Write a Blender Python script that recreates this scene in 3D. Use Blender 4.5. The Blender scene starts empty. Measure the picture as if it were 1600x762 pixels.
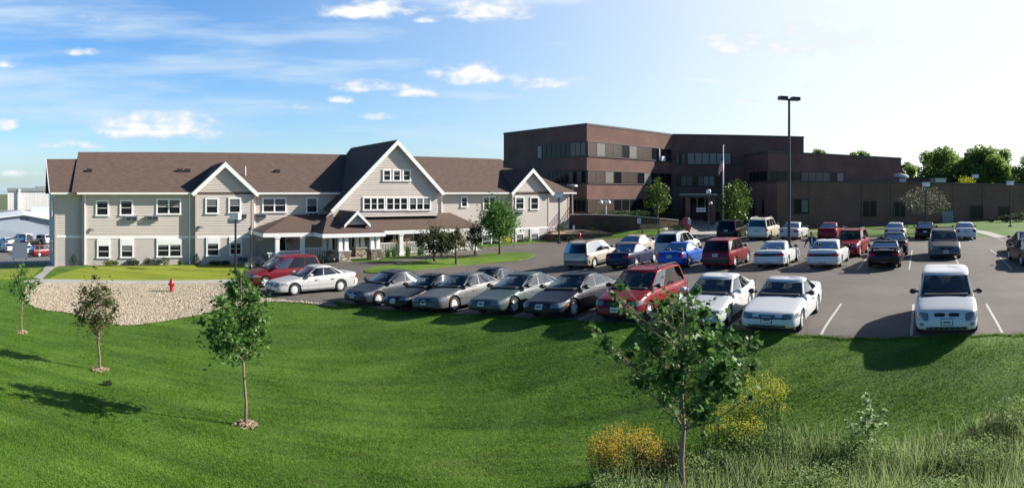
import bpy, bmesh, math, random
import numpy as np
from mathutils import Vector, Matrix
from mathutils.bvhtree import BVHTree

# ------------------------------------------------------------------ camera, sky, sun, exposure
SC = bpy.context.scene
COL = SC.collection
rnd = random.Random(7)
NR = np.random.default_rng(11)
R = math.radians
cam = bpy.data.cameras.new('camera')
cam_o = bpy.data.objects.new('camera', cam)
COL.objects.link(cam_o)
cam_o.rotation_euler = (math.pi / 2, 0, 0)
cam.type = 'PANO'
cam.panorama_type = 'CENTRAL_CYLINDRICAL'
cam.central_cylindrical_range_u_min = -0.8
cam.central_cylindrical_range_u_max = 0.8
cam.central_cylindrical_range_v_min = -0.462
cam.central_cylindrical_range_v_max = 0.300
cam.central_cylindrical_radius = 1.0
cam.clip_start = 0.05
cam.clip_end = 3000
SC.camera = cam_o

SUN_ALPHA, SUN_EL = 14.0, 28.0      # degrees: sun swings this far ahead of due right; height
SKY_STRENGTH, SUN_STRENGTH, EXPOSURE = 0.075, 5.0, 0.85
SC.view_settings.view_transform = 'Standard'
SC.view_settings.look = 'None'
SC.view_settings.exposure = EXPOSURE
SC.view_settings.gamma = 1
SC.view_settings.use_curve_mapping = False

def cloud_world():
    w = bpy.data.worlds.new('World')
    SC.world = w
    w.use_nodes = True
    nt = w.node_tree
    N, L = nt.nodes, nt.links
    bg = N['Background']
    sky = N.new('ShaderNodeTexSky')
    sky.sky_type = 'NISHITA'
    sky.sun_disc = False
    sky.sun_elevation = R(SUN_EL)
    sky.sun_rotation = R(90 - SUN_ALPHA)
    sky.air_density = 1.0
    sky.dust_density = 1.0
    sky.ozone_density = 3.0
    def m(op, a, b=None, c=None, clamp=False):
        n = N.new('ShaderNodeMath'); n.operation = op; n.use_clamp = clamp
        for i, v in enumerate((a, b, c)):
            if v is None: continue
            if isinstance(v, (int, float)): n.inputs[i].default_value = v
            else: L.new(v, n.inputs[i])
        return n.outputs[0]
    hs = N.new('ShaderNodeHueSaturation')
    hs.inputs['Saturation'].default_value = 1.35
    hs.inputs['Value'].default_value = 1.36
    L.new(sky.outputs[0], hs.inputs['Color'])
    tint = N.new('ShaderNodeMix'); tint.data_type = 'RGBA'; tint.blend_type = 'MULTIPLY'
    tint.inputs['Factor'].default_value = 1.0
    L.new(hs.outputs[0], tint.inputs[6]); tint.inputs[7].default_value = (0.86, 1.0, 1.14, 1)
    tc = N.new('ShaderNodeTexCoord')
    sp = N.new('ShaderNodeSeparateXYZ'); L.new(tc.outputs['Generated'], sp.inputs[0])
    az = m('ARCTAN2', sp.outputs[0], sp.outputs[1])
    hyp = m('SQRT', m('ADD', m('MULTIPLY', sp.outputs[0], sp.outputs[0]), m('MULTIPLY', sp.outputs[1], sp.outputs[1])))
    el = m('DIVIDE', sp.outputs[2], m('MAXIMUM', hyp, 0.02))
    cb = N.new('ShaderNodeCombineXYZ'); L.new(az, cb.inputs[0]); L.new(el, cb.inputs[1])
    # heaps of fair-weather cloud: direction, half size, density
    heaps = [(-.223, .282, .078, .020, 1), (-.04, .280, .074, .022, 1), (-.135, .269, .022, .008, .8), (-.06, .180, .052, .023, 1),
             (.045, .170, .075, .018, .62), (-.225, .163, .062, .013, .85), (-.27, .143, .022, .008, .8), (-.145, .153, .038, .011, .85),
             (-.122, .183, .018, .012, .9), (-.555, .098, .108, .028, .95), (-.675, .218, .028, .009, .75), (-.785, .199, .024, .010, .8),
             (-.79, .103, .024, .014, .8), (-.69, .072, .055, .009, .75), (-.775, .028, .04, .008, .7), (-.21, .117, .045, .008, .5),
             (.33, .228, .035, .026, .85), (.45, .230, .15, .036, .6), (.48, .166, .03, .008, .7), (-.65, .27, .03, .010, .4),
             (-.34, .133, .05, .006, .35), (.372, .142, .03, .004, .5)]
    tot = None
    for (a0, e0, ra, re, den) in heaps:
        dx = m('DIVIDE', m('SUBTRACT', az, a0), ra)
        dy = m('DIVIDE', m('SUBTRACT', el, e0), re)
        # flatter underside: stretch the lower half
        dyl = m('MULTIPLY', m('MINIMUM', dy, 0.0), 1.7)
        dyu = m('MAXIMUM', dy, 0.0)
        dy = m('ADD', dyl, dyu)
        d = m('SQRT', m('ADD', m('MULTIPLY', dx, dx), m('MULTIPLY', dy, dy)))
        f = m('MULTIPLY', m('SUBTRACT', 1.4, d, clamp=True), den)
        tot = f if tot is None else m('MAXIMUM', tot, f)
    mp = N.new('ShaderNodeMapping'); mp.inputs['Scale'].default_value = (26, 52, 1); L.new(cb.outputs[0], mp.inputs[0])
    nz = N.new('ShaderNodeTexNoise'); nz.inputs['Scale'].default_value = 1.0; nz.inputs['Detail'].default_value = 7; nz.inputs['Roughness'].default_value = .58
    L.new(mp.outputs[0], nz.inputs['Vector'])
    puff = m('ADD', tot, m('MULTIPLY', m('SUBTRACT', nz.outputs[0], .5), 2.3))
    mr = N.new('ShaderNodeMapRange'); mr.interpolation_type = 'SMOOTHSTEP'
    mr.inputs[1].default_value = .12; mr.inputs[2].default_value = 1.15
    L.new(puff, mr.inputs[0])
    gate = m('MULTIPLY', m('MINIMUM', m('MULTIPLY', tot, 3.0), 1.0), mr.outputs[0], clamp=True)
    # thin streaked veil
    mp2 = N.new('ShaderNodeMapping'); mp2.inputs['Scale'].default_value = (2.6, 19, 1); mp2.inputs['Rotation'].default_value = (0, 0, R(-9)); L.new(cb.outputs[0], mp2.inputs[0])
    nz2 = N.new('ShaderNodeTexNoise'); nz2.inputs['Scale'].default_value = 1.0; nz2.inputs['Detail'].default_value = 6; nz2.inputs['Roughness'].default_value = .55
    L.new(mp2.outputs[0], nz2.inputs['Vector'])
    mr2 = N.new('ShaderNodeMapRange'); mr2.interpolation_type = 'SMOOTHSTEP'
    mr2.inputs[1].default_value = .36; mr2.inputs[2].default_value = .74; mr2.inputs[4].default_value = .74
    L.new(nz2.outputs[0], mr2.inputs[0])
    # the veil thickens to the right, round the sun
    mr3 = N.new('ShaderNodeMapRange'); mr3.interpolation_type = 'SMOOTHSTEP'
    mr3.inputs[1].default_value = -.6; mr3.inputs[2].default_value = .5; mr3.inputs[4].default_value = .66
    L.new(az, mr3.inputs[0])
    veil = m('MAXIMUM', mr2.outputs[0], mr3.outputs[0])
    # the thin cloud bank stands on the sun's side; the far side of the sky is clear
    mr5 = N.new('ShaderNodeMapRange'); mr5.interpolation_type = 'SMOOTHSTEP'
    mr5.inputs[1].default_value = 1.2; mr5.inputs[2].default_value = 2.1; mr5.inputs[3].default_value = 1.0; mr5.inputs[4].default_value = 0.0
    L.new(m('ABSOLUTE', m('SUBTRACT', az, .35)), mr5.inputs[0])
    clear = mr5.outputs[0]
    # the veil lies low in the sky and thins out overhead
    mr4 = N.new('ShaderNodeMapRange'); mr4.interpolation_type = 'SMOOTHSTEP'
    mr4.inputs[1].default_value = .35; mr4.inputs[2].default_value = 1.0; mr4.inputs[3].default_value = 1.0; mr4.inputs[4].default_value = .08
    L.new(el, mr4.inputs[0])
    veil = m('MULTIPLY', m('MULTIPLY', m('ADD', veil, .14), mr4.outputs[0]), clear, clamp=True)
    mxv = N.new('ShaderNodeMix'); mxv.data_type = 'RGBA'
    L.new(veil, mxv.inputs['Factor']); L.new(tint.outputs[2], mxv.inputs[6]); vc = N.new('ShaderNodeMix'); vc.data_type = 'RGBA'
    mr6 = N.new('ShaderNodeMapRange'); mr6.inputs[1].default_value = -.2; mr6.inputs[2].default_value = .65; mr6.interpolation_type = 'SMOOTHSTEP'; L.new(az, mr6.inputs[0])
    L.new(mr6.outputs[0], vc.inputs['Factor']); vc.inputs[6].default_value = (5.0, 6.2, 7.2, 1); vc.inputs[7].default_value = (8.0, 8.0, 8.0, 1)
    L.new(vc.outputs[2], mxv.inputs[7])
    mx = N.new('ShaderNodeMix'); mx.data_type = 'RGBA'
    # clouds are lit from the right, a little grey in their thin lower parts
    cc = N.new('ShaderNodeMix'); cc.data_type = 'RGBA'
    L.new(mr.outputs[0], cc.inputs['Factor']); cc.inputs[6].default_value = (5.0, 5.8, 6.9, 1); cc.inputs[7].default_value = (7.6, 7.6, 7.5, 1)
    L.new(gate, mx.inputs['Factor']); L.new(mxv.outputs[2], mx.inputs[6]); L.new(cc.outputs[2], mx.inputs[7])
    # deeper, darker blue overhead than along the horizon
    zr = N.new('ShaderNodeMapRange'); zr.interpolation_type = 'SMOOTHSTEP'
    zr.inputs[1].default_value = .30; zr.inputs[2].default_value = .95; zr.inputs[3].default_value = 1.0; zr.inputs[4].default_value = .26
    L.new(el, zr.inputs[0])
    zs = m('MULTIPLY', zr.outputs[0], m('MULTIPLY_ADD', clear, .1, .9))
    dk = N.new('ShaderNodeVectorMath'); dk.operation = 'SCALE'; L.new(mx.outputs[2], dk.inputs[0]); L.new(zs, dk.inputs['Scale'])
    L.new(dk.outputs[0], bg.inputs[0])
    bg.inputs[1].default_value = SKY_STRENGTH
cloud_world()

sun = bpy.data.lights.new('sun', 'SUN')
sun.energy = SUN_STRENGTH
sun.angle = R(0.55)
sun.color = (1.0, 0.94, 0.84)
sun_o = bpy.data.objects.new('sun', sun)
COL.objects.link(sun_o)
SUN_DIR = Vector((math.cos(R(SUN_EL)) * math.cos(R(SUN_ALPHA)), math.cos(R(SUN_EL)) * math.sin(R(SUN_ALPHA)), math.sin(R(SUN_EL))))
sun_o.rotation_euler = SUN_DIR.to_track_quat('Z', 'Y').to_euler()
sun_o.location = SUN_DIR * 60

# ------------------------------------------------------------------ helpers
def bear(px): return (px - 800) / 1000.0
def at(px, D, z=0.0):                      # a point at bearing px, D metres out
    t = bear(px)
    return Vector((D * math.sin(t), D * math.cos(t), z))
def zpy(py, D): return (300 - py) * D / 1000.0

def tag(o, label, cat, group=None, kind=None):
    if label: o['label'] = label
    if cat: o['category'] = cat
    if group: o['group'] = group
    if kind: o['kind'] = kind
    return o

def thing(name, loc, label, cat, group=None, rz=0.0):
    o = bpy.data.objects.new(name, None)
    COL.objects.link(o)
    o.location = loc
    o.rotation_euler = (0, 0, rz)
    o.empty_display_size = .3
    return tag(o, label, cat, group)

class MB:
    def __init__(s): s.v, s.f, s.m = [], [], []
    def add(s, vs, fs, mi=0):
        b = len(s.v); s.v.extend(tuple(p) for p in vs)
        for f in fs:
            s.f.append(tuple(b + i for i in f)); s.m.append(mi)
        return s
    def poly(s, pts, mi=0): return s.add(pts, [tuple(range(len(pts)))], mi)
    def box(s, x0, x1, y0, y1, z0, z1, mi=0):
        return s.add([(x0, y0, z0), (x1, y0, z0), (x1, y1, z0), (x0, y1, z0), (x0, y0, z1), (x1, y0, z1), (x1, y1, z1), (x0, y1, z1)],
                     [(3, 2, 1, 0), (4, 5, 6, 7), (0, 1, 5, 4), (1, 2, 6, 5), (2, 3, 7, 6), (3, 0, 4, 7)], mi)
    def cbox(s, c, size, rz=0, mi=0, tilt=None):
        M = Matrix.Rotation(rz, 3, 'Z')
        if tilt is not None: M = M @ tilt
        vs = []
        for k in (-.5, .5):
            for (i, j) in ((-.5, -.5), (.5, -.5), (.5, .5), (-.5, .5)):
                vs.append(Vector(c) + M @ Vector((i * size[0], j * size[1], k * size[2])))
        return s.add(vs, [(3, 2, 1, 0), (4, 5, 6, 7), (0, 1, 5, 4), (1, 2, 6, 5), (2, 3, 7, 6), (3, 0, 4, 7)], mi)
    def tube(s, pts, rads, n=8, mi=0, cap=True):
        pts = [Vector(p) for p in pts]
        rings = []
        for i, p in enumerate(pts):
            d = (pts[min(i + 1, len(pts) - 1)] - pts[max(i - 1, 0)])
            if d.length < 1e-6: d = Vector((0, 0, 1))
            d.normalize()
            u = d.cross(Vector((0, 1, 0)) if abs(d.y) < .9 else Vector((1, 0, 0))).normalized()
            w = d.cross(u)
            r = rads[i] if isinstance(rads, (list, tuple)) else rads
            rings.append([p + r * (math.cos(2 * math.pi * k / n) * u + math.sin(2 * math.pi * k / n) * w) for k in range(n)])
        vs = [q for rr in rings for q in rr]
        fs = []
        for i in range(len(pts) - 1):
            for k in range(n):
                a, b = i * n + k, i * n + (k + 1) % n
                fs.append((a, b, b + n, a + n))
        if cap:
            fs.append(tuple(range(n - 1, -1, -1))); fs.append(tuple((len(pts) - 1) * n + k for k in range(n)))
        return s.add(vs, fs, mi)
    def lathe(s, prof, n=16, c=(0, 0, 0), axis='Z', mi=0):
        vs = []
        for (r, h) in prof:
            for k in range(n):
                a = 2 * math.pi * k / n
                x, y = r * math.cos(a), r * math.sin(a)
                p = (x, y, h) if axis == 'Z' else ((x, h, y) if axis == 'Y' else (h, x, y))
                vs.append((p[0] + c[0], p[1] + c[1], p[2] + c[2]))
        fs = []
        for i in range(len(prof) - 1):
            for k in range(n):
                a, b = i * n + k, i * n + (k + 1) % n
                fs.append((a, b, b + n, a + n))
        return s.add(vs, fs, mi)
    def prism(s, plan, z0, z1, mi=0, bottom=True):
        n = len(plan)
        vs = [(p[0], p[1], z0) for p in plan] + [(p[0], p[1], z1) for p in plan]
        fs = [(i, (i + 1) % n, n + (i + 1) % n, n + i) for i in range(n)]
        fs.append(tuple(range(n, 2 * n)))
        if bottom: fs.append(tuple(range(n - 1, -1, -1)))
        return s.add(vs, fs, mi)
    def grid(s, P, mi=0, flip=False):       # P: rows of points (None drops a cell)
        b = len(s.v); idx = {}
        for i, row in enumerate(P):
            for j, p in enumerate(row):
                if p is not None:
                    idx[i, j] = len(s.v); s.v.append(tuple(p))
        for i in range(len(P) - 1):
            for j in range(len(P[i]) - 1):
                q = [(i, j), (i, j + 1), (i + 1, j + 1), (i + 1, j)]
                if all(k in idx for k in q):
                    f = [idx[k] for k in q]
                    s.f.append(tuple(reversed(f)) if flip else tuple(f)); s.m.append(mi)
        return s
    def slab(s, pts, t, mi=0):             # polygon given a thickness downwards
        n = len(pts)
        vs = [tuple(p) for p in pts] + [(p[0], p[1], p[2] - t) for p in pts]
        fs = [tuple(range(n)), tuple(range(2 * n - 1, n - 1, -1))] + [(i, n + i, n + (i + 1) % n, (i + 1) % n) for i in range(n)]
        return s.add(vs, fs, mi)

def obj(name, mb, mat, parent=None, T=None, world=True, smooth=False, fixn=False):
    vs = mb.v
    if T: vs = [T(*p) for p in vs]
    if parent is not None and world:
        o = parent
        off = Vector((0, 0, 0))
        while o is not None:
            off = off + o.location; o = o.parent
        vs = [(p[0] - off[0], p[1] - off[1], p[2] - off[2]) for p in vs]
    me = bpy.data.meshes.new(name)
    me.from_pydata([tuple(p) for p in vs], [], mb.f)
    mats = mat if isinstance(mat, (list, tuple)) else [mat]
    for q in mats: me.materials.append(q)
    if len(mats) > 1: me.polygons.foreach_set('material_index', mb.m)
    if fixn:
        bm = bmesh.new(); bm.from_mesh(me); bmesh.ops.recalc_face_normals(bm, faces=bm.faces); bm.to_mesh(me); bm.free()
    if smooth is True: me.polygons.foreach_set('use_smooth', [True] * len(me.polygons))
    elif smooth: me.shade_smooth() if False else None
    me.update()
    if smooth and smooth is not True:
        me.polygons.foreach_set('use_smooth', [True] * len(me.polygons)); me.set_sharp_from_angle(angle=R(smooth))
    o = bpy.data.objects.new(name, me)
    COL.objects.link(o)
    if parent is not None: o.parent = parent
    return o

def np_obj(name, verts, faces_n, mat, parent=None):      # verts (n*k,3), faces of k consecutive verts
    n, k = faces_n
    me = bpy.data.meshes.new(name)
    me.vertices.add(n * k); me.vertices.foreach_set('co', np.asarray(verts, dtype=np.float32).ravel())
    me.loops.add(n * k); me.loops.foreach_set('vertex_index', np.arange(n * k, dtype=np.int32))
    me.polygons.add(n); me.polygons.foreach_set('loop_start', np.arange(0, n * k, k, dtype=np.int32))
    try: me.polygons.foreach_set('loop_total', np.full(n, k, dtype=np.int32))
    except Exception: pass
    me.materials.append(mat)
    me.update(calc_edges=True)
    me.validate()
    o = bpy.data.objects.new(name, me); COL.objects.link(o)
    if parent is not None: o.parent = parent
    return o

# ------------------------------------------------------------------ materials
_mats = {}
def mat(name, col, rough=.6, metal=0., var=0., scale=6., bump=0., bscale=None, coat=0., spec=.5, detail=4, island=None, trans=0., stretch=None, col2=None):
    if name in _mats: return _mats[name]
    m = bpy.data.materials.new(name); m.use_nodes = True
    nt = m.node_tree; N, L = nt.nodes, nt.links
    b = N['Principled BSDF']
    b.inputs['Base Color'].default_value = (*col, 1)
    b.inputs['Roughness'].default_value = rough
    b.inputs['Metallic'].default_value = metal
    b.inputs['Specular IOR Level'].default_value = spec
    if coat:
        b.inputs['Coat Weight'].default_value = coat; b.inputs['Coat Roughness'].default_value = .04
    tc = N.new('ShaderNodeTexCoord')
    src = tc.outputs['Object']
    if stretch:
        mp = N.new('ShaderNodeMapping'); mp.inputs['Scale'].default_value = stretch; L.new(src, mp.inputs[0]); src = mp.outputs[0]
    last = None
    if var or col2:
        nz = N.new('ShaderNodeTexNoise'); nz.inputs['Scale'].default_value = scale; nz.inputs['Detail'].default_value = detail; nz.inputs['Roughness'].default_value = .62
        L.new(src, nz.inputs['Vector'])
        rp = N.new('ShaderNodeValToRGB')
        c2 = col2 or tuple(min(1, c * (1 + var)) for c in col)
        c1 = col if col2 else tuple(c * (1 - var) for c in col)
        rp.color_ramp.elements[0].position = .32; rp.color_ramp.elements[1].position = .68
        rp.color_ramp.elements[0].color = (*c1, 1); rp.color_ramp.elements[1].color = (*c2, 1)
        L.new(nz.outputs[0], rp.inputs[0]); last = rp.outputs[0]
        L.new(last, b.inputs['Base Color'])
    if island:
        ge = N.new('ShaderNodeNewGeometry'); rp = N.new('ShaderNodeValToRGB')
        cr = rp.color_ramp
        while len(cr.elements) < len(island): cr.elements.new(.5)
        for i, c in enumerate(island):
            cr.elements[i].position = i / max(1, len(island) - 1); cr.elements[i].color = (*c, 1)
        L.new(ge.outputs['Random Per Island'], rp.inputs[0]); last = rp.outputs[0]
        L.new(last, b.inputs['Base Color'])
    if bump:
        nb = N.new('ShaderNodeTexNoise'); nb.inputs['Scale'].default_value = bscale or scale * 4; nb.inputs['Detail'].default_value = 4
        L.new(src, nb.inputs['Vector'])
        bp = N.new('ShaderNodeBump'); bp.inputs['Strength'].default_value = bump; bp.inputs['Distance'].default_value = .03
        L.new(nb.outputs[0], bp.inputs['Height']); L.new(bp.outputs[0], b.inputs['Normal'])
    if trans:
        tr = N.new('ShaderNodeBsdfTranslucent'); mx = N.new('ShaderNodeMixShader'); mx.inputs[0].default_value = trans
        if last is not None: L.new(last, tr.inputs[0])
        else: tr.inputs[0].default_value = (*col, 1)
        L.new(b.outputs[0], mx.inputs[1]); L.new(tr.outputs[0], mx.inputs[2])
        L.new(mx.outputs[0], N['Material Output'].inputs[0])
    _mats[name] = m
    return m

def grass_mat(name, dark, mid, light, stripe=(1, 1, 1), trans=0.0):
    m = bpy.data.materials.new(name); m.use_nodes = True
    nt = m.node_tree; N, L = nt.nodes, nt.links; b = N['Principled BSDF']
    b.inputs['Roughness'].default_value = .75; b.inputs['Specular IOR Level'].default_value = .25
    ge = N.new('ShaderNodeNewGeometry')
    def noise(s, sc=(1, 1, 1), rot=0, d=4):
        mp = N.new('ShaderNodeMapping'); mp.inputs['Scale'].default_value = sc; mp.inputs['Rotation'].default_value = (0, 0, rot); L.new(ge.outputs['Position'], mp.inputs[0])
        n = N.new('ShaderNodeTexNoise'); n.inputs['Scale'].default_value = s; n.inputs['Detail'].default_value = d; n.inputs['Roughness'].default_value = .65
        L.new(mp.outputs[0], n.inputs['Vector']); return n.outputs[0]
    a = noise(.35); s = noise(.9, (.16, 1.5, 1), R(34)); f = noise(9.0, d=6)
    def mx(x, y, k):
        q = N.new('ShaderNodeMath'); q.operation = 'MULTIPLY_ADD'; L.new(x, q.inputs[0]); q.inputs[1].default_value = k
        if isinstance(y, float): q.inputs[2].default_value = y
        else: L.new(y, q.inputs[2])
        return q.outputs[0]
    st = noise(1.1, (.06, 1.25, 1), R(-38), 2)
    v = mx(f, mx(st, mx(s, mx(a, 0.0, .26), .24), .24), .26)
    # thin dry patches and clover
    dry = noise(.22, (1, 1.6, 1), .4, 5); fin = noise(3.0, d=5)
    rp = N.new('ShaderNodeValToRGB'); cr = rp.color_ramp; cr.elements.new(.5)
    for e, p, c in zip(cr.elements, (.41, .5, .59), (dark, mid, light)): e.position = p; e.color = (*c, 1)
    L.new(v, rp.inputs[0])
    dm = N.new('ShaderNodeMapRange'); dm.inputs[1].default_value = .56; dm.inputs[2].default_value = .70; dm.inputs[4].default_value = .55; L.new(mx(fin, mx(dry, 0.0, .62), .38), dm.inputs[0])
    dmx = N.new('ShaderNodeMix'); dmx.data_type = 'RGBA'; L.new(dm.outputs[0], dmx.inputs['Factor']); L.new(rp.outputs[0], dmx.inputs[6]); dmx.inputs[7].default_value = (light[0] * 1.15, light[1] * .82, light[2] * 1.6, 1)
    class _O: pass
    gcol = dmx.outputs[2]
    L.new(gcol, b.inputs['Base Color'])
    nb = N.new('ShaderNodeTexNoise'); nb.inputs['Scale'].default_value = 22; nb.inputs['Detail'].default_value = 5; L.new(ge.outputs['Position'], nb.inputs['Vector'])
    bp = N.new('ShaderNodeBump'); bp.inputs['Strength'].default_value = .7; bp.inputs['Distance'].default_value = .05
    L.new(nb.outputs[0], bp.inputs['Height']); L.new(bp.outputs[0], b.inputs['Normal'])
    if trans:
        tr = N.new('ShaderNodeBsdfTranslucent'); ms = N.new('ShaderNodeMixShader'); ms.inputs[0].default_value = trans
        L.new(gcol, tr.inputs[0]); L.new(b.outputs[0], ms.inputs[1]); L.new(tr.outputs[0], ms.inputs[2]); L.new(ms.outputs[0], N['Material Output'].inputs[0])
    _mats[name] = m
    return m

def asphalt_mat():
    m = mat('asphalt', (.125, .108, .095), .9, var=.13, scale=.5, bump=.25, bscale=60, detail=8)
    nt = m.node_tree; N, L = nt.nodes, nt.links; b = N['Principled BSDF']
    base = b.inputs['Base Color'].links[0].from_socket
    tc = N.new('ShaderNodeTexCoord')
    n2 = N.new('ShaderNodeTexNoise'); n2.inputs['Scale'].default_value = 40; n2.inputs['Detail'].default_value = 2; L.new(tc.outputs['Object'], n2.inputs['Vector'])
    v = N.new('ShaderNodeTexVoronoi'); v.feature = 'DISTANCE_TO_EDGE'; v.inputs['Scale'].default_value = .16
    nw = N.new('ShaderNodeTexNoise'); nw.inputs['Scale'].default_value = .7; L.new(tc.outputs['Object'], nw.inputs['Vector'])
    ad = N.new('ShaderNodeMix'); ad.data_type = 'VECTOR'; ad.inputs['Factor'].default_value = .06; L.new(tc.outputs['Object'], ad.inputs[4]); L.new(nw.outputs['Color'], ad.inputs[5])
    L.new(ad.outputs[1], v.inputs['Vector'])
    cr = N.new('ShaderNodeMapRange'); cr.inputs[1].default_value = .0; cr.inputs[2].default_value = .006; cr.inputs[3].default_value = .66; L.new(v.outputs[0], cr.inputs[0])
    gr = N.new('ShaderNodeMapRange'); gr.inputs[3].default_value = .70; gr.inputs[4].default_value = 1.30; L.new(n2.outputs[0], gr.inputs[0])
    # oil drips and darker patches
    n3 = N.new('ShaderNodeTexNoise'); n3.inputs['Scale'].default_value = .22; n3.inputs['Detail'].default_value = 3; L.new(tc.outputs['Object'], n3.inputs['Vector'])
    pr = N.new('ShaderNodeMapRange'); pr.inputs[1].default_value = .3; pr.inputs[2].default_value = .7; pr.inputs[3].default_value = .82; pr.inputs[4].default_value = 1.14; L.new(n3.outputs[0], pr.inputs[0])
    cur = base
    for s in (cr.outputs[0], gr.outputs[0], pr.outputs[0]):
        q = N.new('ShaderNodeVectorMath'); q.operation = 'MULTIPLY'; L.new(cur, q.inputs[0]); L.new(s, q.inputs[1]); cur = q.outputs[0]
    L.new(cur, b.inputs['Base Color'])
    return m

def brick_mat(name, c1, c2, mortar, T=None, stone=False):
    m = bpy.data.materials.new(name); m.use_nodes = True
    nt = m.node_tree; N, L = nt.nodes, nt.links; b = N['Principled BSDF']; b.inputs['Roughness'].default_value = .85
    ge = N.new('ShaderNodeNewGeometry')
    sx = N.new('ShaderNodeSeparateXYZ'); L.new(ge.outputs['Position'], sx.inputs[0])
    sn = N.new('ShaderNodeSeparateXYZ'); L.new(ge.outputs['True Normal'], sn.inputs[0])
    # run along the wall = x * |ny| + y * nx
    def mth(op, a, c):
        q = N.new('ShaderNodeMath'); q.operation = op
        for i, v in enumerate((a, c)):
            if isinstance(v, (int, float)): q.inputs[i].default_value = v
            else: L.new(v, q.inputs[i])
        return q.outputs[0]
    run = mth('SUBTRACT', mth('MULTIPLY', sx.outputs[1], sn.outputs[0]), mth('MULTIPLY', sx.outputs[0], sn.outputs[1]))
    cb = N.new('ShaderNodeCombineXYZ'); L.new(run, cb.inputs[0]); L.new(sx.outputs[2], cb.inputs[1])
    br = N.new('ShaderNodeTexBrick'); L.new(cb.outputs[0], br.inputs['Vector'])
    br.inputs['Scale'].default_value = 1.0
    br.inputs['Brick Width'].default_value = .22 if not stone else .34
    br.inputs['Row Height'].default_value = .075 if not stone else .16
    br.inputs['Mortar Size'].default_value = .009 if not stone else .015
    br.inputs['Color1'].default_value = (*c1, 1); br.inputs['Color2'].default_value = (*c2, 1); br.inputs['Mortar'].default_value = (*mortar, 1)
    nz = N.new('ShaderNodeTexNoise'); nz.inputs['Scale'].default_value = .5; nz.inputs['Detail'].default_value = 7; L.new(ge.outputs['Position'], nz.inputs['Vector'])
    mr = N.new('ShaderNodeMapRange'); mr.inputs[1].default_value = .3; mr.inputs[2].default_value = .7; mr.inputs[3].default_value = .8; mr.inputs[4].default_value = 1.2; L.new(nz.outputs[0], mr.inputs[0])
    q = N.new('ShaderNodeVectorMath'); q.operation = 'MULTIPLY'; L.new(br.outputs[0], q.inputs[0]); L.new(mr.outputs[0], q.inputs[1]); L.new(q.outputs[0], b.inputs['Base Color'])
    bp = N.new('ShaderNodeBump'); bp.inputs['Strength'].default_value = .5; bp.inputs['Distance'].default_value = .02 if not stone else .06
    L.new(br.outputs['Fac'], bp.inputs['Height']); bp.invert = True; L.new(bp.outputs[0], b.inputs['Normal'])
    _mats[name] = m
    return m

ASPHALT = asphalt_mat()
GRASS = grass_mat('lawn grass', (.05, .108, .012), (.082, .165, .018), (.13, .225, .03))
BLADE = grass_mat('grass blades', (.074, .152, .014), (.122, .235, .022), (.19, .315, .042), trans=.35)
GRASS_LIGHT = grass_mat('front lawn grass', (.16, .21, .018), (.22, .275, .024), (.28, .33, .034))
GRASS_ISLE = grass_mat('island grass', (.075, .15, .014), (.115, .205, .02), (.165, .26, .03))
CONCRETE = mat('concrete', (.40, .38, .34), .9, var=.12, scale=1.2, bump=.1)
PAINT_LINE = mat('line paint', (.45, .45, .43), .8, var=.25, scale=9, detail=8)
GRAVEL = mat('gravel bed', (.30, .24, .17), .95, var=.35, scale=5, bump=.8, bscale=14)
PEBBLE = mat('river stone', (.4, .33, .25), .9, island=[(.24, .19, .13), (.37, .31, .22), (.46, .40, .30), (.30, .235, .165), (.54, .49, .40)])
MULCH = mat('tan mulch', (.33, .25, .16), .95, var=.3, scale=8, bump=.6)
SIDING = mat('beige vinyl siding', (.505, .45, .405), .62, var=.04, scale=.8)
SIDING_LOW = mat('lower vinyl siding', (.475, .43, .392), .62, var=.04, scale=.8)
WHITE = mat('white trim', (.80, .79, .77), .5, var=.03, scale=3)
SHINGLE = mat('brown roof shingles', (.105, .068, .054), .95, var=.24, scale=2.2, bump=.7, bscale=12, detail=12, stretch=(1, 1, 2.5))
SHINGLE_W = mat('porch roof shingles', (.105, .068, .054), .95, var=.22, scale=7, bump=.5, bscale=14, detail=8)
GLASS = mat('window glass', (.012, .014, .017), .12, spec=.18)
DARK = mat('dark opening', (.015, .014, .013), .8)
SCREEN = mat('insect screen', (.03, .031, .034), .45)
METAL_GREY = mat('grey metal', (.35, .36, .37), .45, .6)
BLACK = mat('black metal', (.018, .018, .02), .45)
PINKTRIM = mat('tan corner trim', (.52, .40, .36), .6)
BRICK = brick_mat('dark red brick', (.175, .078, .060), (.13, .056, .043), (.155, .115, .10))
BRICK_SHADE = brick_mat('shaded retaining wall block', (.12, .068, .05), (.085, .048, .037), (.07, .05, .04))  # darker copy of the brick, with the wall's shade in its colour
STONE_ = brick_mat('porch pier stone', (.42, .36, .31), (.24, .20, .17), (.12, .11, .10), stone=True)
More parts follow.
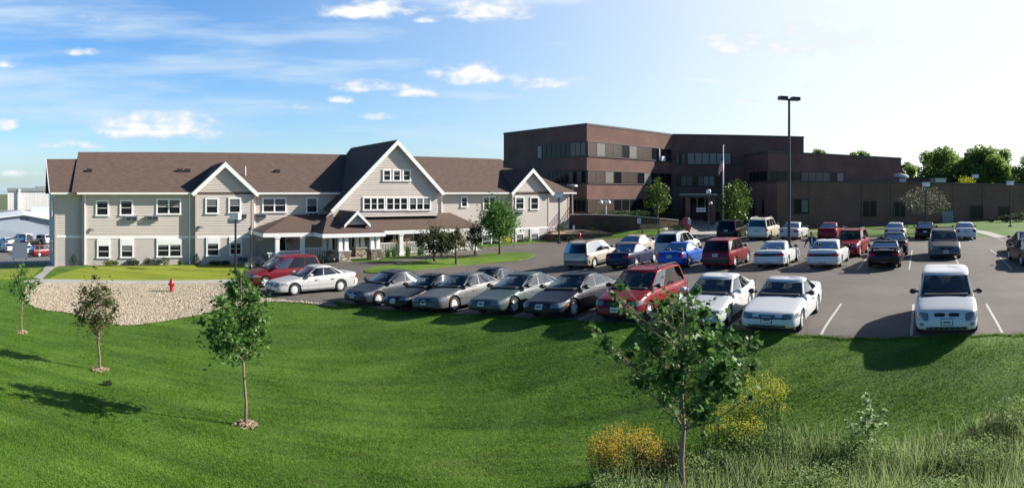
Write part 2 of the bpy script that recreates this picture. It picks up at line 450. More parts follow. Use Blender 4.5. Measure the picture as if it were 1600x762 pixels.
def rubble_mat():
    m = mat('rubble stone', (.3, .25, .21), .9); nt = m.node_tree; N, L = nt.nodes, nt.links; b = N['Principled BSDF']
    tc = N.new('ShaderNodeNewGeometry'); mp = N.new('ShaderNodeMapping'); mp.inputs['Scale'].default_value = (3.2, 3.2, 5.5); L.new(tc.outputs['Position'], mp.inputs[0])
    v = N.new('ShaderNodeTexVoronoi'); v.inputs['Scale'].default_value = 1.0; L.new(mp.outputs[0], v.inputs['Vector'])
    e = N.new('ShaderNodeTexVoronoi'); e.feature = 'DISTANCE_TO_EDGE'; e.inputs['Scale'].default_value = 1.0; L.new(mp.outputs[0], e.inputs['Vector'])
    sp = N.new('ShaderNodeSeparateColor'); L.new(v.outputs['Color'], sp.inputs[0])
    rp = N.new('ShaderNodeValToRGB'); cr = rp.color_ramp; cr.elements.new(.5)
    for q, p, c in zip(cr.elements, (.1, .5, .9), ((.16, .125, .10), (.34, .28, .22), (.48, .42, .35))): q.position = p; q.color = (*c, 1)
    L.new(sp.outputs[0], rp.inputs[0])
    mr = N.new('ShaderNodeMapRange'); mr.inputs[2].default_value = .09; mr.inputs[3].default_value = .3; L.new(e.outputs[0], mr.inputs[0])
    q = N.new('ShaderNodeVectorMath'); q.operation = 'MULTIPLY'; L.new(rp.outputs[0], q.inputs[0]); L.new(mr.outputs[0], q.inputs[1]); L.new(q.outputs[0], b.inputs['Base Color'])
    bp = N.new('ShaderNodeBump'); bp.inputs['Distance'].default_value = .05; L.new(mr.outputs[0], bp.inputs['Height']); L.new(bp.outputs[0], b.inputs['Normal'])
    return m
STONE = rubble_mat()
COPING = mat('dark roof coping', (.05, .04, .038), .6)
BLIND = mat('dim window blind', (.12, .125, .13), .6)
CURTAIN = mat('pale curtain behind glass', (.20, .185, .17), .35, var=.15, scale=2, stretch=(9, 9, .3))
TANPANEL = mat('tan spandrel glass', (.085, .06, .05), .3)
BARK = mat('young bark', (.24, .17, .12), .9, var=.25, scale=14, bump=.5)
BARK_D = mat('dark bark', (.08, .06, .045), .95, var=.3, scale=9, bump=.5)
RED_PAINT = mat('red enamel', (.45, .03, .025), .4, var=.1, scale=5)
WOOD = mat('weathered bench wood', (.42, .26, .12), .7, var=.2, scale=6)
LAMP = mat('white lamp lens', (.75, .76, .78), .3)
# ------------------------------------------------------------------ the lie of the land
TH0 = .64
NV = (math.sin(TH0), math.cos(TH0)); UV = (-math.cos(TH0), math.sin(TH0))
def RC(t, n): return (n * NV[0] + t * UV[0], n * NV[1] + t * UV[1])     # parking rows: t along, n away
def tpx(px, n): return n * math.tan(TH0 - bear(px))
CP = []
def cp(px, D, z): p = at(px, D); CP.append((p.x, p.y, z))
def cr_(t, n, z): x, y = RC(t, n); CP.append((x, y, z))
for t, z in ((-14, -4.25), (-8, -4.28), (-1, -4.3), (5, -4.32), (10, -4.42), (13, -4.6), (16, -4.82), (19, -5.12), (24, -5.42), (29, -5.5)):
    cr_(t, 19.3, z)
    for n_, d_ in ((18.3, -.04), (21.5, .01), (25, .05)): cr_(t, n_, z + d_)
for t, z in ((-10, -4.1), (0, -4.1), (7.6, -4.22), (11.4, -4.36), (14.2, -4.42), (17.5, -4.62), (20.4, -4.8), (27, -5.0)): cr_(t, 36, z)
for t, z in ((-18, -4.15), (-8, -4.15), (0, -4.15), (10, -4.15), (18, -4.25)): cr_(t, 54, z)
for px, D, z in ((100, 48, -5.62), (200, 49, -5.62), (300, 49.5, -5.62), (400, 48.5, -5.6), (535, 44.5, -5.0), (600, 44, -4.9), (700, 50, -4.95), (440, 40, -5.58), (600, 39.5, -5.05),
                 (835, 48, -4.8), (760, 55, -4.85), (830, 58, -4.75), (893, 60, -4.62), (985, 60, -4.3), (465, 33, -5.42), (500, 45.5, -5.12),
                 (1300, 72, -4.0), (1500, 74, -4.0), (1600, 80, -3.95), (917, 66, -4.2), (1050, 72, -3.5), (1000, 63, -3.95), (1120, 63, -4.0), (900, 70, -3.9),
                 (60, 41, -5.65), (200, 40, -5.6), (350, 40.5, -5.6), (20, 52, -6.2), (20, 92, -9.4), (60, 122, -9.9), (-100, 100, -9.5), (-150, 60, -7.0), (40, 160, -10), (300, 120, -7.5),
                 (35, 26.8, -5.9), (155, 21.2, -5.9), (383, 16.25, -5.9), (800, 13, -5.9), (1065, 11, -5.65), (1500, 12.5, -5.5), (1500, 15.8, -5.05), (1200, 14.8, -5.5),
                 (1330, 15.4, -5.3), (1000, 16, -5.72), (800, 18.5, -5.72), (600, 21, -5.85), (500, 22.5, -5.92), (300, 22, -5.98), (180, 28.4, -5.92), (300, 30.5, -5.8), (480, 30.5, -5.55), (60, 33, -5.88), (250, 35.5, -5.72), (400, 36, -5.55),
                 (0, 10, -5.75), (400, 10, -5.9), (800, 8, -5.85), (1200, 8, -5.6), (1600, 8, -5.5), (0, 20, -5.7), (1000, 3, -5.8), (1600, 14.6, -5.1),
                 (1300, 125, -4), (900, 130, -4.5), (1700, 120, -4), (1700, 60, -4.1), (1750, 30, -4.4)): cp(px, D, z)
CP = np.array(CP)
_S = 30.0
def _U(r2):
    return np.where(r2 > 1e-12, r2 * np.log(np.maximum(r2, 1e-12)), 0.0)
_P = CP[:, :2] / _S
_n = len(CP)
_K = _U(((_P[:, None] - _P[None]) ** 2).sum(-1)) + np.eye(_n) * 2e-3
_Q = np.hstack([np.ones((_n, 1)), _P])
_A = np.block([[_K, _Q], [_Q.T, np.zeros((3, 3))]])
_W = np.linalg.solve(_A, np.concatenate([CP[:, 2], np.zeros(3)]))
def tps(x, y):
    q = np.stack([np.ravel(x), np.ravel(y)], -1) / _S
    out = np.empty(len(q))
    for i in range(0, len(q), 4000):
        d = ((q[i:i + 4000, None] - _P[None]) ** 2).sum(-1)
        out[i:i + 4000] = _U(d) @ _W[:_n] + _W[_n] + q[i:i + 4000] @ _W[_n + 1:]
    return np.clip(out, -10.2, -3.3).reshape(np.shape(x))
GX0, GX1, GY0, GY1 = -120, 110, -2, 180
_gx = np.arange(GX0, GX1 + 1); _gy = np.arange(GY0, GY1 + 1)
GZ = tps(*np.meshgrid(_gx, _gy, indexing='ij'))
def zt(x, y):
    i = min(max(int(math.floor(x - GX0)), 0), GX1 - GX0 - 1); j = min(max(int(math.floor(y - GY0)), 0), GY1 - GY0 - 1)
    u = x - GX0 - i; v = y - GY0 - j
    a, b, c, d = GZ[i, j], GZ[i + 1, j], GZ[i + 1, j + 1], GZ[i, j + 1]
    if u >= v: return a + u * (b - a) + v * (c - b)
    return a + v * (d - a) + u * (c - d)
def ztv(x, y):
    i = np.clip(np.floor(x - GX0).astype(int), 0, GX1 - GX0 - 1); j = np.clip(np.floor(y - GY0).astype(int), 0, GY1 - GY0 - 1)
    u = x - GX0 - i; v = y - GY0 - j
    a, b, c, d = GZ[i, j], GZ[i + 1, j], GZ[i + 1, j + 1], GZ[i, j + 1]
    return np.where(u >= v, a + u * (b - a) + v * (c - b), a + v * (d - a) + u * (c - d))
def ground(px, py):                      # where a bearing and a depression meet the land
    t = bear(px); k = (py - 300) / 1000
    lo = 3.0
    D = lo
    while D < 170:
        z = zt(D * math.sin(t), D * math.cos(t))
        if -k * D <= z: break
        D += .25
    a, b = D - .25, D
    for _ in range(20):
        c = (a + b) / 2
        if -k * c <= zt(c * math.sin(t), c * math.cos(t)): b = c
        else: a = c
    return (b * math.sin(t), b * math.cos(t))
def on(px, py, dz=0):
    x, y = ground(px, py); return Vector((x, y, zt(x, y) + dz))
def onD(px, D, dz=0):
    p = at(px, D); return Vector((p.x, p.y, zt(p.x, p.y) + dz))

def clip(poly, tri):
    out = poly
    for k in range(3):
        (ax, ay), (bx, by) = tri[k], tri[(k + 1) % 3]
        def side(p): return (bx - ax) * (p[1] - ay) - (by - ay) * (p[0] - ax)
        new = []
        for i in range(len(out)):
            p, q = out[i], out[(i + 1) % len(out)]
            sp, sq = side(p), side(q)
            if sp >= 0: new.append(p)
            if (sp > 0 and sq < 0) or (sp < 0 and sq > 0):
                t = sp / (sp - sq); new.append((p[0] + t * (q[0] - p[0]), p[1] + t * (q[1] - p[1])))
        out = new
        if len(out) < 3: return []
    return out
def inside(p, poly):
    c = False
    for i in range(len(poly)):
        a, b = poly[i], poly[i - 1]
        if (a[1] > p[1]) != (b[1] > p[1]) and p[0] < (b[0] - a[0]) * (p[1] - a[1]) / (b[1] - a[1]) + a[0]: c = not c
    return c
def sheet(name, poly, off, material, skirt=0.0, label=None, kind='structure'):
    """a surface laid on the land inside an outline"""
    mb = MB(); index = {}
    def vid(x, y):
        k = (round(x, 4), round(y, 4))
        if k not in index: index[k] = len(mb.v); mb.v.append((x, y, zt(x, y) + off))
        return index[k]
    xs = [p[0] for p in poly]; ys = [p[1] for p in poly]
    edges = [(poly[i], poly[(i + 1) % len(poly)]) for i in range(len(poly))]
    touched = set()
    for (a, b) in edges:
        n = int(max(abs(a[0] - b[0]), abs(a[1] - b[1])) * 6) + 2
        for k in range(n + 1):
            x = a[0] + (b[0] - a[0]) * k / n; y = a[1] + (b[1] - a[1]) * k / n
            for dx in (-.02, .02):
                for dy in (-.02, .02): touched.add((math.floor(x + dx), math.floor(y + dy)))
    for i in range(max(GX0, math.floor(min(xs))), min(GX1, math.ceil(max(xs)))):
        for j in range(max(GY0, math.floor(min(ys))), min(GY1, math.ceil(max(ys)))):
            t1 = [(i, j), (i + 1, j), (i + 1, j + 1)]; t2 = [(i, j), (i + 1, j + 1), (i, j + 1)]
            if (i, j) in touched:
                for t in (t1, t2):
                    q = clip(poly, t)
                    if len(q) >= 3:
                        ids = []
                        for p in q:
                            k = vid(*p)
                            if not ids or ids[-1] != k: ids.append(k)
                        if len(ids) > 2 and ids[0] != ids[-1] and len(set(ids)) == len(ids): mb.f.append(tuple(ids)); mb.m.append(0)
            elif inside((i + .5, j + .5), poly):
                for t in (t1, t2): mb.f.append(tuple(vid(*p) for p in t)); mb.m.append(0)
    if skirt:
        for (a, b) in edges:
            n = int(math.hypot(a[0] - b[0], a[1] - b[1]) * 3) + 1
            for k in range(n):
                p = (a[0] + (b[0] - a[0]) * k / n, a[1] + (b[1] - a[1]) * k / n); q = (a[0] + (b[0] - a[0]) * (k + 1) / n, a[1] + (b[1] - a[1]) * (k + 1) / n)
                mb.add([(*p, zt(*p) + off), (*q, zt(*q) + off), (*q, zt(*q) + off - skirt), (*p, zt(*p) + off - skirt)], [(0, 1, 2, 3)])
    o = obj(name, mb, material)
    if kind: o['kind'] = kind
    return o
def smooth_loop(pts, it=2):
    for _ in range(it):
        q = []
        for i in range(len(pts)):
            a, b = pts[i], pts[(i + 1) % len(pts)]
            q += [(a[0] * .75 + b[0] * .25, a[1] * .75 + b[1] * .25), (a[0] * .25 + b[0] * .75, a[1] * .25 + b[1] * .75)]
        pts = q
    return pts

# base lawn: the whole land sheet, then a far plain out to the horizon
mb = MB()
nx, ny = GX1 - GX0 + 1, GY1 - GY0 + 1
mb.v = [(GX0 + i, GY0 + j, float(GZ[i, j])) for i in range(nx) for j in range(ny)]
for i in range(nx - 1):
    for j in range(ny - 1):
        a = i * ny + j; b = a + ny; c = b + 1; d = a + 1
        mb.f += [(a, b, c), (a, c, d)]; mb.m += [0, 0]
lawn = obj('lawn', mb, GRASS, smooth=True); lawn['kind'] = 'structure'
FARG = mat('distant fields', (.09, .12, .05), .95, var=.3, scale=.02, detail=6)
mb = MB(); mb.poly([(-2400, -60, -10.4), (2400, -60, -10.4), (2400, 2600, -10.4), (-2400, 2600, -10.4)])
o = obj('distant_ground', mb, FARG); o['kind'] = 'structure'

# parking lot and drive
LOT = [RC(-34, 19.1), RC(-8, 19.1), RC(0, 19.1), RC(8, 19.1), RC(15, 19.15), RC(21, 19.2), RC(25.2, 19.3)] + [ground(*p) for p in
       ((528, 477), (480, 471), (440, 467), (408, 461), (388, 452), (376, 444), (374, 436), (388, 426), (420, 418), (470, 412), (505, 411), (560, 409), (610, 408), (650, 401), (700, 393.5), (760, 386.5), (800, 382.5), (850, 378.5),
        (893, 375.5), (930, 374.5), (985, 371.5), (1040, 368.5))]
LOT += [RC(22, 58.6), RC(10, 58.6), RC(-6, 58.6), RC(-30, 58.6), RC(-40, 58.6)]
sheet('parking_lot', LOT, .012, ASPHALT)
# the drive that runs along the porch turns into a walk up to the entrance
sheet('entrance_walk', [at(1052, 60)[:2], at(1120, 60)[:2], at(1150, 70)[:2], at(1150, 78)[:2], at(1040, 78)[:2], at(1030, 69)[:2]], .016, CONCRETE)
# kerb-less green island in the drive
ISL = smooth_loop([ground(*p) for p in ((560, 424), (620, 412.5), (680, 404.5), (740, 398), (790, 394.5), (825, 395), (838, 399.5), (820, 406), (760, 411), (700, 417.5), (640, 424.5), (590, 429))], 2)
o = sheet('island_lawn', ISL, .055, GRASS_ISLE, skirt=.08)
FL = smooth_loop([ground(*p) for p in ((142, 416), (200, 416), (300, 413.5), (372, 411.5), (384, 416), (378, 428), (366, 436), (300, 438), (200, 438), (100, 438), (66, 436))], 1)
sheet('front_lawn', FL, .012, GRASS_LIGHT)
sheet('front_lawn_edge', [ground(*p) for p in ((-40, 420), (40, 419), (66, 419), (50, 433), (30, 437), (-40, 437))], .012, GRASS_LIGHT)
MUL = [ground(*p) for p in ((88, 417.5), (140, 414.5), (200, 415), (300, 412.5), (372, 410.5), (400, 412), (400, 405))] + [at(400, 50.6)[:2], at(300, 50.6)[:2], at(200, 50.6)[:2], at(88, 50.8)[:2]]
sheet('planting_strip', MUL, .008, MULCH)
sheet('sidewalk', [ground(*p) for p in ((30, 440), (66, 436.5), (150, 438), (300, 438.2), (372, 436.5), (374, 442), (300, 443.5), (150, 443), (60, 444.5))], .03, CONCRETE, skirt=.05)
sheet('footpath', [ground(*p) for p in ((52, 434), (66, 425), (74, 415), (74, 408), (96, 408), (92, 416), (66, 436.5))], .022, CONCRETE)
GRV = smooth_loop([ground(*p) for p in ((44, 443), (150, 443), (300, 443.8), (373, 442.5), (378, 450), (392, 459), (410, 465.5), (440, 469), (482, 472), (526, 478), (524, 479.5), (480, 474), (430, 471.5), (395, 474), (350, 482), (320, 490), (280, 498), (230, 506), (185, 510), (150, 502), (110, 489), (60, 484), (38, 472), (36, 455))], 1)
sheet('gravel_bed', GRV, .02, GRAVEL)
sheet('right_footpath', [ground(*p) for p in ((1516, 360.5), (1526, 359), (1545, 362), (1572, 370), (1556, 371.5), (1536, 366))], .02, CONCRETE)
sheet('wall_walk', [RC(-28, 62.4), RC(18, 62.4), RC(18, 63.3), RC(-28, 63.3)] if False else [at(1228, 64.6)[:2], at(1310, 66.5)[:2], at(1400, 69.5)[:2], at(1420, 69.5)[:2], at(1420, 70.3)[:2], at(1310, 67.4)[:2], at(1228, 65.3)[:2]], .02, CONCRETE)
sheet('neighbour_lot', [at(-60, 60)[:2], at(66, 62)[:2], at(92, 75)[:2], at(92, 150)[:2], at(-60, 150)[:2]], .015, mat('grey lot', (.16, .155, .15), .9, var=.15, scale=.3))

# stall lines
def line(t0, n0, t1, n1, w=.10):
    a = Vector((*RC(t0, n0), 0)); b = Vector((*RC(t1, n1), 0)); d = (b - a).normalized(); s = Vector((-d.y, d.x, 0)) * w / 2
    k = max(2, int((b - a).length)); mb = MB(); P = []
    for i in range(k + 1):
        p = a + (b - a) * i / k
        P.append([(q.x, q.y, zt(q.x, q.y) + .018) for q in (p - s, p + s)])
    return [(p[0], p[1]) for p in P]
def stripes(name, specs, label):
    for sp in specs:
        a = Vector((*RC(*sp[:2]), 0)); b = Vector((*RC(*sp[2:4]), 0)); d = (b - a).normalized(); s = Vector((-d.y, d.x, 0)) * .042
        o = sheet(name, [tuple((a - s)[:2]), tuple((b - s)[:2]), tuple((b + s)[:2]), tuple((a + s)[:2])][::1], .017, PAINT_LINE)
ts = [tpx(1283, 19.3), tpx(1424, 19.3), tpx(1566, 19.3)]
row1 = [-6.6, ts[2], ts[1], ts[0], 6.05, 8.8, 11.5, 14.3, 17.2, 20.0, 22.7]
stripes('parking_line', [(t, 19.3, t, 24.2) for t in row1], '')
row2 = [tpx(1340, 34) - 2.75 * k for k in range(-7, 6)]
stripes('parking_line', [(t, 34.0, t, 44.8) for t in row2], '')
row3 = [tpx(1215, 54) - 2.75 * k for k in range(-2, 12)]
stripes('parking_line', [(t, 53.6, t, 58.4) for t in row3], '')

# ------------------------------------------------------------------ grass blades, pebbles
def in_polys(x, y, polys):
    res = np.zeros(len(x), bool)
    for poly in polys:
        c = np.zeros(len(x), bool)
        for i in range(len(poly)):
            a, b = poly[i], poly[i - 1]
            if a[1] == b[1]: continue
            cond = ((a[1] > y) != (b[1] > y)) & (x < (b[0] - a[0]) * (y - a[1]) / (b[1] - a[1]) + a[0])
            c ^= cond
        res |= c
    return res
def blades(name, n, Dlo, Dhi, material, hmin, hmax, keep=None, avoid=(), p=1.0, wide=.008, off=0.0, pxlo=-30, pxhi=1640):
    u = NR.random(n); th = (NR.random(n) * (pxhi - pxlo) + pxlo - 800) / 1000
    D = Dlo * (Dhi / Dlo) ** (u ** p)
    x, y = D * np.sin(th), D * np.cos(th)
    k = np.ones(n, bool)
    if keep is not None: k &= in_polys(x, y, keep)
    if len(avoid): k &= ~in_polys(x, y, avoid)
    x, y, D = x[k], y[k], D[k]; n = len(x)
    z = ztv(x, y) + off
    h = NR.uniform(hmin, hmax, n) * (.75 + .5 * (np.sin(x * 1.7 + np.cos(y * 1.3) * 2) * .5 + .5)); a = NR.random(n) * 2 * np.pi; w = wide * (.7 + .6 * NR.random(n)) * np.sqrt(np.maximum(D / 13, 1))
    lx, ly = NR.normal(0, .45, n) * h, NR.normal(0, .45, n) * h
    V = np.empty((n, 3, 3))
    V[:, 0] = np.stack([x - np.cos(a) * w, y - np.sin(a) * w, z - .01], -1)
    V[:, 1] = np.stack([x + np.cos(a) * w, y + np.sin(a) * w, z - .01], -1)
    V[:, 2] = np.stack([x + lx, y + ly, z + h], -1)
    o = np_obj(name, V.reshape(-1, 3), (n, 3), material)
    tag(o, None, None, None, 'stuff')
    return o
hard = [LOT, GRV]
g = blades('grass', 760000, 9.5, 46, BLADE, .018, .055, avoid=hard + [FL], p=.82)
tag(g, 'short mown grass covering the sloping lawn', 'grass')
def edge_blades(name, line_, n, wid):
    seg = [(Vector(a), Vector(b)) for a, b in zip(line_, line_[1:])]; Ls = np.array([(b - a).length for a, b in seg]); pick = NR.choice(len(seg), n, p=Ls / Ls.sum()); f = NR.random(n)
    A = np.array([tuple(a) for a, b in seg])[pick]; Bq = np.array([tuple(b) for a, b in seg])[pick]
    d = Bq - A; nn = np.stack([-d[:, 1], d[:, 0]], -1) / np.linalg.norm(d, axis=1)[:, None]
    wob = np.sin(f * 40 + pick) * .06 + np.abs(NR.normal(0, wid, n))
    side = np.where(NR.random(n) < .8, 1, -1)
    P = A + d * f[:, None] + nn * (wob * side)[:, None]
    h = NR.uniform(.02, .07, n); a = NR.random(n) * 6.28; w = .016; z = ztv(P[:, 0], P[:, 1]) + .008
    V = np.empty((n, 3, 3)); V[:, 0] = np.stack([P[:, 0] - np.cos(a) * w, P[:, 1] - np.sin(a) * w, z], -1); V[:, 1] = np.stack([P[:, 0] + np.cos(a) * w, P[:, 1] + np.sin(a) * w, z], -1)
    V[:, 2] = np.stack([P[:, 0] + NR.normal(0, .04, n), P[:, 1] + NR.normal(0, .04, n), z + h], -1)
    return np_obj(name, V.reshape(-1, 3), (n, 3), BLADE)
o = edge_blades('edge_grass', LOT[:8], 16000, .06); tag(o, 'longer grass fringe creeping over the car park edge', 'grass', None, 'stuff')
def stones(name, poly, n, smin, smax, off=.0):
    xs = [p[0] for p in poly]; ys = [p[1] for p in poly]
    x = NR.uniform(min(xs), max(xs), n); y = NR.uniform(min(ys), max(ys), n); k = in_polys(x, y, [poly]); x, y = x[k], y[k]; n = len(x)
    z = ztv(x, y) + off
    # a squashed, jittered octahedron each: 8 triangles
    base = np.array([(1, 0, 0), (0, 1, 0), (-1, 0, 0), (0, -1, 0), (0, 0, .8), (0, 0, -.5)], float)
    tri = [(0, 1, 4), (1, 2, 4), (2, 3, 4), (3, 0, 4), (1, 0, 5), (2, 1, 5), (3, 2, 5), (0, 3, 5)]
    s = NR.uniform(smin, smax, n) ** 1.0
    a = NR.random(n) * 6.28
    mbs = MB()
    J = base[None] * (1 + NR.normal(0, .22, (n, 6, 3))) * s[:, None, None]
    J[:, :, 2] *= .7
    ca, sa = np.cos(a)[:, None], np.sin(a)[:, None]
    X = J[:, :, 0] * ca - J[:, :, 1] * sa + x[:, None]; Y = J[:, :, 0] * sa + J[:, :, 1] * ca + y[:, None]; Z = J[:, :, 2] + z[:, None] + s[:, None] * .25
    A = np.stack([X, Y, Z], -1)
    mbs.v = [tuple(p) for p in A.reshape(-1, 3)]
    mbs.f = [tuple(6 * i + q for q in t) for i in range(n) for t in tri]; mbs.m = [0] * len(mbs.f)
    return obj(name, mbs, PEBBLE)
o = stones('pebbles', GRV, 85000, .025, .078, .015)
tag(o, 'tan river stones filling the drainage bed', 'stones', None, 'stuff')
# ------------------------------------------------------------------ the beige sided house
HT = .62; PF = 49.6
def H(a, p, z): return (-p * math.sin(HT) + a * math.cos(HT), p * math.cos(HT) + a * math.sin(HT), z)
def fa(px, p=PF): return p * math.tan(bear(px) + HT)
def fz(px, py, p=PF): return (300 - py) * p / math.cos(bear(px) + HT) / 1000
hx, hy, _ = H(18, 50, 0)
house = thing('apartment_house', (hx, hy, zt(hx, hy) - .3), 'long two storey house in beige siding with brown gabled roofs and a front porch', 'house')
BASE = -6.3
def hz(a, p=PF):                       # ground along the front
    x, y, _ = H(a, p, 0); return zt(x, y)
BAND = -3.5
def siding(mb, a0f, a1f, p, z0, z1, course, out=.03, back=.0):
    z = z0
    while z < z1 - 1e-6:
        zz = min(z + course, z1)
        l0, r0 = a0f(z), a1f(z); l1, r1 = a0f(zz), a1f(zz)
        if r0 - l0 < .05: break
        if r1 < l1: l1 = r1 = (l1 + r1) / 2
        mb.add([(l0, p - out, z), (r0, p - out, z), (r1, p - .003, zz), (l1, p - .003, zz), (l0, p, z), (r0, p, z)], [(0, 1, 2, 3), (4, 5, 1, 0)])
        z = zz
cst = lambda v: (lambda z: v)
A0, A1, A2, A3 = -4.67, fa(130), fa(305), fa(393)
B0, B1 = 16.6, 26.3                    # big gable
C0, C1, C2 = fa(797), fa(853), fa(888.5)
GC = (A2 + A3) / 2; BC = 22.4; RCn = (C0 + C1) / 2
GP, BP, CPp = 49.15, 47.8, 49.2
up, lowm = MB(), MB()
for (l, r, p) in ((A0, A1, PF + .5), (A1, A2, PF), (A2, A3, GP), (A3, C0, PF), (C0, C1, CPp), (C1, C2, PF)):
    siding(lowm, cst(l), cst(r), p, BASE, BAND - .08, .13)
    siding(up, cst(l), cst(r), p, BAND + .08, -.02, .2)
# small gables
for (c, hw, p, z1) in ((GC, (A3 - A2) / 2, GP, 2.15), (RCn, (C1 - C0) / 2, CPp, 2.1)):
    siding(up, lambda z: c - hw * (1 - (z + .02) / z1), lambda z: c + hw * (1 - (z + .02) / z1), p, -.02, z1, .2)
    for s in (-1, 1):
        up.add([(c + s * hw, p, BASE), (c + s * hw, PF, BASE), (c + s * hw, PF, 0), (c + s * hw, p, 0)], [(0, 1, 2, 3)])
siding(up, lambda z: BC - (4.1 - z), lambda z: min(B1, BC + (4.1 - z)), BP, -2.0, 4.05, .2)
up.add([(B1, BP, -2.2), (B1, PF, -2.2), (B1, PF, .1), (B1, BP, .1)], [(0, 1, 2, 3)])
up.add([(A1, PF, BASE), (A1, PF + .5, BASE), (A1, PF + .5, 0), (A1, PF, 0)], [(0, 1, 2, 3)])
# ends and back
EB = (-6.4, 62.0)
def endwall(mb, a0, p0, a1, p1, zt0=0):
    n = 28
    for i in range(n):
        z = BASE + (0 - BASE) * i / n; zz = BASE + (0 - BASE) * (i + 1) / n
        mb.add([(a0 - .02, p0, z), (a1 - .02, p1, z), (a1, p1, zz), (a0, p0, zz)], [(0, 1, 2, 3)])
endwall(up, A0, PF + .5, *EB)
up.add([(A0, PF + .5, 0), EB + (0,), ((A0 + EB[0]) / 2, 56.3, 2.75)], [(0, 1, 2)])
up.add([(C2, PF, BASE), (C2, 65.5, BASE), (C2, 65.5, 0), (C2, PF, 0)], [(0, 1, 2, 3)])
up.add([EB + (BASE,), (C2, 65.5, BASE), (C2, 65.5, 0), EB + (0,)], [(3, 2, 1, 0)])
obj('wall', up, SIDING, house, H)
obj('wall', lowm, SIDING_LOW, house, H)
# white trim: belt band, corner boards, rake boards, fascia with gutter
tr = MB()
for (l, r, p) in ((A0, A1, PF + .5), (A1, A2, PF), (A2, A3, GP), (A3, fa(412), PF), (fa(752), C0, PF), (C0, C1, CPp), (C1, C2, PF)):
    tr = MB(); tr.box(l, r, p - .045, p + .01, BAND - .085, BAND + .085); obj('belt_band', tr, WHITE, house, H)
cb_ = MB()
for (a, p, m) in ((A0, PF + .5, 0), (A1, PF, 0), (A2 + .02, GP, 0), (A3 - .02, GP, 0), (C0 + .02, CPp, 0), (C1 - .02, CPp, 0), (C2 - .03, PF, 0)):
    cb_ = MB(); cb_.box(a - .08, a + .08, p - .05, p + .1, BASE, -.05); obj('corner_board', cb_, PINKTRIM, house, H)
for (a, p) in ((fa(296), PF), (fa(397.5), PF), (fa(133), PF), (fa(689.5), PF)):
    mb = MB(); mb.box(a - .05, a + .05, p - .13, p - .03, hz(a) + .1, -.1); mb.box(a - .05, a + .05, p - .35, p - .08, hz(a) + .1, hz(a) + .18)
    obj('downspout', mb, WHITE, house, H)
EP = PF - .5
gut = MB()
for (l, r) in ((A1 - .45, A2 - .1), (A3 + .1, fa(543)), (B1 + .35, C0 - .1), (C1 + .1, C2 + .55)):
    gut = MB(); gut.box(l, r, EP - .13, EP, -.17, -.03)
    gut.box(l, r, EP - .02, PF, -.20, -.16); obj('gutter', gut, WHITE, house, H)
gut = MB(); gut.box(A0 - .35, A1 - .3, EP + .37, EP + .5, -.17, -.03); gut.box(A0 - .35, A1 - .3, EP + .48, PF + .5, -.2, -.16)
obj('gutter', gut, WHITE, house, H)
# roofs
RZ, RP = 3.62, 57.7
SL = RZ / (RP - EP)
rf = MB()
RL = fa(117, 53.0) ; RE = 39.6
rf.slab([(RL, EP, 0), (C2 + .55, EP, 0), (RE, RP, RZ), (RL, RP, RZ)], .16)
rf.slab([(RL, RP, RZ), (RE, RP, RZ), (C2 + .55, 66, 0), (RL, 66, 0)], .16)
rf.slab([(C2 + .55, EP, 0), (C2 + .55, 66, 0), (RE, RP, RZ)], .16)
rf.add([(RL, EP, -.1), (RL, RP, RZ - .1), (RL, 66, -.1)], [(0, 1, 2)])
obj('roof', rf, SHINGLE, house, H)
rf = MB()
rf.slab([(A0 - .42, EP + .5, 0), (RL + .3, EP + .5, 0), (RL + .3, 56.3, 2.92), (-6.1, 56.3, 2.92)], .16)
rf.slab([(-6.1, 56.3, 2.92), (RL + .3, 56.3, 2.92), (RL + .3, 62.6, 0), (EB[0] - .45, 62.6, 0)], .16)
obj('roof', rf, SHINGLE, house, H)
rk = MB()
rk.slab([(A0 - .47, EP + .48, .02), (A0 - .42, EP + .48, .02), (-6.08, 56.3, 2.95), (-6.15, 56.3, 2.95)], .26)
obj('rake_board', rk, WHITE, house, H)
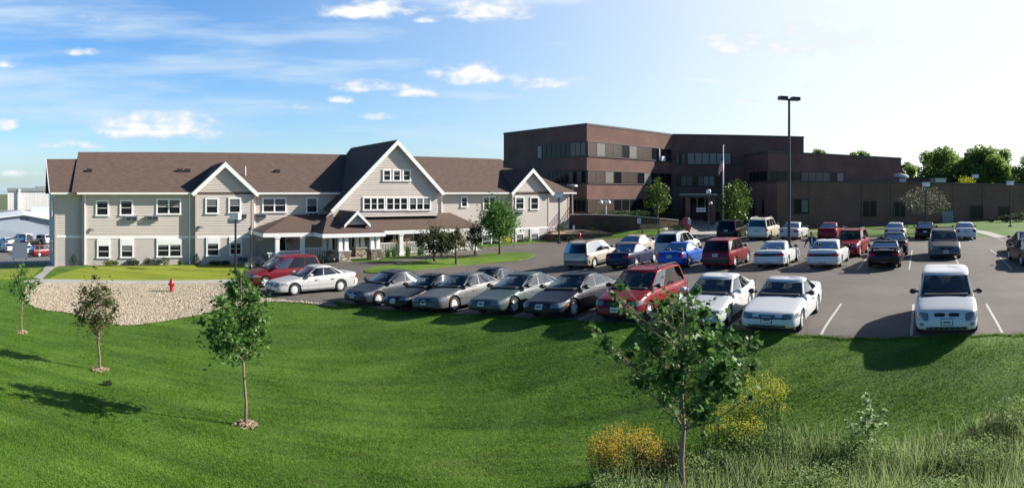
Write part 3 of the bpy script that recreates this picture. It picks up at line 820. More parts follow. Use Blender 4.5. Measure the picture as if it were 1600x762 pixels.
def gable(c, hl, zl, hr, zr, ph, zp, pf):
    """roof of a cross gable: peak c at height zp, left foot (c-hl, zl), right foot (c+hr, zr)"""
    mb = MB(); pb = EP + zp / SL
    def back(a, z): return (a, EP + max(z, 0) / SL + .02, z)
    L = [(c - hl, pf, zl), (c, pf, zp), back(c, zp) if zp < RZ else (c, RP + .3, zp)]
    if zp >= RZ: L.append((c - (zp - RZ) * hl / (zp - zl), RP, RZ))
    a0 = c - hl * zp / (zp - zl)
    L.append((a0, EP, 0.0))
    if zl < -.1: L.append((c - hl, PF, zl))
    Rr = [(c + hr, pf, zr), (c, pf, zp), L[2]]
    if zp >= RZ: Rr.append((c + (zp - RZ) * hr / (zp - zr), RP, RZ))
    Rr.append((c + hr, EP, zr))
    mb.slab([(p[0], p[1], p[2] + .1) for p in L], .15); mb.slab([(p[0], p[1], p[2] + .1) for p in reversed(Rr)], .15)
    obj('roof', mb, SHINGLE, house, H)
    rb = MB()
    for (s, hw, zf) in ((-1, hl, zl), (1, hr, zr)):
        d = Vector((s * hw, 0, zf - zp)).normalized(); n = Vector((s * abs(d.z), 0, abs(d.x)))
        e = Vector((c + s * hw, 0, zf)) + d * .10
        pk = Vector((c, 0, zp))
        w = .30
        pts = [(pk.x, pk.z + .09), (e.x + n.x * .09, e.z + n.z * .09), (e.x - n.x * (w - .09), e.z - n.z * (w - .09)), (pk.x, pk.z + .09 - w * 1.38)]
        vs = [(q[0], pf - .05, q[1]) for q in pts] + [(q[0], pf + .03, q[1]) for q in pts]
        rb.add(vs, [(0, 1, 2, 3), (7, 6, 5, 4), (0, 4, 5, 1), (1, 5, 6, 2), (2, 6, 7, 3), (3, 7, 4, 0)])
        # soffit between wall and rake
        so = [(pk.x, pk.z - .08), (e.x, e.z - .08)]
        rb.add([(so[0][0], pf, so[0][1]), (so[1][0], pf, so[1][1]), (so[1][0], ph, so[1][1]), (so[0][0], ph, so[0][1])], [(0, 1, 2, 3)])
    # eave return block
    if zl > -.1: rb.box(c - hl - .12, c - hl + .06, pf - .04, PF, zl - .24, zl + .02)
    rb.box(c + hr - .06, c + hr + .12, pf - .04, PF, zr - .24, zr + .02)
    obj('rake_board', rb, WHITE, house, H)
gable(GC, (A3 - A2) / 2 + .28, -.1, (A3 - A2) / 2 + .28, -.1, GP, 2.26, GP - .35)
gable(RCn, (C1 - C0) / 2 + .28, -.1, (C1 - C0) / 2 + .28, -.1, CPp, 2.2, CPp - .35)
gable(BC, 5.7, -1.45, 4.25, -.02, BP, 4.2, BP - .4)
# roof vents and a plumbing stack
for (px, py) in ((139.5, 270), (281, 268), (293, 267.5), (433, 267)):
    D = 53.2; a = fa(px, D); z = (D - EP) * SL
    mb = MB(); mb.box(a - .22, a + .22, D - .2, D + .15, z - .05, z + .22)
    obj('roof_vent', mb, DARK, house, H)
mb = MB(); a = fa(383.5, 52.4); mb.tube([(a, 52.4, 1.2), (a, 52.4, 2.15)], .05, 8)
obj('vent_pipe', mb, WHITE, house, H)

# windows
def window(px, y0, y1, wpx, p, n=1, panel=0, lite=True, parent=house):
    a = fa(px, p); D = p / math.cos(bear(px) + HT)
    w = wpx * D / 1000 / math.cos(bear(px) + HT) ; z1 = (300 - y0) * D / 1000; z0 = (300 - y1) * D / 1000
    l, r = a - w / 2, a + w / 2
    fr = MB(); t = .12; f0, f1 = p - .095, p - .01
    zt_ = z1 - panel
    fr.box(l, r, f0, f1, zt_ - t, z1); fr.box(l - .03, r + .03, f0 - .03, f1, z0, z0 + t)
    fr.box(l, l + t, f0 + .004, f1, z0 + t, zt_ - t); fr.box(r - t, r, f0 + .004, f1, z0 + t, zt_ - t)
    iw = (w - 2 * t) / n
    for k in range(1, n): fr.box(l + t + iw * k - .06, l + t + iw * k + .06, f0 + .006, f1, z0 + t, zt_ - t)
    zm = (z0 + t + zt_ - t) / 2
    for k in range(n): fr.box(l + t + iw * k + .03, l + t + iw * (k + 1) - .03, f0 + .03, f1, zm - .018, zm + .018)
    o = obj('window', fr, WHITE, parent, H)
    pn = MB(); pn.box(l + t * .5, r - t * .5, p - .045, p - .012, z0 + t * .5, zt_ - t * .5)
    obj('pane', pn, GLASS, o, H)
    if rnd.random() < .55:
        bd = MB(); k_ = rnd.choice((.18, .3, .45)); bd.box(l + t, r - t, p - .052, p - .046, zt_ - t - (zt_ - z0) * k_ * .8, zt_ - t); obj('blind', bd, BLIND, o, H)
    if panel:
        lv = MB()
        for k in range(5): lv.box(l + t, r - t, f0 - .012, f0 + .01, z1 - t * .6 - panel + k * panel / 5 + .05, z1 - t * .6 - panel + (k + 1) * panel / 5 + .02)
        obj('louvre', lv, WHITE, o, H)
    return o
for (px, y0, y1, w, n) in ((160, 312.5, 337.5, 21, 1), (197.5, 312, 337, 21, 1), (263.5, 310, 335.5, 39, 2), (428.5, 308.5, 332.5, 38, 2), (487, 308, 333, 19, 1), (725, 306.5, 324, 11, 1), (764, 306.5, 329, 20, 2)):
    window(px, y0, y1, w, PF, n)
for (px, y0, y1, w) in ((331, 309, 334.5, 21), (366.5, 308.5, 333.5, 20)): window(px, y0, y1, w, GP)
for (px, y0, y1, w) in ((811.5, 307, 327.5, 14.5), (834.5, 307.5, 328, 13.5)): window(px, y0, y1, w, CPp)
for (px, y0, y1, w, n) in ((162, 373, 403.5, 21, 1), (198.5, 372.5, 403, 21, 1), (264.5, 371.5, 402, 40, 2)): window(px, y0, y1, w, PF, n, .42)
for (px, y0, y1, w) in ((332.5, 370, 400.5, 21), (368, 369.5, 399, 20)): window(px, y0, y1, w, GP, 1, .40)
for (px, y0, y1, w) in ((811.5, 357.5, 383, 13.5), (834.5, 356.5, 381, 13.5)): window(px, y0, y1, w, CPp, 1, .42)
window(767, 360, 388, 30, PF, 2, .3)
for px in (604.2, 619.6, 635): window(px, 264.5, 283.5, 13.2, BP)
for px in (584, 619.8, 655.5): window(px, 307.5, 329, 35, BP, 3)
# end wall windows seen edge on
for (t0, t1, z0, z1) in ((.3, .5, -2.2, -.8), (.3, .5, -5.2, -3.9)):
    mb = MB()
    for (q, s) in ((0, 1),):
        def E_(t): return (A0 + (EB[0] - A0) * t - .05, PF + .5 + (EB[1] - PF - .5) * t)
        mb.add([(*E_(t0), z0), (*E_(t1), z0), (*E_(t1), z1), (*E_(t0), z1)], [(0, 1, 2, 3)])
    obj('side_window', mb, GLASS, house, H)
# through-wall air conditioners
def aircon(px, py, w, h, p):
    a = fa(px, p); D = p / math.cos(bear(px) + HT); z = (300 - py) * D / 1000; w = w * D / 1000; h = h * D / 1000
    mb = MB(); mb.box(a - w / 2, a + w / 2, p - .30, p - .02, z - h / 2, z + h / 2)
    o = obj('air_conditioner', mb, METAL_GREY, house, H)
    g = MB()
    for k in range(2): g.box(a - w * .44 + k * w * .45, a - w * .44 + k * w * .45 + w * .40, p - .315, p - .29, z - h * .38, z + h * .36)
    obj('grille', g, SCREEN, o, H)
for q in ((205.5, 341, 19, 7.5, PF), (238, 340.5, 19, 7.5, PF), (377, 337.5, 16, 7, GP), (406, 337, 19, 7, PF), (488, 335.5, 17, 7, PF), (810, 332.5, 10, 5, CPp), (209, 409, 18, 6, PF), (243, 407.5, 20, 7, PF), (378, 404, 16, 6, GP)): aircon(*q)
for (px, py, p) in ((143, 357.5, PF), (313, 353.5, GP)):
    a = fa(px, p); z = fz(px, py, p); mb = MB(); mb.box(a - .12, a + .12, p - .22, p - .02, z - .06, z + .08); mb.box(a - .05, a + .22, p - .26, p - .16, z - .12, z - .03)
    obj('flood_light', mb, METAL_GREY, house, H)
mb = MB(); a = fa(404, PF); mb.box(a - .36, a + .36, PF - .09, PF - .02, fz(404, 376), fz(404, 371)); obj('house_sign', mb, WHITE, house, H)

# porch
PE = 45.3; PZ, PT = -2.93, -1.82
pl, pr = 10.7, fa(754, PE)
tl, tr_ = fa(455, PF), fa(702, PF)
pr_mb = MB()
pr_mb.slab([(pl, PE, PZ), (pr, PE, PZ), (tr_, PF, PT), (tl, PF, PT)], .12)
pr_mb.slab([(pl, PE, PZ), (tl, PF, PT), (pl, PF + .0, PZ)], .12)
pr_mb.slab([(pr, PE, PZ), (pr, PF, PZ), (tr_, PF, PT)], .12)
bl, br, bp = 14.5, 19.3, 43.1
bt = bp + (PT - .0 - PZ) / ((PT - PZ) / (PF - PE))
pr_mb.slab([(bl, bp, PZ + .03), (br, bp, PZ + .03), (br - 1.5, bp + 3.4, PT - .05), (bl + 1.5, bp + 3.4, PT - .05)], .12)
pr_mb.slab([(bl, bp, PZ + .03), (bl + 1.5, bp + 3.4, PT - .05), (bl, bp + 3.4, PZ + .03)], .12)
pr_mb.slab([(br, bp, PZ + .03), (br, bp + 3.4, PZ + .03), (br - 1.5, bp + 3.4, PT - .05)], .12)
porch_roof = obj('porch_roof', pr_mb, SHINGLE_W, house, H)
# little gable over the way in
gc, gw, gz0, gz1, gp = fa(557, 43.9), .98, fz(557, 351, 43.9), fz(557, 330, 43.9), 43.7
gb = MB()
gb.slab([(gc - gw, gp, gz0), (gc, gp, gz1), (gc, 47.6, gz1), (gc - gw, 47.0, gz0)], .1)
gb.slab([(gc + gw, gp, gz0), (gc + gw, 47.0, gz0), (gc, 47.6, gz1), (gc, gp, gz1)], .1)
obj('roof', gb, SHINGLE_W, porch_roof, H)
gr = MB()
for s in (-1, 1):
    pts = [(gc, gz1 + .05), (gc + s * (gw + .06), gz0 + .02), (gc + s * (gw + .06), gz0 - .2), (gc, gz1 - .22)]
    vs = [(q[0], gp - .04, q[1]) for q in pts] + [(q[0], gp + .02, q[1]) for q in pts]
    gr.add(vs, [(0, 1, 2, 3), (7, 6, 5, 4), (0, 4, 5, 1), (1, 5, 6, 2), (2, 6, 7, 3), (3, 7, 4, 0)])
obj('rake_board', gr, WHITE, porch_roof, H)
gs = MB(); siding(gs, lambda z: gc - gw * (gz1 - z) / (gz1 - gz0), lambda z: gc + gw * (gz1 - z) / (gz1 - gz0), gp + .35, gz0, gz1 - .05, .14)
obj('gable_siding', gs, SIDING, porch_roof, H)
# beam under the eaves
bm_ = MB()
bm_.box(pl - .05, bl, PE - .06, PE + .22, PZ - .36, PZ - .07); bm_.box(br, pr + .05, PE - .06, PE + .22, PZ - .36, PZ - .07)
bm_.box(pl - .05, pl + .2, PE + .23, PF - .02, PZ - .36, PZ - .07); bm_.box(pr - .2, pr + .05, PE + .23, PF - .02, PZ - .36, PZ - .07)
bm_.box(bl - .05, br + .05, bp - .06, bp + .2, PZ - .33, PZ - .05); bm_.box(bl - .05, bl + .2, bp + .21, PE - .07, PZ - .33, PZ - .05); bm_.box(br - .2, br + .05, bp + .21, PE - .07, PZ - .33, PZ - .05)
bm_.box(pl + .2, pr - .2, PE + .22, PF - .02, PZ - .13, PZ - .10)
obj('porch_beam', bm_, WHITE, house, H)
fl = MB()
N_ = 12
for k in range(N_):
    a, b = pl + .1 + (pr - pl - .2) * k / N_, pl + .1 + (pr - pl - .2) * (k + 1) / N_
    z = max(hz((a + b) / 2, 45.5), hz((a + b) / 2, 47.5)) + .06
    fl.box(a, b, PE + .0, PF, z - .8, z)
obj('porch_floor', fl, CONCRETE, house, H)
def floor_z(a): return max(hz(a, 45.5), hz(a, 47.5)) + .06
posts = []
for px in (433, 472.5, 626, 664, 704, 741):
    a = fa(px, PE + .15); z = floor_z(a); posts.append(a)
    mb = MB(); mb.box(a - .15, a + .15, PE + .0, PE + .3, z - .3, PZ - .30); mb.box(a - .21, a + .21, PE - .06, PE + .36, z - .3, z + .14); mb.box(a - .2, a + .2, PE - .05, PE + .35, PZ - .46, PZ - .365)
    obj('porch_post', mb, WHITE, house, H)
def railing(a0, a1, p):
    mb = MB(); n = max(2, int((a1 - a0) / .13))
    z0 = floor_z((a0 + a1) / 2)
    mb.box(a0, a1, p - .04, p + .04, z0 + .92, z0 + 1.0); mb.box(a0, a1, p - .03, p + .03, z0 + .12, z0 + .19)
    for k in range(1, n): a = a0 + (a1 - a0) * k / n; mb.box(a - .022, a + .022, p - .022, p + .022, z0 + .19, z0 + .92)
    obj('railing', mb, WHITE, house, H)
railing(fa(418, PE), posts[0] - .15, PE + .15)
railing(posts[0] + .15, posts[1] - .15, PE + .15); railing(posts[1] + .15, fa(512, PE), PE + .15)
railing(fa(592, PE), posts[2] - .15, PE + .15); railing(posts[2] + .15, posts[3] - .15, PE + .15); railing(posts[3] + .15, posts[4] - .15, PE + .15); railing(posts[4] + .15, posts[5] - .15, PE + .15)
for (px, p) in ((536, 43.4), (585.5, 43.4), (511, 46.0), (561.5, 46.2)):
    a = fa(px, p); z = hz(a, p)
    mb = MB(); mb.box(a - .46, a + .46, p - .42, p + .42, z - .3, z + .72)
    pier = obj('stone_pier', mb, STONE, house, H)
    c = MB(); c.box(a - .5, a + .5, p - .46, p + .46, z + .722, z + .80); obj('pier_cap', c, CONCRETE, pier, H)
    for s in (-1, 1):
        cmb = MB(); x = a + s * .23
        w0, w1 = .16, .125
        zz0, zz1 = z + .80, PZ - .34
        cmb.add([(x - w0, p - w0, zz0), (x + w0, p - w0, zz0), (x + w0, p + w0, zz0), (x - w0, p + w0, zz0), (x - w1, p - w1, zz1), (x + w1, p - w1, zz1), (x + w1, p + w1, zz1), (x - w1, p + w1, zz1)],
                [(3, 2, 1, 0), (4, 5, 6, 7), (0, 1, 5, 4), (1, 2, 6, 5), (2, 3, 7, 6), (3, 0, 4, 7)])
        obj('column', cmb, WHITE, pier, H)
# doors and windows behind the porch
def opening(name, px0, px1, z0, z1, glassmat, frame=.09):
    a, b = fa(px0, PF), fa(px1, PF)
    mb = MB(); mb.box(a, b, PF - .08, PF - .03, z0, z1); o = obj(name, mb, WHITE, house, H)
    g = MB(); g.box(a + frame, b - frame, PF - .095, PF - .07, z0 + (.02 if 'door' in name else frame), z1 - frame); obj('pane', g, glassmat, o, H)
opening('window', 431, 447, -4.75, -3.3, GLASS)
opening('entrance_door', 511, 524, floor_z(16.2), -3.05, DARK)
opening('window', 548, 555, -4.7, -3.3, GLASS); opening('window', 556.5, 563, -4.7, -3.3, GLASS)
opening('window', 597, 615, -4.6, -3.25, GLASS); opening('porch_door', 616.5, 627, floor_z(24), -3.1, GLASS)
opening('window', 645, 662, -4.5, -3.25, GLASS); opening('window', 676, 690, -4.5, -3.25, GLASS)
# a wreath-sized picture and a bunch of flowers on the porch wall
FLOWER = mat('porch flowers', (.5, .12, .06), .8, island=[(.55, .1, .04), (.6, .25, .06), (.5, .05, .1), (.1, .2, .04)])
for (px, py) in ((452, 376), (571, 372)):
    a = fa(px, PF); z = fz(px, py); mb = MB()
    for k in range(60):
        q = Vector((rnd.gauss(0, .22), 0, rnd.gauss(0, .10))); s = .05
        mb.add([(a + q.x - s, PF - .1 - rnd.random() * .12, z + q.z), (a + q.x, PF - .1 - rnd.random() * .12, z + q.z + s), (a + q.x + s, PF - .12, z + q.z - s * .5)], [(0, 1, 2)])
    wf = thing('wall_flowers', H(a, PF - .1, z), 'spray of orange flowers on the porch wall ' + ('left of the entrance door' if px < 500 else 'right of the entrance door'), 'flowers', 'porch flower sprays'); obj('foliage', mb, FLOWER, wf, H)
# ------------------------------------------------------------------ the dark brick block
cA, cC, cB, cE = (-1.06, 81.5), (8.17, 69.5), (20.6, 80.4), (38.2, 77.9)
TOP3, TOP2, TOP1 = 7.5, 4.85, 1.2
brick = thing('brick_building', (20, 80, -4.2), 'sprawling dark red brick building, three storeys stepping down to one, with ribbon windows', 'building')
def bwall(plan, z0, z1, coping=.12):
    mb = MB(); mb.prism(plan, z0, z1); o = obj('wall', mb, BRICK, brick)
    c = MB()
    n = len(plan)
    # coping strip, proud of the wall
    cx = sum(p[0] for p in plan) / n; cy = sum(p[1] for p in plan) / n
    big = []
    for i in range(n):
        p0, p1, p2 = Vector(plan[i - 1]), Vector(plan[i]), Vector(plan[(i + 1) % n])
        d1 = (p1 - p0).normalized(); d2 = (p2 - p1).normalized()
        n1 = Vector((d1.y, -d1.x)); n2 = Vector((d2.y, -d2.x)); b = (n1 + n2)
        b = b / max(.3, b.length_squared) * 2
        big.append(tuple(p1 + b * .05))
    c.prism(big, z1 - .16, z1 + .05); obj('coping', c, COPING, o)
    return o
bwall([cA, cC, cB, cE, (41, 96), (2, 100)], -5.2, TOP3)
L2a, L2b = (29.6, 70.0), (52.0, 74.7)
bwall([(30.0, 78.9), L2a, L2b, (52, 92), (38.5, 92)], -4.6, TOP2)
L1a, L1b = (27.8, 63.2), (70.0, 66.2)
bwall([(27.6, 71.0), L1a, L1b, (70, 84), (53, 84), (53, 73.9), (30, 69.4)], -4.9, TOP1)
bwall([(58, 84.1), (58, 84.0), (95, 82.5), (95, 96), (58, 96)][1:], -4.9, 2.25)
def face(p, q): p, q = Vector(p), Vector(q); d = (q - p).normalized(); return p, d, Vector((d.y, -d.x)), (q - p).length
def on_face(F, s, out, z): p, d, n, _ = F; w = p + d * s + n * out; return (w.x, w.y, z)
def fbox(mb, F, s0, s1, z0, z1, o0, o1, mi=0):
    mb.add([on_face(F, s0, o1, z0), on_face(F, s1, o1, z0), on_face(F, s1, o0, z0), on_face(F, s0, o0, z0), on_face(F, s0, o1, z1), on_face(F, s1, o1, z1), on_face(F, s1, o0, z1), on_face(F, s0, o0, z1)],
           [(3, 2, 1, 0), (4, 5, 6, 7), (0, 1, 5, 4), (1, 2, 6, 5), (2, 3, 7, 6), (3, 0, 4, 7)], mi)
def s_at(F, px):
    t = bear(px); p, d, n, _ = F; v = Vector((math.sin(t), math.cos(t)))
    # p + s d = k v
    det = d.x * -v.y + v.x * d.y
    return (-p.x * -v.y - v.x * -p.y * -1) / det if False else ((v.x * p.y - v.y * p.x) / (d.x * v.y - d.y * v.x))
def band(F, s0, s1, z0, z1, n, bright=(), tan=(), name='ribbon_window'):
    g = MB(); fbox(g, F, s0, s1, z0, z1, .0, .03); o = obj(name, g, GLASS, brick)
    fr = MB(); fbox(fr, F, s0 - .02, s1 + .02, z1 - .02, z1 + .07, .0, .08); fbox(fr, F, s0 - .02, s1 + .02, z0 - .1, z0 + .0, .0, .10)
    for k in range(n + 1):
        s = s0 + (s1 - s0) * k / n; fbox(fr, F, s - .04, s + .04, z0, z1 - .02, .031, .07)
    obj('mullion', fr, COPING, o)
    for (lst, m, nm) in ((bright, CURTAIN, 'curtain'), (tan, TANPANEL, 'panel')):
        for k in lst:
            c = MB(); a, b = s0 + (s1 - s0) * k / n + .06, s0 + (s1 - s0) * (k + 1) / n - .06; fbox(c, F, a, b, z0 + .05, z1 - .06, .032, .05); obj(nm, c, m, o)
FA, FB, FC = face(cA, cC), face(cC, cB), face(cB, cE)
band(FA, s_at(FA, 840), FA[3] - .15, 4.0, 5.5, 10, (0,), (7, 8, 9))
band(FA, s_at(FA, 858), FA[3] - .15, 1.0, 2.35, 9, (), (5, 7))
band(FA, s_at(FA, 895), FA[3] - .15, -2.15, -.85, 3)
band(FB, .15, FB[3] - .3, 4.0, 5.5, 11, (1, 5), (0, 2, 3, 6, 7))
band(FB, .15, FB[3] - .3, 1.0, 2.35, 11, (2, 7), (0, 1, 4, 5))
band(FB, .15, FB[3] - .3, -2.15, -.85, 11, (), (0, 1, 2))
band(FC, s_at(FC, 1074), s_at(FC, 1142), 3.6, 5.15, 6, (0, 1, 2, 3, 4, 5))
band(FC, .4, s_at(FC, 1070), 3.6, 5.15, 3, (), (0, 2))
band(FC, .4, s_at(FC, 1125), .8, 2.1, 8, (5, 6), (1, 2, 4))
F2 = face(L2a, L2b)
band(F2, .3, s_at(F2, 1318), 1.35, 2.5, 10, (9,), (4, 5, 6, 7))
F2l = face((30.0, 78.9), L2a); band(F2l, 2.0, F2l[3] - .3, .9, 2.5, 5)
F1 = face(L1a, L1b)
def pwin(px0, px1, py0, py1, F=F1, bright=(), n=2):
    a, b = s_at(F, px0), s_at(F, px1); w = on_face(F, (a + b) / 2, 0, 0); D = math.hypot(w[0], w[1])
    band(F, a, b, (300 - py1) * D / 1000, (300 - py0) * D / 1000, n, bright, name='window')
for q in ((1240, 1264, 311, 334), (1346, 1369, 314, 338), (1397, 1414, 316, 338), (1516, 1536, 321, 342), (1560, 1581, 322, 342)): pwin(*q)
c = MB(); fbox(c, F1, s_at(F1, 1252), s_at(F1, 1262), -2.2, -.85, .033, .05); obj('curtain', c, mat('dim curtain', (.09, .10, .09), .4), brick)
F1l = face((27.6, 71.0), L1a)
for (q0, q1) in ((1.2, 1.7), (3.8, 4.4)): band(F1l, q0, q1, -2.6, -.9, 1)
# door, downpipes and vertical joints on the one storey wing
dm = MB(); a, b = s_at(F1, 1472), s_at(F1, 1489); fbox(dm, F1, a, b, -4.0, -2.5, .0, .06)
d = obj('door', dm, mat('blue grey door', (.16, .19, .22), .5), brick)
h = MB(); fbox(h, F1, b - .3, b - .2, -3.3, -3.15, .06, .13); obj('handle', h, METAL_GREY, d)
for px in (1265, 1347.5, 1392, 1490, 1536, 1580):
    jm = MB(); s = s_at(F1, px); fbox(jm, F1, s - .05, s + .05, -4.9, 1.0, .0, .05); obj('downpipe', jm, mat('brown downpipe', (.13, .07, .055), .6), brick)
for (px, py) in ((1118, 250), (1318, 350), (1543, 347)):
    pass
# entrance: canopy, dark box for the shaded recess, doors
cm = MB()
def seg(px0, D0, px1, D1): return at(px0, D0), at(px1, D1)
p0, p1 = at(1062, 70.5), at(1121, 70.5); FEn = face((p0.x, p0.y), (p1.x, p1.y))
fbox(cm, FEn, 0, FEn[3], -.62, -.25, -9.5, 0.0); obj('entrance_canopy', cm, COPING, brick)
ce = MB(); fbox(ce, FEn, -.02, FEn[3] + .02, -.30, -.20, .01, .06); obj('canopy_edge', ce, METAL_GREY, brick)
rc = MB(); fbox(rc, FEn, .2, FEn[3] - .1, -4.3, -.64, -9.0, -6.5); obj('recess_shade_box', rc, DARK, brick)  # solid near-black box: the recess's shade is put into its colour
for s in (.9, FEn[3] - .5):
    pm = MB(); fbox(pm, FEn, s - .28, s + .28, -4.8, -.62, -.75, -.2); obj('canopy_pillar', pm, BRICK, brick)
for k in range(3):
    dm = MB(); s = 1.3 + k * .9; fbox(dm, FEn, s, s + .82, -4.0, -1.6, -6.49, -6.42); dd = obj('entrance_door', dm, COPING, brick)
    dg = MB(); fbox(dg, FEn, s + .1, s + .72, -3.8, -1.8, -6.42, -6.40); obj('pane', dg, GLASS, dd)
# window air conditioners and lamps on the lit face
ac = MB(); s = s_at(FB, 1032); fbox(ac, FB, s - .35, s + .35, 3.9, 4.5, .04, .5); obj('air_conditioner', ac, LAMP, brick)
bmb = MB(); s = s_at(FB, 1029); fbox(bmb, FB, s - .06, s + .06, 4.0, 5.45, .08, .2); obj('window_bracket', bmb, LAMP, brick)
# things on the flat roofs
hood = thing('rooftop_ventilator', (*at(1407, 84)[:2], TOP1), 'silver mushroom ventilator on the flat roof left of the trees', 'ventilator')
x, y = hood.location.x, hood.location.y
mb = MB(); mb.lathe([(.01, 1.25), (.7, 1.18), (1.1, .92), (1.12, .75), (1.0, .62), (.01, .62)], 20, (x, y, TOP1)); obj('hood', mb, METAL_GREY, hood, smooth=40)
mb = MB(); mb.box(x - .55, x + .55, y - .55, y + .55, TOP1 - .1, TOP1 + .63); obj('curb', mb, METAL_GREY, hood)
x, y = at(1466, 78)[:2]
mb = MB(); mb.box(x - .8, x + .8, y - .5, y + .5, TOP1, TOP1 + .42); mb.box(x - .9, x + .9, y - .6, y + .6, TOP1 + .42, TOP1 + .5)
tag(obj('rooftop_unit', mb, METAL_GREY), 'low grey box unit on the flat roof behind the lamp post', 'roof unit')

# retaining walls before the entrance
def low_wall(name, pts, z0f, z1f, w, m, label, cat):
    mb = MB()
    for i in range(len(pts) - 1):
        a, b = Vector(pts[i]), Vector(pts[i + 1]); d = (b - a).normalized(); n = Vector((-d.y, d.x)) * w
        vs = []
        for (p, k) in ((a, i), (b, i + 1)):
            for (q, zz) in ((p, z0f[k]), (p + n, z0f[k]), (p + n, z1f[k]), (p, z1f[k])): vs.append((q.x, q.y, zz))
        mb.add(vs, [(0, 4, 7, 3), (1, 2, 6, 5), (3, 7, 6, 2), (0, 1, 5, 4), (0, 3, 2, 1), (4, 5, 6, 7)])
    o = obj(name, mb, m); return tag(o, label, cat)
w0 = [at(889.5, 65.7)[:2], at(930, 65.1)[:2], at(985, 65)[:2], at(1030, 66)[:2], at(1060, 67.5)[:2]]
rw = low_wall('retaining_wall', w0, [-5.0] * 5, [-2.35, -2.35, -2.45, -2.75, -3.0], .4, BRICK_SHADE, 'tall brown block retaining wall between the house and the brick building entrance', 'retaining wall')
cpm = MB()
for i in range(4):
    a, b = Vector(w0[i]), Vector(w0[i + 1]); d = (b - a).normalized(); n = Vector((-d.y, d.x))
    z = [-2.35, -2.35, -2.45, -2.75, -3.0]
    vs = [(*(a - n * .04), z[i] + .003), (*(b - n * .04), z[i + 1] + .003), (*(b + n * .44), z[i + 1] + .003), (*(a + n * .44), z[i] + .003)]
    cpm.slab([(v[0], v[1], v[2] + .09) for v in vs], .087)
obj('coping', cpm, CONCRETE, rw)
w1 = [at(850, 61.5)[:2], at(866, 60.4)[:2], at(905, 60.8)[:2], at(957, 62.0)[:2]]
rw2 = low_wall('planter_wall', w1, [-5.2] * 4, [-4.0, -4.0, -3.95, -3.98], .35, BRICK_SHADE, 'low brown block planter wall holding shrubs in front of the taller one', 'planter wall')
mb = MB()
for i in range(3):
    a, b = Vector(w1[i]), Vector(w1[i + 1]); d = (b - a).normalized(); n = Vector((-d.y, d.x)); z = [-4.0, -4.0, -3.95, -3.98]
    mb.poly([(*(a + n * .2), z[i] - .05), (*(b + n * .2), z[i + 1] - .05), (*(b + n * 4.5), z[i + 1] + .2), (*(a + n * 4.5), z[i] + .2)])
obj('planter_soil', mb, MULCH, rw2)
# handrail by the steps
hr = MB(); a, b = at(1062, 64), at(1100, 65.5)
for k in range(12):
    p = a + (b - a) * k / 11; z = -3.9
    hr.tube([(p.x, p.y, z - .2), (p.x, p.y, z + 1.0)], .02, 6)
hr.tube([(a.x, a.y, -2.9), (b.x, b.y, -2.9)], .025, 6)
tag(obj('handrail', hr, BLACK), 'dark metal railing beside the entrance steps', 'railing')
hr = MB(); a, b = at(868, 63.3), at(892, 64.9)
for k in range(10):
    p = a + (b - a) * k / 9; z = -4.55 + 2.3 * k / 9
    hr.tube([(p.x, p.y, z - .3), (p.x, p.y, z + .95)], .022, 6)
hr.tube([(a.x, a.y, -3.6), (b.x, b.y, -1.3)], .03, 6); hr.tube([(a.x, a.y, -4.1), (b.x, b.y, -1.8)], .025, 6)
tag(obj('stair_rail', hr, BLACK), 'sloping black stair rail at the right end of the beige house', 'stair rail')

# ------------------------------------------------------------------ far left: sheds and plant
BARN = mat('blue grey steel cladding', (.26, .30, .36), .55, var=.05, scale=1)
PALE = mat('pale steel cladding', (.62, .61, .58), .6, var=.06, scale=.3, stretch=(6, 6, .3))
PROOF = mat('white steel roof', (.70, .72, .74), .5)
def shed(name, px0, px1, pxr, D, zb, ze, zr, depth, wm, rm, label):
    t = thing(name, (*at((px0 + px1) / 2, D)[:2], zb), label, 'warehouse')
    a, b, c = at(px0, D), at(px1, D), at(pxr, D); d = (b - a).normalized(); n = Vector((-d.y, d.x, 0)) * depth
    def q(p, z, k=0): w = p + n * k; return (w.x, w.y, z)
    w = MB(); w.add([q(a, zb), q(b, zb), q(b, ze), q(c, zr), q(a, ze), q(a, zb, 1), q(b, zb, 1), q(b, ze, 1), q(c, zr, 1), q(a, ze, 1)], [(0, 1, 2, 3, 4), (9, 8, 7, 6, 5), (1, 6, 7, 2), (0, 4, 9, 5)])
    obj('wall', w, wm, t)
    r = MB(); o_ = -.03
    for (e, s) in ((a, -1), (b, 1)):
        e2 = e + d * s * .4; ze2 = ze - .12
        pts = [q(e2, ze2 + .08, o_), q(c, zr + .08, o_), q(c, zr + .08, 1.02), q(e2, ze2 + .08, 1.02)]
        r.slab(pts if s > 0 else pts[::-1], .15)
    obj('roof', r, rm, t)
    return t, a, d
t, a, d = shed('warehouse', -70, 108, 37, 135, -10.4, -6.4, -4.75, 30, BARN, PROOF, 'blue grey steel warehouse with a low gable behind the left car park')
n_ = Vector((d.y, -d.x, 0))
sg = MB(); F = ((Vector(at(32, 134.9)[:2])), Vector(d[:2]), Vector(n_[:2]), 0)
for k, (s0, s1, z0, z1) in enumerate(((0, .28, 0, .75), (.42, .5, 0, .75), (.64, .72, 0, .75), (.42, .72, .0, .1), (.9, 1.0, 0, .75), (1.0, 1.3, .32, .42), (1.3, 1.4, 0, .75), (1.55, 1.65, 0, .75))):
    fbox(sg, F, s0, s1, -5.95 + z0 * .8, -5.95 + z1 * .8, .02, .08)
obj('sign_lettering', sg, mat('dark sign letters', (.04, .05, .12), .5), t)
shed('warehouse', -160, 12, -60, 160, -10.4, -6.2, -4.0, 30, BARN, PROOF, 'farther blue grey shed with a pale roof at the left edge')
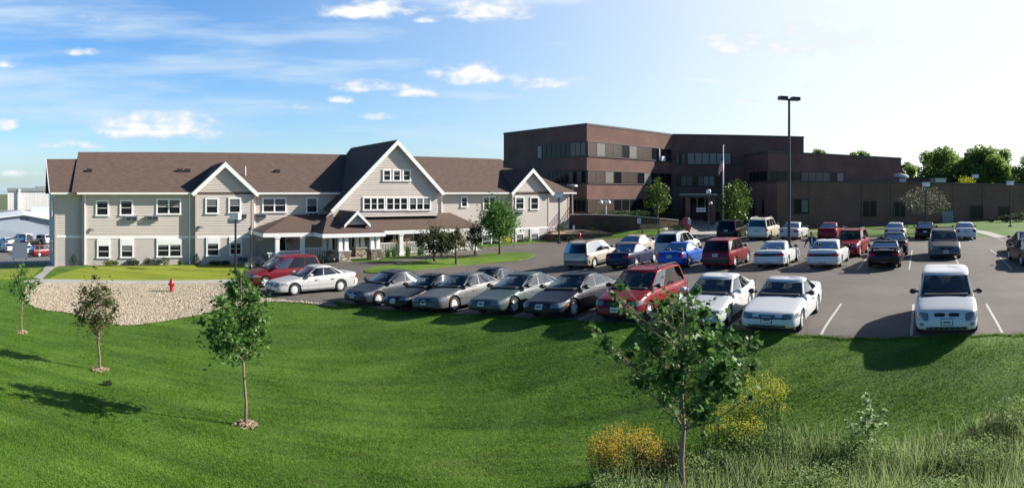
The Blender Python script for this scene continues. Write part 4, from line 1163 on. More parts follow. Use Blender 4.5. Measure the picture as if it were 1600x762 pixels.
wt = thing('warehouse', (*at(66, 150)[:2], -10.4), 'long white roofed shed standing behind the blue grey warehouse', 'warehouse')
mb = MB(); a, b = at(45, 172), at(120, 172); dd = (b - a).normalized(); nn = Vector((-dd.y, dd.x, 0)) * 30
mb.add([(a.x, a.y, -10.4), (b.x, b.y, -10.4), (b.x, b.y, -6.6), (a.x, a.y, -6.6)], [(0, 1, 2, 3)]); obj('wall', mb, BARN, wt)
mb = MB(); mb.slab([(a.x, a.y, -6.6), (b.x, b.y, -6.6), (b.x + nn.x, b.y + nn.y, -4.6), (a.x + nn.x, a.y + nn.y, -4.6)], .3); obj('roof', mb, PROOF, wt)
tk = thing('process_tower', (*at(45, 235)[:2], -10.4), 'tall pale ribbed plant building with a grey roof edge left of the house', 'industrial building')
a, b = at(12, 235), at(130, 235); dd = (b - a).normalized(); nn = Vector((-dd.y, dd.x, 0))
F = (Vector(a[:2]), Vector(dd[:2]), Vector((dd.y, -dd.x)), 0)
mb = MB(); fbox(mb, F, 0, 26, -10.4, .3, -25, 0)
for k in range(26): fbox(mb, F, k + .02, k + .10, -10.4, .3, .0, .05)
obj('wall', mb, PALE, tk)
mb = MB(); fbox(mb, F, -.2, 26.2, .32, 1.5, -25.2, .5); fbox(mb, F, 10, 26, 1.52, 2.2, -24, -3); obj('roof', mb, METAL_GREY, tk)
mb = MB(); fbox(mb, F, 4.0, 4.7, -10.4, 1.2, .55, .9); obj('pipe', mb, PROOF, tk)
mb = MB(); fbox(mb, F, -2, 26, -10.4, -6.4, 6, 14); obj('annex', mb, METAL_GREY, tk)
# ------------------------------------------------------------------ cars
def paint(name, col, metal=.0, rough=.32):
    return mat(name, col, rough, metal, coat=.08, spec=.25)
P_WHITE = paint('white car paint', (.60, .61, .62)); P_SILVER = paint('silver car paint', (.50, .50, .49), .1, .4); P_PEWTER = paint('pewter car paint', (.105, .108, .112), .05, .45)
P_GREY = paint('dark grey car paint', (.034, .042, .058), .05, .45); P_SLATE = paint('slate car paint', (.015, .017, .030), .05, .42); P_TEAL = paint('grey green car paint', (.070, .098, .104), .05, .45)
P_RED = paint('red car paint', (.20, .011, .017)); P_MAROON = paint('maroon car paint', (.16, .011, .02)); P_NAVY = paint('navy car paint', (.012, .018, .055), .2)
P_BLUE = paint('bright blue car paint', (.02, .09, .42), .2); P_BLACK = paint('black car paint', (.009, .009, .010)); P_BEIGE = paint('beige car paint', (.46, .41, .34), .2); P_TAN = paint('light tan car paint', (.56, .53, .46), .2)
P_CHAR = paint('charcoal car paint', (.010, .010, .012), .05)
def glass_mat(name, tint, k, fk=1.25):
    m = bpy.data.materials.new(name); m.use_nodes = True; nt = m.node_tree; N, L = nt.nodes, nt.links
    N.remove(N['Principled BSDF'])
    tr = N.new('ShaderNodeBsdfTransparent'); tr.inputs[0].default_value = (*tint, 1)
    gl = N.new('ShaderNodeBsdfGlossy'); gl.inputs['Roughness'].default_value = .02; gl.inputs[0].default_value = (.95, .97, 1, 1)
    fr = N.new('ShaderNodeFresnel'); fr.inputs[0].default_value = 1.5
    ma = N.new('ShaderNodeMath'); ma.operation = 'MULTIPLY_ADD'; L.new(fr.outputs[0], ma.inputs[0]); ma.inputs[1].default_value = fk; ma.inputs[2].default_value = k; ma.use_clamp = True
    mx = N.new('ShaderNodeMixShader'); L.new(ma.outputs[0], mx.inputs[0]); L.new(tr.outputs[0], mx.inputs[1]); L.new(gl.outputs[0], mx.inputs[2]); L.new(mx.outputs[0], N['Material Output'].inputs[0])
    return m
CARGLASS = glass_mat('car glass', (.55, .61, .60), .10)
PRIVACY = glass_mat('dark tinted car glass', (.10, .11, .115), .03, .55)
CABIN = mat('car cabin trim', (.03, .03, .032), .8)
SEAT = mat('car seat cloth', (.16, .15, .135), .9)
TYRE = mat('tyre rubber', (.018, .018, .018), .85)
RIM = mat('wheel alloy', (.66, .66, .67), .4, .15)
TRIM = mat('black car trim', (.02, .02, .021), .6)
CHROME = mat('chrome', (.75, .75, .76), .15, 1.0)
HEADL = mat('headlight lens', (.24, .26, .28), .08, .3)
TAILL = mat('red tail lamp', (.33, .012, .012), .15)
AMBER = mat('amber lamp', (.36, .12, .03), .25)
PLATE = mat('number plate', (.62, .63, .62), .5)
PLATE_INK = mat('number plate ink', (.12, .13, .2), .6)
_whl = {}
def wheel_meshes(r, spokes):
    k = (r, spokes)
    if k in _whl: return _whl[k]
    t = MB(); w = .105
    t.lathe([(r * .60, -w * .8), (r * .66, -w), (r * .90, -w * 1.02), (r * .975, -w * .8), (r, -w * .4), (r, w * .4), (r * .975, w * .8), (r * .90, w * 1.02), (r * .66, w), (r * .60, w * .8), (r * .60, -w * .8)], 26, axis='Y')
    to = obj('tyre', t, TYRE, smooth=40); tm = to.data; bpy.data.objects.remove(to)
    m = MB()
    # outer face towards +y
    m.lathe([(r * .66, w * .9), (r * .635, w * 1.0), (r * .60, w * .7), (r * .58, w * .1)], 26, axis='Y', mi=0)
    m.lathe([(r * .60, w * .15), (.01, w * .15)], 26, axis='Y', mi=1)
    n = spokes
    for i in range(n):
        a = 2 * math.pi * i / n; hw0, hw1 = (.30 if n <= 6 else .17) * r * (5 / max(n, 5) if n <= 6 else 1), (.16 if n <= 6 else .1) * r
        ca, sa = math.cos(a), math.sin(a)
        def q(rr, tt, yy): return (rr * ca - tt * sa, yy, rr * sa + tt * ca)
        r0, r1 = r * .10, r * .62
        vs = [q(r0, -hw1 * .8, w * .95), q(r1, -hw0 * .62, w * .8), q(r1, hw0 * .62, w * .8), q(r0, hw1 * .8, w * .95), q(r0, -hw1 * .8, w * .4), q(r1, -hw0 * .62, w * .3), q(r1, hw0 * .62, w * .3), q(r0, hw1 * .8, w * .4)]
        m.add(vs, [(0, 1, 2, 3), (0, 4, 5, 1), (2, 6, 7, 3)], 0)
    m.lathe([(.01, w * 1.05), (r * .13, w * 1.02), (r * .15, w * .7)], 14, axis='Y', mi=0)
    ro = obj('rim', m, [RIM, TRIM]); rm = ro.data; bpy.data.objects.remove(ro)
    _whl[k] = (tm, rm)
    return tm, rm

KINDS = dict(
    # L W H wheelbase front-overhang tyre | hood front, cowl, belt, deck heights | cowl, roof front, roof rear, rear base x
    sedan=dict(L=4.85, W=1.82, H=1.44, wb=2.75, fo=.95, r=.325, hf=.74, hc=.94, hb=.95, hd=1.02, xc=1.02, xf=.18, xr=-1.12, xb=-1.86, kind='sedan'),
    bigsedan=dict(L=5.05, W=1.86, H=1.45, wb=2.82, fo=1.05, r=.33, hf=.76, hc=.95, hb=.96, hd=1.02, xc=.98, xf=.18, xr=-1.05, xb=-1.78, kind='sedan'),
    compact=dict(L=4.6, W=1.72, H=1.42, wb=2.62, fo=.92, r=.31, hf=.72, hc=.93, hb=.94, hd=1.0, xc=1.0, xf=.2, xr=-.9, xb=-1.55, kind='sedan'),
    arched=dict(L=4.75, W=1.80, H=1.47, wb=2.72, fo=.92, r=.33, hf=.75, hc=.97, hb=.98, hd=1.05, xc=1.12, xf=.22, xr=-1.2, xb=-2.0, kind='sedan'),
    lowsedan=dict(L=4.85, W=1.80, H=1.40, wb=2.74, fo=.98, r=.325, hf=.68, hc=.90, hb=.92, hd=.98, xc=1.12, xf=.12, xr=-1.05, xb=-1.95, kind='sedan'),
    coupe=dict(L=4.95, W=1.84, H=1.38, wb=2.73, fo=1.02, r=.32, hf=.72, hc=.92, hb=.93, hd=.99, xc=.92, xf=.10, xr=-.78, xb=-1.7, kind='coupe'),
    van=dict(L=4.8, W=1.92, H=1.70, wb=2.95, fo=.95, r=.335, hf=.84, hc=1.04, hb=1.00, hd=1.02, xc=1.30, xf=.30, xr=-2.10, xb=-2.36, kind='van'),
    suv=dict(L=4.5, W=1.80, H=1.68, wb=2.62, fo=.88, r=.345, hf=.88, hc=1.06, hb=1.04, hd=1.06, xc=.95, xf=.42, xr=-1.92, xb=-2.16, kind='van'),
    bigsuv=dict(L=5.1, W=1.98, H=1.88, wb=2.95, fo=.95, r=.385, hf=1.02, hc=1.18, hb=1.16, hd=1.18, xc=1.05, xf=.55, xr=-2.3, xb=-2.46, kind='van'),
)
def interp(x, pts):
    if x <= pts[0][0]: return pts[0][1]
    for (a, b) in zip(pts, pts[1:]):
        if x <= b[0]:
            t = (x - a[0]) / (b[0] - a[0]); return a[1] + (b[1] - a[1]) * t
    return pts[-1][1]
def sm(x, pts, w=.05):
    return sum(interp(x + d * w, pts) * k for d, k in ((-1.5, .1), (-1, .15), (-.5, .15), (0, .2), (.5, .15), (1, .15), (1.5, .1)))
_carcache = {}
def car(kind, x, y, heading, pm, label, cat, group=None, spokes=5, rails=False, spoiler=False, cladding=None, lights='wide', grille='plain', plate=True, bumpstrip=False, bright_trim=False, mirror=None, fascia=None, scale=1.0):
    K = KINDS[kind]
    L, W, Hh, wb, fo, r = K['L'], K['W'], K['H'], K['wb'], K['fo'], K['r']
    hf, hc, hb, hd, xc, xf, xr, xb = (K[k] for k in ('hf', 'hc', 'hb', 'hd', 'xc', 'xf', 'xr', 'xb'))
    van = K['kind'] == 'van'
    h2 = L / 2; w2 = W / 2
    z0 = zt(x, y)
    # rest on the slope
    ch, sh = math.cos(heading), math.sin(heading)
    zf = zt(x + ch * wb / 2, y + sh * wb / 2); zr = zt(x - ch * wb / 2, y - sh * wb / 2)
    zl = zt(x - sh * .8, y + ch * .8); zr_ = zt(x + sh * .8, y - ch * .8)
    t = thing('parked_car', (x, y, (zf + zr) / 2 + .012), label, cat, group, 0)
    t.rotation_mode = 'XYZ'
    M = Matrix.Rotation(heading, 4, 'Z') @ Matrix.Rotation(-math.atan2(zf - zr, wb), 4, 'Y') @ Matrix.Rotation(math.atan2(zl - zr_, 1.6), 4, 'X')
    t.rotation_euler = M.to_euler(); t.scale = (scale,) * 3
    xwf, xwr = h2 - fo, h2 - fo - wb
    if van:
        top = [(-h2, .55), (-h2 + .03, .80), (-h2 + .07, .98), (-h2 + .12, hd), (xb, hd), (0, hb), (xc - .1, hc - .01), (xc + .05, hc - .02), (h2 - .42, hf + .01), (h2 - .2, hf - .06), (h2 - .07, hf - .2), (h2, hf - .36)]
    else:
        top = [(-h2, .60), (-h2 + .04, .80), (-h2 + .10, .95), (-h2 + .2, hd), (xb, hd), (-.6, hb + .01), (.4, hb), (xc, hc - .02), (h2 - .5, hf), (h2 - .22, hf - .05), (h2 - .07, hf - .14), (h2, hf - .26)]
    bot = [(-h2, .38), (-h2 + .1, .27), (-h2 + .3, .22), (xwr, .19), (xwf, .19), (h2 - .25, .2), (h2 - .06, .24), (h2, .33)]
    wid = [(-h2, .72), (-h2 + .05, .84), (-h2 + .14, .925), (-h2 + .4, .975), (-h2 + .9, 1), (h2 - 1.0, 1), (h2 - .5, .975), (h2 - .22, .92), (h2 - .09, .83), (h2, .66)]
    ra = r + .055
    xs = sorted(set([round(-h2 + L * i / 78, 4) for i in range(79)] + [round(s * (h2 - d), 4) for s in (-1, 1) for d in (0, .02, .05, .09, .14)] + [round(xw + ra * math.cos(math.pi * k / 14), 4) for xw in (xwf, xwr) for k in range(15)]))
    rows = []
    for X in xs:
        hT = sm(X, top); b0 = sm(X, bot, .03); w = w2 * sm(X, wid, .03)
        b = b0
        for xw in (xwf, xwr):
            d = abs(X - xw)
            if d < ra: b = max(b, r + math.sqrt(ra * ra - d * d))
        zr0 = hT - b0
        prof = [(0, b0), (.80, b0), (.95, b0 + .03), (.985, b0 + .16 * zr0), (1.0, b0 + .45 * zr0), (.995, b0 + .60 * zr0), (.985, b0 + .72 * zr0), (.962, b0 + .86 * zr0), (.925, b0 + .945 * zr0), (.86, hT - .012), (.70, hT + .004), (.38, hT + .018), (0, hT + .024)]
        half = [(w * a, max(z, b) if z < b else z) for a, z in prof]
        # a flared lip round the arch
        rows.append([(X, yy, zz) for yy, zz in half] + [(X, -yy, zz) for yy, zz in reversed(half[1:-1])])
    body = MB(); n = len(rows[0])
    body.v = [p for rw in rows for p in rw]
    for i in range(len(rows) - 1):
        for k in range(n):
            a, b = i * n + k, i * n + (k + 1) % n
            body.f.append((a, a + n, b + n, b)); body.m.append(0)
    body.f.append(tuple(range(n))); body.m.append(0)
    body.f.append(tuple((len(rows) - 1) * n + k for k in reversed(range(n)))); body.m.append(0)
    lower = BVHTree.FromPolygons(body.v, body.f)
    # ---- cabin
    zB = hb - .03; zR = Hh - (.10 if van else .085)
    wB, wR = w2 * .92, w2 * (.78 if van else .69)
    wBf = wB * .96
    bowF, bowR = .16, .10
    xb_ = xb
    def bx(v, s): return xc + (xf - xc) * v - (0)
    def Pf(s, v):
        hw = wBf + (wR * .97 - wBf) * v; z = (hc - .05) + (zR - (hc - .05)) * v
        return (bx(v, s) - bowF * s * s * (1 - .3 * v), s * hw, z)
    def Pr(s, v):
        hw = wB * .97 + (wR * .95 - wB * .97) * v; z0_ = hd - .04
        return (xb_ + (xr - xb_) * v + bowR * s * s, s * hw, z0_ + (zR - z0_) * v)
    def Ps(s, v, sg):
        a, b = Pf(1, v), Pr(1, v)
        X = a[0] + (b[0] - a[0]) * s; bul = 4 * s * (1 - s)
        y_ = a[1] + (b[1] - a[1]) * s + (.035 + .02 * v) * bul
        z = a[2] + (b[2] - a[2]) * s
        z_low = zB if False else z
        top_ = zR + (.045 if van else .035) * bul
        zz = a[2] + (b[2] - a[2]) * s
        return (X, sg * y_, zz + v * (top_ - zR))
    def loop(v):
        pts = [Pf(-1 + 2 * k / 8, v) for k in range(9)]            # from right to left across the screen
        pts += [Ps(k / 10, v, 1) for k in range(1, 10)]
        pts += [Pr(1 - 2 * k / 8, v) for k in range(9)]
        pts += [Ps(1 - k / 10, v, -1) for k in range(1, 10)]
        return pts
    VB, VT = .07, .935
    def ring_strip(rings):
        b0i = len(body.v); n2 = len(rings[0])
        body.v += [p for l in rings for p in l]
        for i in range(len(rings) - 1):
            for k in range(n2):
                a, b = b0i + i * n2 + k, b0i + i * n2 + (k + 1) % n2
                body.f.append((a, b, b + n2, a + n2)); body.m.append(0)
        return b0i + (len(rings) - 1) * n2, n2
    ring_strip([loop(v) for v in (-.14, -.03, VB)])
    lv = [loop(VT), loop(.97), loop(1.0)]
    topl = lv[-1]; cx = (xf + xr) / 2
    crown = Hh - zR
    for (ins, dz) in ((.95, .42), (.84, .68), (.66, .86), (.4, .97), (.15, 1.0)):
        lv.append([(cx + (p[0] - cx) * ins, p[1] * (ins if ins < .9 else .93), p[2] + dz * crown) for p in topl])
    a0, n2 = ring_strip(lv)
    body.f.append(tuple(a0 + k for k in range(n2))); body.m.append(0)
    if kind in ('sedan', 'bigsedan', 'compact', 'arched', 'lowsedan'): spans = ((.035, .435), (.462, .80), (.822, .925))
    elif kind == 'coupe': spans = ((.035, .52), (.55, .90))
    elif kind == 'van': spans = ((.045, .31), (.335, .64), (.662, .955))
    elif kind == 'suv': spans = ((.05, .37), (.395, .67), (.70, .945))
    else: spans = ((.05, .34), (.365, .62), (.65, .945))
    WF, WR = .94, .90
    def pillar(pairs):
        """a painted strip given by two edges as functions of v"""
        (fa_, fb_) = pairs
        P = [[fa_(VB - .02 + (VT - VB + .04) * k / 5), fb_(VB - .02 + (VT - VB + .04) * k / 5)] for k in range(6)]
        body.grid(P)
    for sg in (-1, 1):
        pillar((lambda v: Pf(WF * sg, v), lambda v: Pf(sg, v)))
        pillar((lambda v: Ps(0, v, sg), lambda v: Ps(spans[0][0], v, sg)))
        for (p, q) in zip(spans, spans[1:]): pillar((lambda v, p=p: Ps(p[1], v, sg), lambda v, q=q: Ps(q[0], v, sg)))
        pillar((lambda v: Ps(spans[-1][1], v, sg), lambda v: Ps((spans[-1][1] + 1) / 2, v, sg)))
        pillar((lambda v: Ps((spans[-1][1] + 1) / 2, v, sg), lambda v: Ps(1, v, sg)))
        pillar((lambda v: Pr(WR * sg, v), lambda v: Pr(sg, v)))
    bo = obj('body', body, pm, t, world=False, smooth=38)
    def raise_(P, off):
        Q = []
        for i in range(len(P)):
            row = []
            for j in range(len(P[0])):
                a = Vector(P[min(i + 1, len(P) - 1)][j]) - Vector(P[max(i - 1, 0)][j]); b = Vector(P[i][min(j + 1, len(P[0]) - 1)]) - Vector(P[i][max(j - 1, 0)])
                nn = a.cross(b)
                if nn.length < 1e-9: nn = Vector((0, 0, 1))
                nn.normalize()
                p = Vector(P[i][j])
                if nn.dot(p - Vector((cx, 0, .6))) < 0: nn = -nn
                row.append(tuple(p + nn * off))
            Q.append(row)
        return Q
    def cab(name, F, s0, s1, v0, v1, m=CARGLASS, off=.007, ns=10, nv=6, tl=0, tr=0):
        P = [[F(s0 + (s1 - s0) * j / ns + (tl * (1 - j / ns) + tr * j / ns) * i / nv, v0 + (v1 - v0) * i / nv) for j in range(ns + 1)] for i in range(nv + 1)]
        mb = MB(); mb.grid(raise_(P, off)); return obj(name, mb, m, t, world=False, smooth=True, fixn=False)
    cab('windscreen', Pf, -WF - .005, WF + .005, VB - .01, VT + .01)
    cab('rear_window', Pr, -WR - .005, WR + .005, VB - .01, VT + .01, m=CARGLASS if not van else PRIVACY)
    for sg in (-1, 1):
        for k, (s0, s1) in enumerate(spans):
            cab('side_window', lambda s, v: Ps(s, v, sg), s0 - .004, s1 + .004, VB - .01, VT + .01, ns=8, nv=5, off=.003, m=PRIVACY if van and k > 0 else CARGLASS)
    # inside: parcel shelf level trim, seats with head rests, dash and wheel
    it = MB()
    it.poly([(bx(.0, 0) - .12, -wBf * .95, hc + .022), (bx(0, 0) - .12, wBf * .95, hc + .022), (xb + .02, wB * .93, max(hb, hd) + .025), (xb + .02, -wB * .93, max(hb, hd) + .025)])
    obj('interior_floor', it, CABIN, t, world=False)
    rows_ = [xf - .62, xf - 1.50] if not van else [xf - .50, xf - 1.35, xr + .45]
    for q_, X in enumerate(rows_):
        zs = Hh - (.30 if not van else .42) - (.12 if q_ else 0)
        for yy in (-.36, .36) if q_ == 0 else (-.38, .38):
            se = MB(); se.cbox((X, yy, (hb + zs) / 2), (.14, .42 if q_ == 0 else .34, zs - hb + .10), 0, 0, Matrix.Rotation(-.25, 3, 'Y')); se.cbox((X - .09, yy, zs + .06), (.09, .24, .15), 0, 0, Matrix.Rotation(-.2, 3, 'Y'))
            obj('seat', se, SEAT, t, world=False)
    dh_ = MB(); dh_.cbox((xc - .30, 0, hc + .02), (.42, wBf * 1.6, .10)); obj('dashboard', dh_, CABIN, t, world=False)
    sw = MB()
    cs, sn = math.cos(.5), math.sin(.5)
    sw.tube([(xc - .62 - .17 * math.sin(a) * sn, .36 + .17 * math.cos(a), hc + .05 + .17 * math.sin(a) * cs) for a in [math.pi * 2 * k / 14 for k in range(15)]], .014, 5, cap=False); obj('steering_wheel', sw, CABIN, t, world=False)
    # ---- panels cast onto the body
    def proj(name, axis, sgn, u0, u1, v0_, v1_, m, off=.008, nu=7, nv=4, parent=None, skew=0, rnd_=0.0, taper=0.0):
        """a piece following the body: axis 'x' for nose and tail (u = y), 'y' for the flanks (u = x); v = z"""
        P = []
        for i in range(nv + 1):
            row = []
            for j in range(nu + 1):
                a, b = j / nu, i / nv
                if rnd_:
                    A, B = a * 2 - 1, b * 2 - 1
                    A2_ = A * math.sqrt(max(0, 1 - rnd_ * B * B / 2)); B2_ = B * math.sqrt(max(0, 1 - rnd_ * A * A / 2)); a, b = (A2_ + 1) / 2, (B2_ + 1) / 2
                u = u0 + (u1 - u0) * a; vv0 = v0_ + taper * a; vv = vv0 + (v1_ - vv0) * b + skew * a
                if axis == 'x': o_, d_ = Vector((sgn * 5, u, vv)), Vector((-sgn, 0, 0))
                else: o_, d_ = Vector((u, sgn * 3, vv)), Vector((0, -sgn, 0))
                hit = lower.ray_cast(o_, d_)
                ok = hit[0] is not None and (abs(hit[0].x) > h2 - .75 if axis == 'x' else abs(hit[0].y) > w2 * .5)
                row.append(tuple(hit[0] + Vector(hit[1]) * (off if hit[1].dot(d_) < 0 else -off)) if ok else None)
            P.append(row)
        mb = MB(); mb.grid(P)
        if not mb.f: return None
        return obj(name, mb, m, parent or t, world=False, smooth=True)
    # doors, handles, side strips
    if kind == 'coupe': doors = ((xc - .25, -.42),)
    elif van and kind == 'van': doors = ((xc - .42, .28), (.25, -.92))
    else: doors = ((xc - .32, .02), (-.01, -.98))
    lo, hi = .30, (hb - .07)
    for sg in (-1, 1):
        for (d0, d1) in doors:
            dd = proj('door', 'y', sg, max(d0, d1), max(min(d0, d1), xwr + ra + .03 if not van else -9), lo, hi, pm, off=.006, nu=10, nv=8)
            if dd: proj('handle', 'y', sg, d1 + .26, d1 + .08, hi - .17, hi - .125, pm if not bumpstrip else TRIM, off=.03, nu=3, nv=2, parent=dd)
        if bumpstrip: proj('side_moulding', 'y', sg, xwf - ra - .06, xwr + ra + .06, .50, .575, cladding or bumpstrip if not isinstance(bumpstrip, bool) else pm, off=.018, nu=14, nv=2)
        if bright_trim: proj('sill_trim', 'y', sg, xwf - ra - .04, xwr + ra + .04, .25, .30, CHROME, off=.01, nu=14, nv=2)
    dark = TRIM
    # nose
    q = w2
    if lights == 'wide':   hl = (.50, .96, hf - .235, hf - .085)
    elif lights == 'thin': hl = (.42, .97, hf - .20, hf - .09)
    elif lights == 'tall': hl = (.56, .96, hf - .34, hf - .12)
    else:                  hl = (.46, .90, hf - .22, hf - .10)
    for sg in (-1, 1):
        proj('headlight', 'x', 1, sg * q * hl[0], sg * q * hl[1], hl[2], hl[3], HEADL, .007, 8, 4, rnd_=.35, skew=.02)
        proj('indicator', 'x', 1, sg * q * .965, sg * q * .985, hl[2] + .02, hl[3] - .07, AMBER, .009, 3, 2)
    gw = hl[0] - .08
    if grille == 'split':
        for sg in (-1, 1): proj('grille', 'x', 1, sg * q * .05, sg * q * gw * .82, hf - .22, hf - .12, dark, .009, 6, 3, rnd_=.5)
        for sg in (-1, 1): proj('fog_lamp', 'x', 1, sg * q * .70, sg * q * .84, .36, .46, HEADL, .009, 4, 4, rnd_=.9)
        for k in range(-3, 4): proj('intake', 'x', 1, k * .16 - .05, k * .16 + .05, .29, .335, dark, .009, 2, 2)
    elif grille == 'chrome':
        g = proj('grille', 'x', 1, -q * gw, q * gw, hf - .24, hf - .08, CHROME, .008, 8, 4, rnd_=.4); proj('grille_mesh', 'x', 1, -q * gw * .88, q * gw * .88, hf - .215, hf - .105, dark, .014, 8, 4, parent=g, rnd_=.4)
        proj('badge', 'x', 1, -.06, .06, hf - .19, hf - .13, CHROME, .02, 4, 4, rnd_=.9)
    elif grille == 'slim':
        proj('grille', 'x', 1, -q * gw * .7, q * gw * .7, hf - .17, hf - .12, dark, .008, 8, 2, rnd_=.4); proj('badge', 'x', 1, -.07, .07, hf - .155, hf - .125, CHROME, .014, 3, 2)
    else:
        g = proj('grille', 'x', 1, -q * gw, q * gw, hf - .25, hf - .10, dark, .008, 8, 4, rnd_=.4)
        proj('badge', 'x', 1, -.055, .055, hf - .21, hf - .13, CHROME, .02, 4, 4, rnd_=.9)
    proj('lower_intake', 'x', 1, -q * .62, q * .62, .26, .34, dark, .007, 8, 2)
    if plate:
        proj('plate_holder', 'x', 1, -.18, .18, .38, .575, TRIM, .012, 2, 2)
        pl_ = proj('number_plate', 'x', 1, -.155, .155, .40, .555, PLATE, .02, 2, 2); proj('number_lettering', 'x', 1, -.11, .11, .45, .505, PLATE_INK, .024, 2, 2, parent=pl_) if pl_ else None
    if bumpstrip: proj('bumper_strip', 'x', 1, -q * .93, q * .93, .50, .535, dark if not van else pm, .012, 12, 2)
    # tail
    if van: tl = (.80, .97, .80, hd + .02)
    elif kind in ('coupe',): tl = (.50, .97, .70, .86)
    elif lights == 'wide': tl = (.62, .97, .70, .90)
    else: tl = (.50, .96, .70, .86)
    for sg in (-1, 1):
        proj('tail_light', 'x', -1, sg * q * tl[0], sg * q * tl[1], tl[2], tl[3], TAILL, .009, 6, 4, rnd_=.25)
        if van: proj('tail_light', 'y', sg, -h2 + .05, -h2 + .20, tl[2], tl[3], TAILL, .008, 3, 4)
        else: proj('tail_light', 'y', sg, -h2 + .06, -h2 + .22, tl[2], tl[3] - .02, TAILL, .008, 3, 3)
    if plate:
        zz = .82 if van else (.74 if lights in ('wide', 'thin') else .46)
        proj('plate_holder', 'x', -1, -.18, .18, zz - .095, zz + .095, TRIM, .010, 2, 2)
        pl_ = proj('number_plate', 'x', -1, -.155, .155, zz - .075, zz + .075, PLATE, .016, 2, 2); proj('number_lettering', 'x', -1, -.11, .11, zz - .03, zz + .025, PLATE_INK, .02, 2, 2, parent=pl_) if pl_ else None
    if fascia == 'dark_rear': proj('rear_panel', 'x', -1, -q * .5, q * .5, tl[2], tl[3] - .01, TRIM, .007, 8, 3)
    proj('rear_bumper', 'x', -1, -q * .95, q * .95, .40, .62 if not van else .58, cladding or pm, .03 if not cladding else .035, 12, 4)
    if cladding:
        proj('front_bumper', 'x', 1, -q * .96, q * .96, .27, .55, cladding, .02, 12, 4)
        for sg in (-1, 1): proj('side_cladding', 'y', sg, xwf - ra - .03, xwr + ra + .03, .23, .42, cladding, .012, 12, 3)
    # wheels
    tm, rm = wheel_meshes(r, spokes)
    for xw in (xwf, xwr):
        for sg in (-1, 1):
            we = bpy.data.objects.new('wheel', None); COL.objects.link(we); we.parent = t
            we.location = (xw, sg * (w2 - .125), r); we.empty_display_size = .1
            we.rotation_euler = (0, rnd.random() * 6, 0) if sg > 0 else (0, rnd.random() * 6, math.pi)
            if sg < 0: we.rotation_euler = (0, 0, math.pi)
            for nm, me in (('tyre', tm), ('rim', rm)):
                o = bpy.data.objects.new(nm, me); COL.objects.link(o); o.parent = we
    # dark wheel wells and floor so that no light shows through
    un = MB(); un.box(xwr - .55, xwf + .5, -w2 * .74, w2 * .74, .21, .45); obj('underbody', un, TRIM, t, world=False)
    # mirrors
    for sg in (-1, 1):
        mm = MB(); a = Ps(.06, .08, sg); mx_, my, mz = a[0] - .05, sg * (w2 + .09), a[2] + .10
        prof = [(-.10, .05), (-.07, .08), (0, .09), (.07, .07), (.10, .03)]
        P = []
        for (dx, rr) in prof: P.append([(mx_ + dx * .9, my + sg * math.cos(k * math.pi / 5) * .11, mz + math.sin(k * math.pi / 5) * rr) for k in range(11)])
        mm.grid(P); mm.poly(P[0]); mm.poly(P[-1]); mm.box(mx_ - .03, mx_ + .04, min(my, sg * (w2 - .1)), max(my, sg * (w2 - .1)), mz - .04, mz + .02)
        obj('wing_mirror', mm, mirror or TRIM, t, world=False, smooth=30)
    # wipers line / cowl
    cw = MB(); P = [[(Pf(s, v)[0] + .05, Pf(s, v)[1], Pf(s, v)[2] + .012) for s in [-.9 + .18 * k for k in range(11)]] for v in (.0, .07)]; cw.grid(P); obj('wiper_cowl', cw, TRIM, t, world=False)
    if rails:
        for sg in (-1, 1):
            rr = MB(); ys = sg * (wR * .86); zz = Hh + .05
            rr.tube([(xf - .25, ys, Hh - .02), (xf - .4, ys, zz), ((xf + xr) / 2, ys, zz + .015), (xr + .4, ys, zz), (xr + .22, ys, Hh - .02)], .022, 6); obj('roof_rail', rr, TRIM if rails is True else rails, t, world=False, smooth=True)
        if kind != 'bigsuv':
            rr = MB()
            for X in (xf - .9, xr + .9): rr.tube([(X, -wR * .86, Hh + .065), (X, wR * .86, Hh + .065)], .017, 6)
            obj('roof_bar', rr, TRIM, t, world=False)
    if spoiler:
        sp = MB(); zz = hd + .15; X = -h2 + .28
        sp.box(X - .14, X + .12, -w2 * .86, w2 * .86, zz - .02, zz + .03)
        for sg in (-1, 1): sp.box(X - .05, X + .08, sg * w2 * .66 - .05, sg * w2 * .66 + .05, hd - .03, zz - .018)
        obj('spoiler', sp, pm, t, world=False)
    if not van:
        an = MB(); an.tube([(xwf - .55, -w2 * .88, hc - .1), (xwf - .75, -w2 * .88, hc + .62)], .006, 4); obj('aerial', an, TRIM, t, world=False)
    return t
HB = math.atan2(NV[1], NV[0])           # heading away from us, across the rows
def park(kind, px, n, pm, label, cat, away=True, group=None, dh=0., tt=None, **kw):
    """px, n: bearing and row depth of the end of the car that faces us"""
    L = KINDS[kind]['L']; t_ = tpx(px, n) if tt is None else tt
    n += rnd.uniform(-.12, .12); dh += rnd.uniform(-.025, .025)
    x, y = RC(t_, n + L / 2)
    return car(kind, x, y, (HB if away else HB + math.pi) + dh, pm, label, cat, group, **kw)
G1, G2, G3, G4 = 'cars along the lawn edge', 'cars with their backs to us in the middle row', 'cars in the middle row behind them', 'cars parked before the brick wing'
N1 = 18.65
park('van', 1483, N1, P_WHITE, 'white minivan with split black grille parked alone head-on at the right', 'minivan', False, G1, lights='tall', grille='split', mirror=TRIM, spokes=5)
park('coupe', 1200, N1, P_WHITE, 'white sedan with black front strip nosing the lawn beside the empty stalls', 'car', False, G1, lights='wide', grille='slim', bumpstrip=True, mirror=TRIM, spokes=9)
park('lowsedan', 1082, N1 + .1, P_WHITE, 'white sedan partly hidden by the nearest young tree', 'car', False, G1, lights='thin', grille='slim', mirror=P_WHITE, spokes=5)
